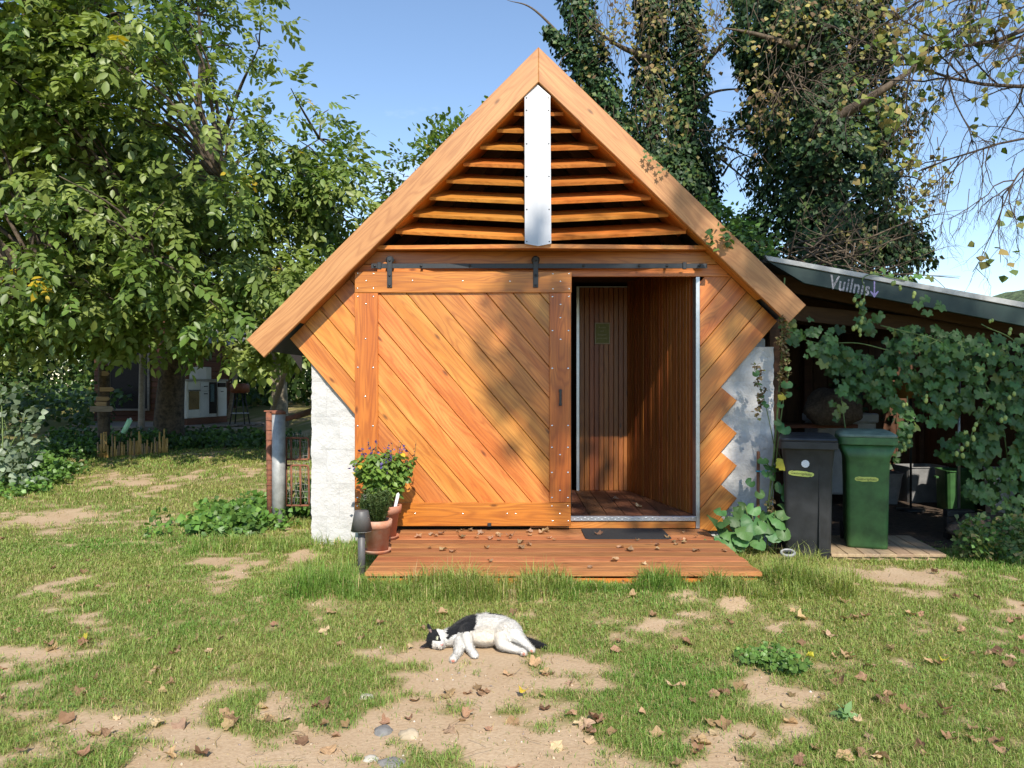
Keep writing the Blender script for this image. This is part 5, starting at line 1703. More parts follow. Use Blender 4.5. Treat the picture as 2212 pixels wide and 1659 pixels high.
def hop():
    r = np.random.default_rng(6)
    c = (4.3, 6.45, 0)
    root = thing('hop_vine', c, 'hop vine with lobed leaves and pale cones draped over the shelter front', 'vine')
    mesh_var = [lobed_leaf('leaf', k, 3, 1.0, .22, .09, .42) for k in range(4)] + [lobed_leaf('leaf', 9, 5, 1.0, .2, .09, .4)]
    for m_ in mesh_var: m_.materials.append(M_HOP)
    dense = [(1770, 716), (1850, 672), (1896, 668), (1937, 705), (2000, 690), (2083, 712), (2167, 716), (2300, 720), (2300, 1215), (2150, 1205), (2150, 1080), (2083, 1060), (2104, 1001), (2025, 970), (2050, 909), (1971, 893), (1896, 862), (1830, 850), (1790, 800)]
    sites = []
    while len(sites) < 1500:
        x, y = r.uniform(1760, 2300), r.uniform(660, 1215)
        if inpoly(x, y, dense) and vnoise(x / 34., y / 34., 4) > .26: sites.append((x, y, r.uniform(0, 1)))
    for x, y, sx_, n in ((1960, 925, 12, 26), (1812, 870, 7, 9), (1858, 655, 7, 7), (1905, 596, 60, 26), (1700, 690, 14, 10), (1735, 720, 30, 14), (1780, 740, 40, 20), (2010, 650, 30, 6)):
        sy_ = {12: 42, 7: 45, 60: 14, 14: 50, 30: 25, 40: 30}.get(sx_, 20)
        for q_ in range(n): sites.append((r.normal(x, sx_ * .6), r.normal(y, sy_ * .6), 0))
    big = []; back = []
    for x, y, dd in sites:
        Y = 6.30 + dd * .45 + (.0 if y > 640 else .12)
        if y < 625: Y = 6.62
        (big if (dd < .36) else back).append((x, y, Y))
    back_extra = big[300:]; big = big[:300]
    def lf(x, y, Y):
        p = P(x, y, Y)
        d = (r.normal(0, .45), -.25 + r.normal(0, .2), -.8 + r.normal(0, .25))
        up = (r.normal(0, .3), -1.0, .75 + r.normal(0, .3))
        return p, d, up
    for i_, (x, y, Y) in enumerate(big):
        p, d, up = lf(x, y, Y)
        place_leaf('leaf', mesh_var[i_ % 5], p, d, up, r.uniform(.055, .135) * (1.15 if x > 1990 else .95), None, root)
    pos, dirs, ups = [], [], []
    for x, y, Y in back + back_extra:
        p, d, up = lf(x, y, Y); pos.append(p); dirs.append(d); ups.append(up)
    pos = np.array(pos); n = len(pos)
    tv = np.array([v_.co[:] for v_ in mesh_var[0].vertices]); tf = [tuple(f_.vertices) for f_ in mesh_var[0].polygons]
    col = mixcol([(2, (.065, .14, .035)), (2, (.09, .18, .045)), (.4, (.18, .22, .05))], n, r, .3)
    V, L, Z, C = scatter(tv, tf, pos, orient(np.array(dirs), np.array(ups)), r.uniform(.06, .13, n), col)
    M = Matrix.Translation(c)
    add('inner_leaves', mesh_np('inner_leaves', V - np.array(c), L, Z, True, C), root, M_LEAF, M, kind='stuff')
    # stems
    paths = []
    for ctrl in ([(2180, 1200), (2190, 1000), (2150, 850), (2050, 740), (1900, 700)], [(2230, 1200), (2215, 950), (2200, 760), (2120, 700)], [(1862, 690), (1862, 640), (1862, 600), (1900, 590), (1960, 608)],
                 [(1960, 850), (1958, 900), (1957, 970)], [(1812, 820), (1815, 870), (1820, 925)], [(2060, 720), (1960, 760), (1850, 740), (1770, 745), (1720, 720), (1700, 640)], [(2150, 850), (2100, 950), (2110, 1060)]):
        pp = curve_pts([np.array(P(x, y, 6.42)) + r.normal(0, .02, 3) for x, y in ctrl], 7)
        paths.append((pp, np.full(len(pp), .005), 5))
    tubes('stem', paths, M_STEM, root, M)
    # cones
    bm = bmesh.new(); bmesh.ops.create_icosphere(bm, subdivisions=2, radius=1)
    for v_ in bm.verts:
        v_.co *= 1 + .18 * mnoise.noise(v_.co * 4)
        v_.co.z *= 1.5
    cme = bpy.data.meshes.new('cone'); bm.to_mesh(cme); bm.free(); cme.materials.append(M_CONE)
    spots = [(1868, 652), (1850, 655), (1864, 690), (1958, 968), (1950, 962), (1966, 955), (1965, 935), (2090, 930), (2100, 945), (2085, 955), (2110, 925), (2065, 975), (2075, 982), (2030, 880), (2170, 905), (2000, 860), (2145, 690), (2185, 860), (1955, 870), (2180, 715), (1846, 712), (1858, 720), (1930, 612), (1945, 622), (1975, 640), (2140, 760)]
    for x, y in spots:
        for q_ in range(2):
            p = P(x + r.normal(0, 4), y + r.normal(0, 5), 6.24)
            place_leaf('cone', cme, p, (r.normal(0, .2), 1, 0), (0, 0, 1), r.uniform(.011, .016), None, root)
hop()

def climber():
    """tall gone-over climbing stem with round gourd leaves at its foot"""
    r = np.random.default_rng(14)
    yb_ = 6.12
    c = (PX(1655, yb_), yb_, 0)
    root = thing('gourd_plant', c, 'climbing gourd with big round leaves at the toothed corner of the white wall', 'plant')
    M = Matrix.Translation(c)
    var = [lobed_leaf('leaf', k + 30, 0, 1.0, .28, .04, .12) for k in range(4)]
    for m_ in var: m_.materials.append(M_GOURD)
    vy = [lobed_leaf('leaf', 50, 0, 1.0, .5, .1, .2)]; vy[0].materials.append(M_YELLOWLEAF)
    big = [(1610, 1098, .15), (1572, 1120, .13), (1560, 1145, .15), (1545, 1160, .14), (1535, 1172, .15), (1590, 1130, .12), (1601, 1145, .13), (1580, 1155, .12), (1625, 1120, .16), (1648, 1130, .13), (1675, 1108, .13), (1690, 1122, .14), (1680, 1140, .14),
           (1660, 1150, .13), (1640, 1150, .12), (1620, 1155, .12), (1570, 1172, .12), (1553, 1135, .10), (1694, 1150, .10), (1563, 1110, .09), (1588, 1100, .10), (1635, 1100, .10), (1655, 1110, .11), (1612, 1170, .11), (1595, 1175, .10), (1640, 1172, .11), (1668, 1168, .10), (1555, 1180, .10), (1630, 1138, .10)]
    for i_, (x, y, s_) in enumerate(big):
        Y = 5.98 + r.normal(0, .07) + (1150 - y) * .002
        place_leaf('leaf', var[i_ % 4], P(x, y - 12, Y), (r.normal(0, .6), -.5, -.45 + r.normal(0, .3)), (r.normal(0, .25), -.75, .8), s_ * 1.2, None, root)
    mid = [(1648, 985, .08), (1652, 1000, .07), (1655, 1015, .06), (1672, 1020, .07), (1628, 1035, .07), (1688, 1038, .10), (1695, 1060, .11), (1638, 1058, .07), (1668, 1004, .06), (1700, 915, .10), (1690, 870, .05), (1696, 850, .05), (1700, 820, .08), (1660, 870, .06), (1648, 850, .05), (1630, 800, .05), (1640, 826, .04), (1704, 790, .05), (1675, 905, .06)]
    for i_, (x, y, s_) in enumerate(mid):
        place_leaf('leaf', var[i_ % 4], P(x, y, 6.1 + r.normal(0, .03)), (r.normal(0, .6), -.4, -.6 + r.normal(0, .3)), (r.normal(0, .4), -.9, .6), s_ * 1.15, None, root)
    for x, y, s_ in ((1690, 998, .13), (1712, 1022, .14), (1685, 862, .07)):
        place_leaf('yellow_leaf', vy[0], P(x, y - 14, 6.0), (.35 + r.normal(0, .2), -.3, -.7), (.2, -.9, .5), s_, None, root)
    paths = []
    for ctrl, rd in (([(1655, 1150), (1660, 1090), (1672, 980), (1680, 880), (1688, 780), (1690, 680), (1695, 600)], .010), ([(1662, 1120), (1676, 1000), (1690, 880), (1705, 800)], .006), ([(1672, 960), (1655, 880), (1640, 830), (1628, 790)], .004), ([(1672, 960), (1690, 995)], .003), ([(1668, 1020), (1700, 1015)], .003)):
        pp = curve_pts([np.array(P(x, y, 6.16 if y > 800 else 6.2)) for x, y in ctrl], 7)
        paths.append((pp, np.linspace(rd, rd * .6, len(pp)), 6))
    for x, y, s_ in big[:18]:
        e = np.array(P(x, y - 5, 5.99)); g_ = np.array([e[0] * .6 + c[0] * .4, 6.05, .02])
        paths.append((curve_pts([g_, (g_ + e) / 2 + [0, 0, .04], e], 4), np.full(9, .004), 5))
    tubes('stem', paths, M_STEM, root, M)
    # dried seed heads along the upper stem
    cl = np.array([P(1692 + r.normal(0, 5), y, 6.15) for y in np.linspace(690, 860, 34)] + [P(1636 + r.normal(0, 8), y, 6.15) for y in np.linspace(790, 900, 10)] + [P(1668 + r.normal(0, 6), y, 6.1) for y in np.linspace(1080, 1170, 10)])
    V, L, Z, C = leaf_blob(cl, 12, (.022, .022, .022), IVY_V, IVY_F, (.018, .034), [(3, (.23, .16, .075)), (2, (.15, .10, .05)), (1, (.16, .18, .06))], r)
    add('dry_flowers', mesh_np('dry_flowers', V - np.array(c), L, Z, False, C), root, M_AUT, M, kind='stuff')
climber()
st0, st1 = P(1637, 1130, 6.13), P(1638, 975, 6.13)
stk = tubes('garden_stake', [([st0 + Vector((0, 0, -.25)), st1], [.013, .013], 8)], M_CABIN, None, Matrix.Translation(st0), label='brown wooden stake tied with blue twine before the white wall', cat='stake')
a = np.linspace(0, 2 * np.pi * 2, 24)
tw = np.stack([st0.x + .016 * np.cos(a), 6.13 + .016 * np.sin(a), PZ(1019, 6.13) + .002 * a / 3], 1)
tubes('twine', [(tw, np.full(24, .003), 5), (curve_pts([P(1637, 1019, 6.11), P(1655, 1017, 6.10), P(1670, 1012, 6.12)], 4), np.full(9, .003), 5), (curve_pts([P(1652, 1018, 6.10), P(1655, 1028, 6.09), P(1652, 1034, 6.09)], 4), np.full(9, .003), 5)], M_BLUE, stk, Matrix.Translation(st0))

# small maple sprig over the right barge board
def sprig():
    r = np.random.default_rng(19)
    c = P(1395, 335, 6.12)
    root = thing('maple_sprig', c, 'small green sprig poking over the right barge board', 'sprig')
    me = [lobed_leaf('leaf', 70 + k, 5, 1.0, .2, .06, .55) for k in range(2)]
    for m_ in me: m_.materials.append(M_HOP)
    for i_, (x, y) in enumerate(((1395, 322), (1404, 330), (1390, 334), (1410, 338), (1400, 342), (1425, 352), (1432, 360), (1440, 356), (1428, 368))):
        place_leaf('leaf', me[i_ % 2], P(x, y, 6.13), (r.normal(0, .6), -.3, -.6), (r.normal(0, .4), -.9, .5), .05, None, root)
    tubes('stem', [(curve_pts([P(1445, 372, 6.4), P(1425, 350, 6.15), P(1395, 325, 6.13)], 5), np.full(11, .002), 4)], M_STEM, root, Matrix.Translation(c))
sprig()

# ivy creeping over the low end of the right barge board
def creeper():
    r = np.random.default_rng(23)
    c = P(1580, 500, 6.5)
    cl = np.array([P(px + r.normal(0, 10), py + r.normal(0, 8), 6.55 + r.normal(0, .12)) for px, py in zip(np.linspace(1520, 1660, 46), np.linspace(430, 545, 46))] + [P(1565 + r.normal(0, 12), 505 + r.normal(0, 12), 6.14) for k in range(5)])
    V, L, Z, C = leaf_blob(cl, 9, (.09, .09, .07), IVY_V, IVY_F, (.035, .06), [(3, (.05, .11, .03)), (2, (.10, .18, .04))], r)
    add('creeper', mesh_np('creeper', V - np.array(c), L, Z, False, C), None, M_LEAF, Matrix.Translation(c), label='green creeper growing along the top of the right roof edge', cat='creeper')
creeper()

# ------------------------------------------------------------------ the garden corner on the left
CY = 16.6
cabz = .80
def cx_(px): return PX(px, CY)
def cz_(py): return PZ(py, CY)
ter = thing('garden_terrace', (cx_(360), 15.8, .3), 'grey plank terrace round the log cabin', 'terrace')
tz0 = PZ(912, 16.2)
for k in range(20):
    y = 14.6 + k * .15
    board('plank', (PX(150 + max(0, 6 - k) * 16, 15.5), y, tz0 - .03), (PX(570, 15.4) - max(0, 8 - k) * .12, y, tz0 - .03), .142, .03, (0, 0, 1), M_GREYWOOD, ter)
board('edge_board', (PX(165, 14.6), 14.52, tz0 - .09), (PX(480, 14.6), 14.52, tz0 - .09), .11, .03, (0, -1, 0), M_GREYWOOD, ter)
board('edge_board', (PX(482, 14.6), 14.54, tz0 - .09), (PX(575, 15.6), 15.7, tz0 - .09), .12, .03, (.6, -.8, 0), M_GREYWOOD, ter)
cab = thing('log_cabin', (cx_(300), CY, tz0), 'dark brown log cabin with a blackboard in the shade of the walnut', 'cabin')
z = tz0 + .005
k = 0
while z < 3.6:
    board('log', (cx_(205), CY + .02, z + .06), (cx_(382) + (.06 if k % 2 else 0), CY + .02, z + .06), .118, .06, (0, -1, 0), M_CABIN, cab, .012)
    board('end_log', (cx_(380), CY + .1, z + .06), (cx_(380) + .02, 20.0, z + .06), .118, .06, (1, 0, 0), M_CABIN, cab, .012)
    z += .121; k += 1
v = [(cx_(185), CY - .7, 3.55), (cx_(400), CY - .7, 3.55), (cx_(400), 20.4, 4.6), (cx_(185), 20.4, 4.6)]
v += [(x, y, zz + .08) for x, y, zz in v]
add('roof', mesh('roof', [Vector(p) - Vector(v[0]) for p in v], [(3, 2, 1, 0), (4, 5, 6, 7), (0, 1, 5, 4), (1, 2, 6, 5), (2, 3, 7, 6), (3, 0, 4, 7)]), cab, M_ROOF, Vector(v[0]))
bb_ = thing('blackboard', (cx_(282), CY - .06, cz_(885)), 'large framed blackboard hung on the log cabin wall', 'blackboard')
box('slate', cx_(243), cx_(322), CY - .075, CY - .05, cz_(882), cz_(640), M_CLOTHDARK, bb_)
for a_ in ((238, 243.0, 887, 636), (322, 327, 887, 636)):
    box('frame_side', cx_(a_[0]), cx_(a_[1]), CY - .09, CY - .045, cz_(a_[2]), cz_(a_[3]), M_GREYWOOD, bb_)
box('frame_rail', cx_(243.2), cx_(321.8), CY - .09, CY - .045, cz_(887), cz_(882.5), M_GREYWOOD, bb_)
box('frame_rail', cx_(243.2), cx_(321.8), CY - .09, CY - .045, cz_(639.5), cz_(635), M_GREYWOOD, bb_)

# outdoor kitchen
KY = 15.6
kd = Vector((.25, .97, 0)).normalized()          # along the fronts, receding to the right
kn = Vector((kd.y, -kd.x, 0))
k0 = P(405, 915, 15.0)
kz = tz0
kit = thing('kitchen_unit', (k0.x, k0.y, kz), 'white outdoor kitchen cabinet run with a built-in oven on the terrace', 'kitchen unit')
def kb(name, a0, a1, z0, z1, d0, d1, mat, parent=kit):
    o_ = Vector((k0.x, k0.y, kz))
    a0, a1 = a0 * .64, a1 * .64
    M = frame(o_ + kd * a0 + Vector((0, 0, z0)) - kn * d1, kd, kn)
    return add(name, prism(name, [(0, 0), (a1 - a0, 0), (a1 - a0, z1 - z0), (0, z1 - z0)], d1 - d0, .004), parent, mat, M)
kb('plinth', 0, 2.0, .0, .13, -.0, .5, M_CABIN)
kb('carcass', 0, 1.98, .13, .86, .02, .55, M_UNIT)
kb('worktop', -.02, 2.0, .86, .90, -.02, .58, M_WORKTOP)
ov = kb('oven', .0, .60, .14, .85, -.004, .0185, M_CREAM)
kb('oven_glass', .05, .55, .30, .66, -.010, -.0045, M_GLASS, ov)
kb('oven_handle', .04, .56, .67, .69, -.035, -.005, M_IRON, ov)
d1_ = kb('door', .61, 1.04, .14, .66, -.004, .0185, M_UNIT); kb('handle', .78, .94, .60, .615, -.02, -.0045, M_IRON, d1_)
d1_ = kb('drawer', .61, 1.04, .67, .85, -.004, .0185, M_UNIT); kb('handle', .78, .94, .75, .765, -.02, -.0045, M_IRON, d1_)
kb('bay_shade_panel', 1.06, 1.46, .20, .84, .005, .0185, M_CLOTHDARK)  # flat dark panel on the carcass, painting the shade inside an open bay
d1_ = kb('door', 1.48, 1.96, .14, .72, -.004, .0185, M_UNIT)
kb('handle', 1.64, 1.76, .64, .655, -.02, -.0045, M_IRON, d1_)
kb('vent', 1.52, 1.92, .74, .83, -.002, .0185, M_CLOTHDARK)
tw1 = kb('tea_towel', 1.10, 1.28, .44, .80, -.016, -.004, M_TOWEL, None); tw1['label'] = 'blue checked tea towel hanging in the kitchen unit'; tw1['category'] = 'towel'
tw2 = kb('dark_towel', 1.29, 1.42, .50, .80, -.016, -.004, M_CLOTHDARK, None); tw2['label'] = 'dark towel hanging beside the checked one'; tw2['category'] = 'towel'
bk2 = Vector((k0.x, k0.y, kz)) + kd * .8 - kn * .3
box('metal_box', bk2.x - .18, bk2.x + .18, bk2.y - .12, bk2.y + .12, kz + .902, kz + 1.15, M_UNIT, None, .01, label='white box standing on the kitchen worktop', cat='box')

# bar stool
sp_ = P(518, 905, 15.4)
sz0 = tz0
stl = thing('bar_stool', (sp_.x, sp_.y, sz0), 'bar stool with brown leather seat and thin metal legs', 'bar stool')
add('seat', lathe('seat', [(.13, .0), (.185, .02), (.19, .16), (.16, .19), (.01, .195)], 24), stl, M_STOOL, Matrix.Translation((sp_.x, sp_.y, sz0 + .62)))
for a in (45, 135, 225, 315):
    ca, sa = math.cos(R(a)), math.sin(R(a))
    tubes('leg', [([(sp_.x + .10 * ca, sp_.y + .10 * sa, sz0 + .62), (sp_.x + .21 * ca, sp_.y + .21 * sa, sz0)], [.012, .012], 8)], M_IRON, stl, Matrix.Translation((sp_.x, sp_.y, sz0)))
a = np.linspace(0, 2 * np.pi, 25)
tubes('foot_ring', [(np.stack([sp_.x + .172 * np.cos(a), sp_.y + .172 * np.sin(a), np.full(25, sz0 + .22)], 1), np.full(25, .009), 6)], M_ALU, stl, Matrix.Translation((sp_.x, sp_.y, sz0)))

# poles, tarp, pennant
def pole(name, p0, p1, r0, r1, mat, label, cat='pole'):
    p0 = np.array(p0); p1 = np.array(p1)
    m = (p0 + p1) / 2 + np.array([.02, 0, .0])
    pts = curve_pts([p0, m, p1], 6)
    tubes(name, [(pts, np.linspace(r0, r1, len(pts)), 12)], mat, None, Matrix.Translation(Vector(p0)), label=label, cat=cat)
pole('leaning_pole', P(567, 950, 13.6), P(634, 738, 12.6), .055, .04, M_GREYWOOD, 'weathered grey pole leaning up towards the cottage eaves')
bz_ = P(606, 893, 15.5)
pole('barked_pole', (bz_.x, bz_.y, ground_at(bz_.x, bz_.y) - .05), P(592, 640, 15.5), .17, .13, M_BARKPALE, 'thick pale barked trunk pole behind the galvanised post')
pole('terrace_pole', (PX(305, 14.4), 14.4, .35), P(305, 560, 14.4), .06, .045, M_GREYWOOD, 'thin upright pole standing before the blackboard')
pole('roof_prop', P(495, 905, 15.9), P(520, 690, 15.9), .05, .045, M_GREYWOOD, 'leaning prop holding the grey tarp beside the bar stool')
r_ = np.random.default_rng(1)
tx = np.linspace(0, 1, 22); ty = np.linspace(0, 1, 12)
TX, TY = np.meshgrid(tx, ty)
c00, c10, c11, c01 = (np.array(P(400, 716, 14.8)), np.array(P(590, 716, 14.8)), np.array(P(596, 665, 18.5)), np.array(P(400, 655, 18.5)))
Vt = (c00 * ((1 - TX) * (1 - TY))[..., None] + c10 * (TX * (1 - TY))[..., None] + c11 * (TX * TY)[..., None] + c01 * ((1 - TX) * TY)[..., None])
Vt[..., 2] += -.28 * np.sin(np.pi * TX) * (1 - .4 * TY) + (fbm(TX * 5, TY * 4, 2, 3) - .45) * .12
Vt = Vt.reshape(-1, 3)
i = np.arange(11)[:, None]; j = np.arange(21)[None]; a = i * 22 + j
Lq = np.stack([a, a + 1, a + 23, a + 22], 2).reshape(-1)
Vb = Vt - [0, 0, .012]
add('tarp', mesh_np('tarp', np.concatenate([Vt, Vb]) - Vt[0], np.concatenate([Lq, Lq.reshape(-1, 4)[:, ::-1].ravel() + len(Vt)]), np.full(2 * 11 * 21, 4), True), None, M_TARP, Vector(Vt[0]), label='sagging grey tarpaulin canopy over the outdoor kitchen', cat='tarpaulin')
pe = [P(608, 733, 8.2), P(655, 740, 8.0), P(652, 768, 8.02), P(651, 802, 8.04), P(636, 778, 8.1), P(620, 757, 8.16)]
v = [p for p in pe] + [p + Vector((.004, .008, 0)) for p in pe]
n = 6
add('pennant', mesh('pennant', [p - pe[0] for p in v], [tuple(range(n)), tuple(range(n, 2 * n))[::-1]] + [(i, n + i, n + (i + 1) % n, (i + 1) % n) for i in range(n)]), None, M_CLOTHDARK, pe[0], label='dark cloth pennant hanging under the cottage eaves', cat='pennant')

# wooden signpost
SGY = 12.6
sb = P(224, 975, SGY)
sgn_ = thing('wooden_signpost', (sb.x, SGY, ground_at(sb.x, SGY)), 'rustic log signpost with several wooden arrow boards', 'signpost')
tubes('post', [(curve_pts([(sb.x + .02, SGY, ground_at(sb.x, SGY) - .1), (sb.x, SGY, PZ(900, SGY)), (sb.x + .01, SGY, PZ(790, SGY))], 6), np.linspace(.10, .085, 13), 14)], M_BARK, sgn_, Matrix.Translation((sb.x, SGY, 0)))
for (x0, x1, y, h, flip, mt) in ((228, 245, 807, 10, 1, M_PALE), (224, 255, 841, 9, 1, M_PALE), (216, 246, 861, 9, 1, M_PALE), (212, 238, 872, 9, -1, M_PALE), (203, 254, 883, 12, 1, M_GREYWOOD)):
    xa, xb = PX(x0, SGY), PX(x1, SGY); hh = h * SGY / FPX
    if flip > 0: pl = [(0, 0), (xb - xa - .04, 0), (xb - xa, hh / 2), (xb - xa - .04, hh), (0, hh)]
    else: pl = [(.04, 0), (xb - xa, 0), (xb - xa, hh), (.04, hh), (0, hh / 2)]
    add('arrow_board', prism('arrow_board', pl, .025, .003), sgn_, mt, frame((xa, SGY - .10, PZ(y, SGY) - hh / 2), (1, 0, 0), (0, -1, 0)))

# mint solar tube
tb0, tb1 = P(267, 935, 12.2), P(281, 906, 12.2)
tl = thing('tube_light', (P(262, 965, 12.2).x, 12.2, .25), 'mint green tube light leaning on a thin stake', 'garden light')
tubes('tube', [([tb0, tb1], [.040, .040], 16)], M_MINT, tl, Matrix.Translation(tb0))
tubes('tip', [([tb1, tb1 + (tb1 - tb0).normalized() * .025], [.02, .015], 10)], M_DISC, tl, Matrix.Translation(tb1))
tubes('stake', [([P(252, 975, 12.2), tb0], [.009, .009], 8)], M_IRON, tl, Matrix.Translation(tb0))

# bamboo bed edging
def bamboo():
    r = random.Random(3)
    root = thing('bamboo_edging', (PX(290, 11.6), 11.6, ground_at(-5.6, 11.6)), 'uneven row of short bamboo stakes edging a planting bed', 'bed edging')
    line = [(212 + k * 3.55, 1006 - k * .86 + r.uniform(-1, 1)) for k in range(43)]
    for k, (px, py) in enumerate(line):
        if r.random() < .07: continue
        Y = 11.5 + k * .012
        x = PX(px, Y); g0 = ground_at(x, Y)
        h = r.uniform(.14, .34) + .05 * math.sin(k * .35)
        tubes('stake', [([(x, Y, g0 - .08), (x + r.uniform(-.012, .012), Y + r.uniform(-.02, .02), g0 + h)], [.0125, .0125], 8)], r.choice([M_BAMBOO, M_BAMBOO, M_BAMBOO2]), root, Matrix.Translation((x, Y, g0)))
    for k in range(28):
        Y = 13.0 - k * .02; px = 100 + k * 7.4 + r.uniform(-3, 3)
        x = PX(px, Y); g0 = ground_at(x, Y)
        tubes('stake', [([(x, Y, g0 - .08), (x + r.uniform(-.02, .02), Y, g0 + r.uniform(.08, .30))], [.013, .013], 8)], r.choice([M_BAMBOO2, M_BAMBOO2, M_BAMBOO]), root, Matrix.Translation((x, Y, g0)))
bamboo()

# bushes and weeds on the left
def bush(name, label, cl, k, spread, size, cols, seed, tmpl=(IVY_V * [1.1, 1, 1], IVY_F), cat='bush', stems=True, mat=None, kind=None, up=(0, -.5, .9), srad=.010):
    r = np.random.default_rng(seed)
    cl = np.array(cl)
    c = cl.mean(0); c[2] = ground_at(c[0], c[1])
    V, L, Z, C = leaf_blob(cl, k, spread, tmpl[0], tmpl[1], size, cols, r, None, up, -.3)
    M = Matrix.Translation(Vector(c))
    if kind:
        return add(name, mesh_np(name, V - c, L, Z, False, C), None, mat or M_LEAF, M, label=label, cat=cat, kind=kind)
    root = thing(name, c, label, cat)
    add('foliage', mesh_np('foliage', V - c, L, Z, False, C), root, mat or M_LEAF, M, kind='stuff')
    ps = []
    for p in cl[::2]:
        b0 = c + np.array([r.normal(0, .12), r.normal(0, .12), -.05])
        pp = curve_pts([b0, (b0 + p) / 2 + r.normal(0, .05, 3), p], 5)
        ps.append((pp, np.linspace(srad, srad * .4, len(pp)), 5))
    tubes('stems', ps, M_STEM, root, M)
rb = np.random.default_rng(77)
cl = [np.array(P(rb.uniform(-60, 70), rb.uniform(965, 1060), 9.2 + rb.uniform(-.3, .5))) for k in range(46)] + [np.array(P(60 + rb.normal(0, 5), y, 9.2)) for y in np.linspace(890, 960, 7)] + [np.array(P(rb.uniform(-60, 10), rb.uniform(830, 960), 9.4)) for k in range(14)]
bush('greyleaf_bush', 'grey-green bush with rounded leaves at the left edge of the lawn', cl, 12, (.16, .16, .13), (.06, .095), [(3, (.17, .22, .14)), (2, (.22, .27, .18)), (1, (.11, .16, .08))], 51)
def patch(pxs, n, Yj=.25, h=.16):
    out = []
    for q_ in range(n):
        px, py = pxs[rb.integers(len(pxs))]
        px += rb.normal(0, 22); py += rb.normal(0, 7)
        Yg = max(4.5, min(16, EYE * FPX / max(40, (py - 829.5))))
        x = PX(px, Yg); 
        out.append((x, Yg + rb.normal(0, Yj), ground_at(x, Yg) + rb.uniform(.02, h)))
    return out
bush('nettle_patch', 'bright green leafy weeds beside the lawn at the far left', patch([(40, 1075), (90, 1060), (130, 1050), (20, 1050), (60, 1040)], 120), 26, (.11, .11, .07), (.035, .06), [(3, (.14, .26, .05)), (2, (.10, .20, .04))], 52, cat='weeds', kind='stuff')
bush('bed_plants', 'low green plants growing in the bamboo-edged bed', [(PX(px, Y), Y, ground_at(PX(px, Y), Y) + rb.uniform(.03, .22)) for px, Y in [(rb.uniform(110, 345), rb.uniform(12.15, 13.4)) for k in range(130)] + [(rb.uniform(90, 205), rb.uniform(11.2, 12.2)) for k in range(40)]], 24, (.14, .14, .08), (.04, .075), [(3, (.06, .13, .03)), (2, (.10, .19, .04))], 53, cat='plants', kind='stuff')
bush('ground_elder', 'leafy green weeds spreading beside the rusty gate post', [(rb.normal(-2.55, .24), rb.uniform(6.7, 8.2), rb.uniform(.02, .15)) for k in range(110)] + [(rb.normal(-2.0, .15), rb.uniform(7.6, 8.6), rb.uniform(.03, .25)) for k in range(60)], 24, (.11, .11, .07), (.04, .065), [(3, (.10, .20, .04)), (2, (.15, .26, .05))], 54, cat='weeds', kind='stuff')
bush('shade_weeds', 'dark undergrowth below the terrace edge', [(PX(px, Y), Y, ground_at(PX(px, Y), Y) + rb.uniform(.0, .10)) for px, Y in [(rb.uniform(330, 640), rb.uniform(12.4, 14.2)) for k in range(170)]], 22, (.18, .18, .1), (.05, .09), [(3, (.06, .12, .03)), (2, (.09, .16, .035))], 55, cat='undergrowth', kind='stuff')
bush('lawn_weed', 'low dark green weed clump in the lawn to the right of the cat', [(G(1673, 1440)[0] + rb.normal(0, .07), G(1673, 1440)[1] + rb.normal(0, .07), .03 + rb.uniform(0, .03)) for k in range(26)], 18, (.04, .04, .018), (.016, .032), [(3, (.12, .23, .045)), (1, (.17, .28, .06))], 56, cat='weeds', srad=.002)
bush('shelter_weeds', 'green weeds at the foot of the hop vine', [(PX(px, Y), Y, rb.uniform(.03, .3)) for px, Y in [(rb.uniform(2080, 2260), rb.uniform(5.7, 6.3)) for k in range(80)]], 24, (.10, .10, .09), (.022, .045), [(3, (.09, .17, .04)), (2, (.17, .21, .06)), (.6, (.3, .24, .1))], 57, cat='weeds', kind='stuff')
bush('rosette_weed', 'small pale rosette weed in the lawn near the right foreground', [(G(1826, 1548)[0] + rb.normal(0, .02), G(1826, 1548)[1] + rb.normal(0, .02), .02) for k in range(4)], 7, (.015, .015, .008), (.04, .06), [(1, (.16, .27, .10))], 58, cat='weeds', srad=.002, tmpl=(LEAFLET_V, LEAFLET_F))
bush('dark_undergrowth', 'dark undergrowth between the grey-green bush and the cabin', [(rb.uniform(-17, -8.2), Y, ground_at(-10, Y) + rb.uniform(.0, .7)) for Y in rb.uniform(13.6, 19, 260)], 24, (.34, .3, .2), (.07, .13), [(3, (.06, .11, .028)), (2, (.09, .15, .035))], 59, cat='undergrowth', kind='stuff')
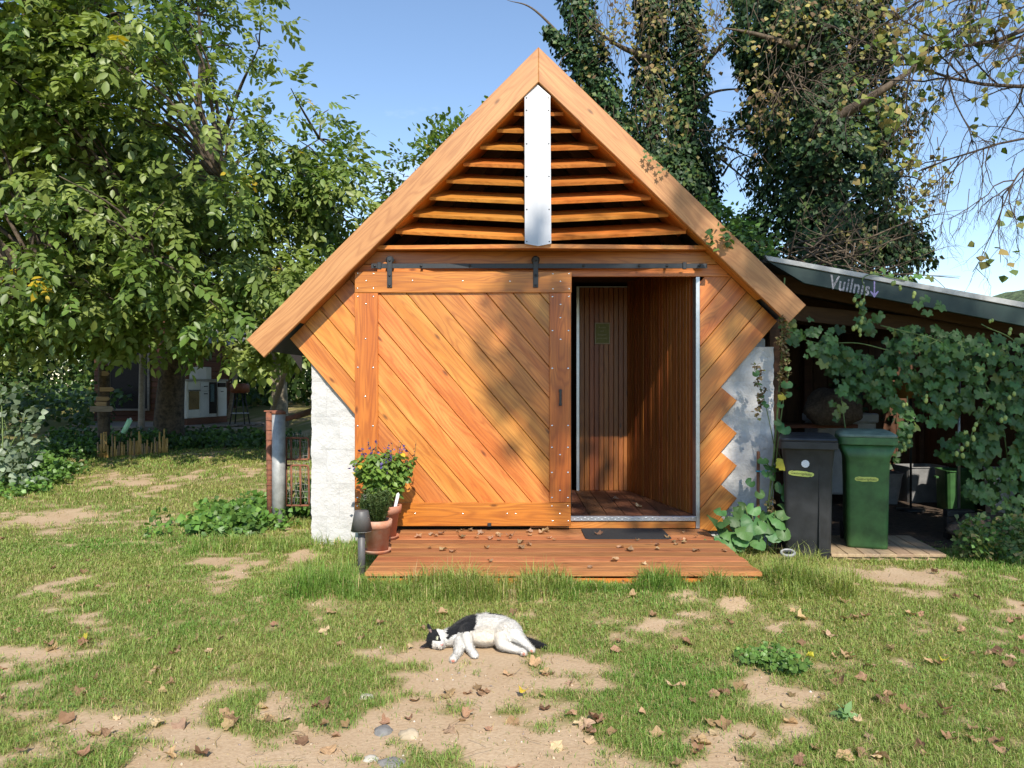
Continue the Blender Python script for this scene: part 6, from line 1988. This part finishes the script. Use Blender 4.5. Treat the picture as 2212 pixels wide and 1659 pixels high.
#@@CAT@@
# ------------------------------------------------------------------ the cat
def cat():
    r = np.random.default_rng(9)
    c = Vector((-.178, 3.90, 0.0)); c.z = ground_at(c.x, c.y) - .002
    bm = bmesh.new()
    def ell(p, rad, rot=None):
        m = Matrix.Translation(p)
        if rot: m = m @ rot
        bmesh.ops.create_icosphere(bm, subdivisions=3, radius=1, matrix=m @ Matrix.Diagonal((*rad, 1)))
    def limb(pts, rads, n=9):
        pts = [Vector(p) for p in pts]
        for a in range(len(pts) - 1):
            for k in range(n):
                t = k / n
                q_ = pts[a].lerp(pts[a + 1], t); rr_ = rads[a] * (1 - t) + rads[a + 1] * t
                bmesh.ops.create_icosphere(bm, subdivisions=2, radius=rr_, matrix=Matrix.Translation(q_))
        bmesh.ops.create_icosphere(bm, subdivisions=2, radius=rads[-1], matrix=Matrix.Translation(pts[-1]))
    # trunk lying on its side
    limb([(-.085, .085, .062), (-.03, .10, .074), (.04, .105, .078), (.11, .10, .074), (.175, .095, .060)], [.060, .074, .080, .076, .056], 8)
    ell((.03, .06, .060), (.10, .075, .056)); ell((.14, .07, .072), (.075, .075, .062))
    ell((-.055, .05, .062), (.055, .06, .056))
    # neck and head
    limb([(-.085, .07, .060), (-.145, .05, .050), (-.180, .04, .046)], [.056, .046, .040], 6)
    hd = Vector((-.207, .030, .047))
    ell(hd, (.050, .046, .049))
    ell(hd + Vector((.020, -.034, -.008)), (.027, .024, .029))            # muzzle
    ell(hd + Vector((.010, -.018, .018)), (.024, .022, .020)); ell(hd + Vector((.012, -.018, -.025)), (.022, .022, .016))
    ell(hd + Vector((.029, -.049, -.006)), (.011, .010, .014))
    def ear(base, tip, w):
        b_ = Vector(base); t_ = Vector(tip)
        for k in range(9):
            t = k / 8
            q_ = b_.lerp(t_, t)
            ell(q_, (w * (1 - .8 * t) * .6, .008, w * (1 - .8 * t) * .55), (t_ - b_).to_track_quat('Z', 'Y').to_matrix().to_4x4() @ Matrix.Rotation(0, 4, 'X'))
    ear(hd + Vector((-.024, -.004, .036)), hd + Vector((-.042, -.012, .076)), .027)
    ear(hd + Vector((-.040, -.004, -.022)), hd + Vector((-.078, -.014, -.040)), .027)
    # fore legs
    limb([(-.05, .05, .085), (-.048, -.005, .070), (-.040, -.050, .045), (-.022, -.085, .026), (-.010, -.108, .020)], [.040, .031, .024, .020, .0205])
    limb([(-.085, .04, .045), (-.085, -.035, .032), (-.088, -.090, .024), (-.098, -.135, .018), (-.104, -.168, .020)], [.040, .030, .022, .017, .019])
    ell((-.006, -.118, .017), (.021, .019, .015)); ell((-.106, -.178, .019), (.019, .018, .017))
    # hind legs
    limb([(.12, .04, .065), (.130, -.025, .044), (.170, -.045, .030), (.210, -.055, .021), (.232, -.072, .018)], [.052, .034, .022, .0165, .0175])
    limb([(.16, .06, .085), (.185, .02, .074), (.222, .006, .054), (.250, -.012, .034), (.270, -.034, .021)], [.056, .044, .028, .020, .019])
    ell((.236, -.082, .017), (.018, .020, .016)); ell((.276, -.044, .019), (.019, .022, .017))
    # tail
    limb([(.195, .085, .045), (.24, .07, .028), (.285, .050, .020), (.318, .030, .017), (.342, .016, .014)], [.026, .021, .019, .017, .012], 8)
    me0 = bpy.data.meshes.new('tmp'); bm.to_mesh(me0); bm.free()
    o = bpy.data.objects.new('tmp', me0); COL.objects.link(o)
    md = o.modifiers.new('r', 'REMESH'); md.mode = 'VOXEL'; md.voxel_size = .0036
    sm = o.modifiers.new('s', 'SMOOTH'); sm.factor = .5; sm.iterations = 7
    dg = bpy.context.evaluated_depsgraph_get()
    me = bpy.data.meshes.new_from_object(o.evaluated_get(dg))
    bpy.data.objects.remove(o)
    me.name = 'cat'
    n = len(me.vertices)
    co = np.empty(n * 3, np.float32); me.vertices.foreach_get('co', co); co = co.reshape(-1, 3).astype(float)
    no = np.empty(n * 3, np.float32); me.vertices.foreach_get('normal', no); no = no.reshape(-1, 3).astype(float)
    x, y, z = co.T
    j = (fbm(x * 60, y * 60 + z * 60, 3, 3) - .45)
    colr = np.tile(np.array([.67, .64, .59]), (n, 1))
    cream = np.clip(1 - np.abs(y + .01) / .07, 0, 1) * np.clip(1 - np.abs(x - .05) / .14, 0, 1) * np.clip((z - .02) / .03, 0, 1)
    colr = colr * (1 - .55 * cream[:, None]) + np.array([.62, .50, .33]) * .55 * cream[:, None]
    blk = np.array([.012, .012, .014])
    def black(mask): colr[mask] = blk * (1 + .5 * j[mask][:, None])
    # saddle over the shoulders: wedge on the upper side
    xx = x + j * .03
    black((xx > -.155) & (xx < -.012 - .35 * np.clip(.12 - z, 0, 1)) & (z > .098 - .42 * (xx + .02) * (xx + .02) * 4 + j * .012 - .18 * np.clip(-.06 - xx, 0, 1)) & (y > -.01))
    black((np.abs(x - .09 + j * .03) < .040) & (z + j * .02 > .118) & (y > .10))
    # head mask
    hx = x - hd.x; hy = y - hd.y; hz = z - hd.z
    head = (hx < .055) & (np.abs(hz) < .10) & (y < .10)
    black(head & ((hx < -.015 + j * .012) | ((hz > .006 + j * .006) & (hx < .030 - .5 * np.clip(hz - .006, 0, 1)) & (hx + hz < .050))))
    ein = ((hx < -.024) & (hy < -.008) & (np.abs(hz) > .036) & (np.abs(hz) < .058) & (no[:, 1] < -.75))
    colr[ein] = [.30, .20, .18]
    # eyes as narrow slits, nose, paw pads
    for ez in (.018, -.028):
        e = ((hx - .010) ** 2 / .004 ** 2 + (hz - ez) ** 2 / .008 ** 2 < 1) & (hy < -.01)
        colr[e] = [.55, .55, .38] if ez > 0 else [.03, .03, .03]
    nose = ((hx - .034) ** 2 + (hz + .007) ** 2 < .0065 ** 2) & (hy < -.040)
    colr[nose] = [.62, .29, .26]
    for (px_, py_, pz_) in ((-.106, -.196, .018), (.236, -.100, .017), (.276, -.064, .019)):
        pd = ((x - px_) ** 2 + (z - pz_) ** 2 < .0088 ** 2) & (y < py_ + .010)
        colr[pd] = [.62, .27, .20]
    black((x > .205) & (y > .012) & (z < .06) & (x + y * .8 > .262)); black((x > .298))
    a = me.color_attributes.new('Col', 'FLOAT_COLOR', 'POINT')
    c4_ = np.ones((n, 4), np.float32); c4_[:, :3] = np.clip(colr, 0, 1); a.data.foreach_set('color', c4_.ravel())
    me.polygons.foreach_set('use_smooth', np.ones(len(me.polygons), bool))
    w = NT('cat_fur'); at = w.n('ShaderNodeAttribute'); at.attribute_name = 'Col'
    w.l(at.outputs['Color'], w.p.inputs['Base Color']); w.p.inputs['Roughness'].default_value = .8; w.p.inputs['Sheen Weight'].default_value = .15
    w.p.inputs['Specular IOR Level'].default_value = .2
    tcx = w.n('ShaderNodeTexCoord'); w.bump(w.noise(w.mapping(tcx.outputs['Object'], (60, 160, 160)), 1, 3), .35, .003)
    o = add('cat', me, None, w.m, Matrix.Translation(c), label='white cat with black patches sleeping on its side on the sand', cat='cat')
    # short fur
    N = 60000
    idx = r.integers(0, n, N)
    p = co[idx]; nn_ = no[idx]
    keep = p[:, 2] > .006
    p, nn_, idx = p[keep], nn_[keep], idx[keep]
    # combed from the head towards tail and paws
    flow = np.tile(np.array([1.0, -.15, -.1]), (len(p), 1))
    legm = (p[:, 1] < .0); flow[legm] = [0.15, -1, -.35]
    hm = p[:, 0] < -.175; flow[hm] = [-.6, .6, 0]
    t = flow - nn_ * (flow * nn_).sum(1, keepdims=True)
    d = nrm(nrm(t) + nn_ * .40 + r.normal(0, .28, (len(p), 3)))
    side = nrm(np.cross(d, nn_ + 1e-4)); Lh = r.uniform(.008, .018, len(p)) * np.where(hm | legm, .6, 1)
    wd_ = .0009
    V = np.stack([p - side * wd_, p + side * wd_, p + d * Lh[:, None]], 1).reshape(-1, 3)
    Lp = np.arange(len(V))
    C = np.repeat(np.clip(colr[idx] * (1 + r.normal(0, .10, (len(p), 1))), 0, .85), 3, 0)
    add('fur', mesh_np('fur', V, Lp, np.full(len(p), 3), False, C), o, w.m, Matrix.Translation(c), kind='stuff')
cat()

# ------------------------------------------------------------------ stones
def stone(name, px, py, w, d, h, mat, label, seed, group=None):
    x, y = G(px, py)
    bm = bmesh.new(); bmesh.ops.create_icosphere(bm, subdivisions=3, radius=1)
    for v_ in bm.verts:
        k = 1 + .25 * mnoise.noise(v_.co * 1.3 + Vector((seed * 3.1, 0, 0))) + .06 * mnoise.noise(v_.co * 4 + Vector((seed, 0, 0)))
        v_.co = Vector((v_.co.x * k * w / 2, v_.co.y * k * d / 2, v_.co.z * k * h))
    me = bpy.data.meshes.new(name); bm.to_mesh(me); bm.free()
    me.polygons.foreach_set('use_smooth', [True] * len(me.polygons))
    add(name, me, None, mat, Matrix.Translation((x, y, ground_at(x, y) - h * .15)), label=label, cat='stone', group=group)
stone('stone', 884, 1590, .085, .075, .028, M_STONE[0], 'rounded buff stone in the bare sand before the cat', 1)
stone('stone', 829, 1580, .075, .09, .02, M_STONE[1], 'flat grey stone half sunk in the sand beside the buff stone', 2)
stone('stone', 792, 1508, .07, .05, .02, M_STONE[2], 'pale whitish stone in the sand left of the cat', 3)
stone('stone', 845, 1648, .10, .09, .012, M_STONE[1], 'broad flat brownish stone level with the sand', 4)
stone('stone', 800, 1640, .06, .05, .014, M_STONE[2], 'small white stone by the broad flat stone', 5)
# crumbs of gravel
rp_ = np.random.default_rng(33)
NP = 9000
gxp = rp_.uniform(-2.2, 2.4, NP); gyp = 2.5 + rp_.random(NP) ** 1.4 * 3.2
kp = (sandiness(gxp, gyp) > .35) & ((gxp + .18) ** 2 / .12 + (gyp - 3.95) ** 2 / .09 > 1)
gxp, gyp = gxp[kp], gyp[kp]
octv = np.array([(1, 0, 0), (-1, 0, 0), (0, 1, 0), (0, -1, 0), (0, 0, 1), (0, 0, -1)]) * 1.0
octf = [(0, 2, 4), (2, 1, 4), (1, 3, 4), (3, 0, 4), (2, 0, 5), (1, 2, 5), (3, 1, 5), (0, 3, 5)]
n = len(gxp)
sc3 = np.stack([rp_.uniform(.6, 1.2, n), rp_.uniform(.6, 1.2, n), rp_.uniform(.4, .8, n)], 1) * (rp_.random(n) ** 4 * .008 + .0018)[:, None]
V, L, Z, C = scatter(octv, octf, np.stack([gxp, gyp, gz(gxp, gyp) + .001], 1), orient(np.stack([rp_.normal(0, 1, n), rp_.normal(0, 1, n), np.zeros(n)], 1), np.tile([0, 0, 1.], (n, 1))), sc3, mixcol([(2, (.46, .36, .25)), (3, (.36, .25, .16)), (.5, (.55, .5, .42)), (1, (.25, .2, .17))], n, rp_, .2))
M_CRUMB = leafmat('gravel_crumb', 0.0, .9)
add('gravel', mesh_np('gravel', V, L, Z, True, C), None, M_CRUMB, label='fine gravel crumbs scattered in the bare sand', cat='gravel', kind='stuff')

# ------------------------------------------------------------------ fallen leaves
def dry_leaf(seed):
    r = random.Random(seed)
    n = 15
    ph = r.random() * 6.28; curl = r.uniform(.1, 1.1); cx2 = r.uniform(-.5, .7); tw_ = r.uniform(-1, 1)
    V = [(0, 0, 0)]; F = []
    for ring in (.55, 1.0):
        for k in range(n):
            a = 2 * math.pi * k / n
            lob = .80 + .15 * math.cos(5 * a + ph) * ring + r.uniform(-.13, .13)
            xx, yy = ring * lob * math.cos(a) * .5, ring * lob * math.sin(a) * .5
            zz = curl * xx * xx * 1.8 + cx2 * yy * yy + tw_ * xx * yy + r.uniform(-.09, .09) * ring
            V.append((xx, yy, zz))
    for k in range(n):
        k2 = (k + 1) % n
        F.append((0, 1 + k, 1 + k2)); F.append((1 + k, 1 + n + k, 1 + n + k2, 1 + k2))
    # stalk
    b0 = len(V); V += [(-.5, .012, .02), (-.5, -.012, .02), (-.85, 0, .07)]; F.append((b0, b0 + 1, b0 + 2))
    me = mesh('fallen_leaf', V, F, False)
    return me, min(v_[2] for v_ in V)
DRY = []
for k in range(18):
    me, mn = dry_leaf(k)
    me.materials.append(M_DRY[[0, 1, 0, 2, 0, 1][k % 6]]); DRY.append((me, mn))
ry = random.Random(12)
def in_rect(x, y, x0, x1, y0, y1): return x0 < x < x1 and y0 < y < y1
def blocked(x, y):
    return in_rect(x, y, -1.04, 1.7, DFY - .03, 6.5) or in_rect(x, y, -1.75, 2.25, 6.3, 11.2) or ((x + .17) ** 2 / .115 + (y - 3.93) ** 2 / .075 < 1) or in_rect(x, y, 2.0, 3.3, 5.8, 6.7)
def drop(x, y, z, s, me, mn, label, group, tiltmax=.5):
    M = Matrix.Translation((x, y, z)) @ Matrix.Rotation(ry.uniform(0, 6.28), 4, 'Z') @ Matrix.Rotation(ry.uniform(-tiltmax, tiltmax), 4, 'X') @ Matrix.Rotation(ry.uniform(-tiltmax, tiltmax), 4, 'Y') @ Matrix.Scale(s, 4)
    add('fallen_leaf', me, None, None, M, label=label, cat='leaf', group=group)
LOOK = {'dry_leaf_tan': 'tan', 'dry_leaf_brown': 'dark brown', 'dry_leaf_pale': 'pale buff'}
PLACES = [(-.17, 3.95, .75, 'beside the sleeping cat'), (*G(870, 1590), .42, 'near the buff and grey stones'), (2.4, 5.6, .75, 'in front of the wheelie bins'), (3.6, 5.6, .8, 'before the shelter opening'),
          (-2.4, 6.9, .9, 'near the rusty gate post'), (-1.2, 5.2, .55, 'by the garden lamp'), (*G(1673, 1440), .45, 'around the dark green weed clump'), (*G(1826, 1548), .4, 'around the pale rosette weed'), (-5, 10.5, 2.0, 'before the bamboo edging')]
def leaf_label(me, s_, x, y, onsand):
    lk = LOOK[me.materials[0].name]
    sz = 'large' if s_ > .066 else ('small' if s_ < .050 else 'middling')
    ground_ = 'on bare sand' if onsand else 'in the grass'
    where = ''
    for ax_, ay_, rr_, t_ in PLACES:
        if math.hypot(x - ax_, y - ay_) < rr_: where = t_; break
    if not where and -1.2 < x < 1.8 and DFY - .75 < y < DFY: where = 'just in front of the deck'
    lb = f'{sz} {lk} dry leaf lying {ground_} {where}'.strip()
    return lb, f'{sz} {lk} dry leaves {ground_} {where}'.strip()
def deck_label(me, s_, x, y):
    lk = LOOK[me.materials[0].name]
    sz = 'larger' if s_ > .057 else 'smaller'
    where = 'at the foot of the sliding door' if (x < .45 and y > 5.9) else ('by the doormat' if abs(x - .9) < .5 and y > 5.8 else ('at the deck end by the gourd plant' if x > 1.25 else 'on the open deck boards'))
    return f'{sz} {lk} dry leaf lying {where}', f'{sz} {lk} dry leaves {where}'
cnt = 0; tries = 0; DROPPED = []
while cnt < 232 and tries < 20000:
    tries += 1
    py = 1140 + 520 * ry.random() ** .9; px = ry.uniform(-20, 2230)
    x, y = G(px, py)
    if cnt > 20 and ry.random() < .38:
        x, y = ry.choice(DROPPED); x += ry.gauss(0, .10); y += ry.gauss(0, .10)
    if blocked(x, y): continue
    if py < 1230 and ry.random() < .35: continue
    if px < 700 and ry.random() < .25: continue
    sd_ = float(sandiness(np.array([x]), np.array([y]))[0])
    me, mn = ry.choice(DRY)
    s = ry.uniform(.036, .080)
    onsand = sd_ > .45
    z = ground_at(x, y) + (-mn * s * .5) + (.004 if onsand else .016)
    drop(x, y, z, s, me, mn, *leaf_label(me, s, x, y, onsand)); DROPPED.append((x, y))
    cnt += 1
for k in range(52):
    if k < 22: x, y = ry.uniform(-.75, .3), ry.uniform(5.95, 6.3)
    elif k < 34: x, y = ry.uniform(1.0, 1.6), ry.uniform(5.5, 6.25)
    else: x, y = ry.uniform(-.6, 1.6), ry.uniform(DFY + .1, 6.1)
    me, mn = ry.choice(DRY); s = ry.uniform(.04, .075)
    drop(x, y, DZ + max(.006, -mn * s) + .004, s, me, mn, *deck_label(me, s, x, y), tiltmax=.2)
for x, y, t_ in ((.98, 7.3, 'dry leaf on the porch floor near the back wall'), (1.13, 6.85, 'dry leaf on the porch floor near the slanting side wall')):
    me, mn = DRY[3]
    drop(x, y, FZ + .01, .075, me, mn, t_, None, tiltmax=.2)
ym = dry_leaf(40)[0]; ym.materials.append(M_YELLOWLEAF)
for px, py, t_ in ((180, 1390, 'yellow fallen leaf in the open lawn left of the bare sand'), (1128, 1507, 'yellow fallen leaf at the edge of the sand before the cat'), (2037, 1440, 'yellow fallen leaf in the lawn far right of the cat'), (1750, 1430, 'yellow fallen leaf beside the dark green weed clump')):
    x, y = G(px, py)
    drop(x, y, ground_at(x, y) + .03, .055, ym, 0, t_, None, .3)

# ------------------------------------------------------------------ grass
def grass():
    r = np.random.default_rng(55)
    xs, ys, hs = [], [], []
    def fill(y0, y1, dens, hmul=1.0, xl=None):
        for a0 in np.arange(y0, y1, .25):
            hw_ = a0 * .70 + .85
            n = int(2 * hw_ * .25 * dens(a0))
            x = r.uniform(-hw_, hw_, n); y = r.uniform(a0, a0 + .25, n)
            xs.append(x); ys.append(y); hs.append(np.full(n, hmul))
    fill(2.4, 6.6, lambda a: 19000 * (3 / a) ** 1.2)
    fill(6.6, 13.5, lambda a: 3000 * (7 / a) ** 1.2, 1.2)
    # tall tufts along edges
    def strip(x0, x1, y0, y1, n, hm):
        xs.append(r.uniform(x0, x1, n)); ys.append(r.uniform(y0, y1, n)); hs.append(hm * (.15 + 1.35 * vnoise(xs[-1] * 7, ys[-1] * 7, 77)) * r.uniform(.5, 1.25, n))
    strip(-1.35, .40, DFY - .28, DFY - .01, 8500, 3.6)
    strip(.35, 1.0, DFY - .16, DFY - .01, 3600, 2.6)
    strip(1.0, 2.1, DFY - .25, DFY + .1, 8500, 3.6)
    strip(-1.5, -1.05, 4.9, 6.4, 6000, 3.2)
    strip(-2.6, -1.05, 6.1, 6.42, 5200, 2.8)
    strip(-2.6, -1.7, 6.3, 7.5, 5200, 2.6)
    strip(1.67, 2.35, 5.0, 5.95, 5200, 2.6)
    strip(2.2, 3.6, 5.6, 5.88, 2200, 1.3)
    strip(3.3, 4.6, 5.5, 6.2, 3000, 1.6)
    strip(-7.0, -5.2, 8.3, 9.6, 4000, 2.2)
    strip(-6.5, -2.6, 11.0, 11.4, 3000, 1.2)
    x = np.concatenate(xs); y = np.concatenate(ys); h = np.concatenate(hs)
    sd_ = sandiness(x, y)
    patchy = fbm(x * 5, y * 5, 91, 3)
    keep = r.random(len(x)) > np.clip(sd_ ** .8 * 1.45, 0, .975)
    keep &= ~((x > -.93) & (x < 1.61) & (y > DFY + .0) & (y < 6.5))
    keep &= ~((x > -1.66) & (x < 2.2) & (y > 6.42))
    keep &= ~(((x + .16) ** 2 / .10 + (y - 3.97) ** 2 / .045) < 1)
    keep &= ~((x > 2.0) & (x < 3.25) & (y > 5.85) & (y < 6.7))
    keep &= ~((x > 2.2) & (y > 6.25))
    x, y, h, sd_, patchy = x[keep], y[keep], h[keep], sd_[keep], patchy[keep]
    n = len(x)
    ht = (.016 + .030 * r.random(n) ** 1.4) * h * (.6 + .85 * fbm(x * 2.2, y * 2.2, 61, 3)) * (1 - .35 * np.clip(sd_, 0, 1))
    az = r.random(n) * 2 * np.pi
    lean = r.uniform(.3, 1.7, n) * np.where(h > 1.6, r.uniform(.3, 1.3, n), 1)
    dv = np.stack([np.cos(az), np.sin(az), np.zeros(n)], 1)
    sd2 = np.stack([-np.sin(az), np.cos(az), np.zeros(n)], 1)
    b = np.stack([x, y, gz(x, y) - .003], 1)
    w = (.0009 + .0009 * r.random(n)) * np.clip(y / 3.4, 1, 3.2)
    up = np.array([0, 0, 1.])
    m = b + (up * .62 + dv * (.25 * lean)[:, None]) * ht[:, None]
    t = b + (up * (1.0 - .22 * lean)[:, None] + dv * (.85 * lean)[:, None]) * ht[:, None]
    V = np.stack([b - sd2 * w[:, None], b + sd2 * w[:, None], m + sd2 * (w * .8)[:, None], m - sd2 * (w * .8)[:, None], t], 1).reshape(-1, 3)
    base = np.arange(n)[:, None] * 5
    L = (base + np.array([0, 1, 2, 3, 3, 2, 4])[None]).ravel()
    Z = np.tile([4, 3], n)
    lush = np.clip(fbm(x * 1.4 + 3, y * 1.4, 71, 3) * 1.7 - .30 + np.where(h > 1.6, r.uniform(-.25, .45, n), 0), 0, 1)[:, None]
    g1 = np.array([.165, .30, .05]); g2 = np.array([.35, .385, .105])
    col = g1 * lush + g2 * (1 - lush)
    dry = r.random(n) < (.10 + .28 * np.clip(sd_, 0, 1) + .12 * (1 - lush[:, 0])) * np.where(h > 1.6, .8, 1)
    col[dry] = np.array([.50, .39, .19])
    col = col * (1 + (r.random((n, 1)) - .5) * .6)
    C = np.repeat(col, 5, 0)
    add('grass', mesh_np('grass', V, L, Z, False, C), None, M_GRASS, label='patchy short lawn grass with taller tufts along the deck', cat='grass', kind='stuff')
    # straw and cut stems lying about
    k = 1500
    px = r.uniform(-3.2, 3.2, k); py = r.uniform(2.5, 7.0, k)
    ok = ~((px > -1.05) & (px < 1.7) & (py > DFY - .05)) & ~(((px + .16) ** 2 / .12 + (py - 3.95) ** 2 / .07) < 1)
    px, py = px[ok], py[ok]; k = len(px)
    a = r.random(k) * 6.28; Ls = r.uniform(.03, .14, k)
    d = np.stack([np.cos(a), np.sin(a), r.normal(0, .06, k)], 1); s2 = np.stack([-np.sin(a), np.cos(a), np.zeros(k)], 1) * .0011
    p0 = np.stack([px, py, gz(px, py) + r.uniform(.004, .026, k)], 1)
    mid_ = p0 + d * (Ls * .5)[:, None] + np.stack([r.normal(0, .006, k), r.normal(0, .006, k), np.abs(r.normal(0, .004, k))], 1); p1 = p0 + d * Ls[:, None]
    V = np.stack([p0 - s2, p0 + s2, mid_ + s2, mid_ - s2, p1 + s2, p1 - s2], 1).reshape(-1, 3)
    L = (np.arange(k)[:, None] * 6 + np.array([0, 1, 2, 3, 3, 2, 4, 5])[None]).ravel()
    C = np.repeat(mixcol([(3, (.42, .32, .15)), (1, (.5, .42, .22)), (1, (.24, .16, .08))], k, r, .2), 6, 0)
    add('straw', mesh_np('straw', V, L, np.full(2 * k, 4), False, C), None, M_GRASS, label='dry straw stalks strewn over the lawn', cat='straw', kind='stuff')
    # clover-like leaflets low in the turf
    k = 26000
    yy_ = 2.45 + 4.2 * r.random(k) ** .85; xx_ = r.uniform(-1, 1, k) * (yy_ * .7 + .3)
    f = (fbm(xx_ * 1.1 + 9, yy_ * 1.1, 44, 3) > .47) & (sandiness(xx_, yy_) < .35) & ~((xx_ > -1.05) & (xx_ < 1.7) & (yy_ > DFY - .03)) & ~(((xx_ + .16) ** 2 / .12 + (yy_ - 3.95) ** 2 / .07) < 1)
    f &= ~((xx_ > 2.0) & (xx_ < 3.25) & (yy_ > 5.85)) & ~((xx_ > -1.66) & (xx_ < 2.2) & (yy_ > 6.4))
    xx_, yy_ = xx_[f], yy_[f]; k = len(xx_)
    pos = np.stack([xx_, yy_, gz(xx_, yy_) + r.uniform(.006, .03, k)], 1)
    V, L, Z, C = scatter(OVAL_V, OVAL_F, pos, orient(np.concatenate([r.normal(0, 1, (k, 2)), r.normal(0, .3, (k, 1))], 1), np.tile([0, -.2, 1.], (k, 1)) + r.normal(0, .25, (k, 3))), r.uniform(.008, .018, k), mixcol([(3, (.13, .25, .05)), (2, (.19, .31, .07)), (1, (.26, .3, .09))], k, r, .25))
    add('clover', mesh_np('clover', V, L, Z, False, C), None, M_GRASS, label='small clover leaves low in the turf', cat='clover', kind='stuff')
    print('GRASS', n)
grass()
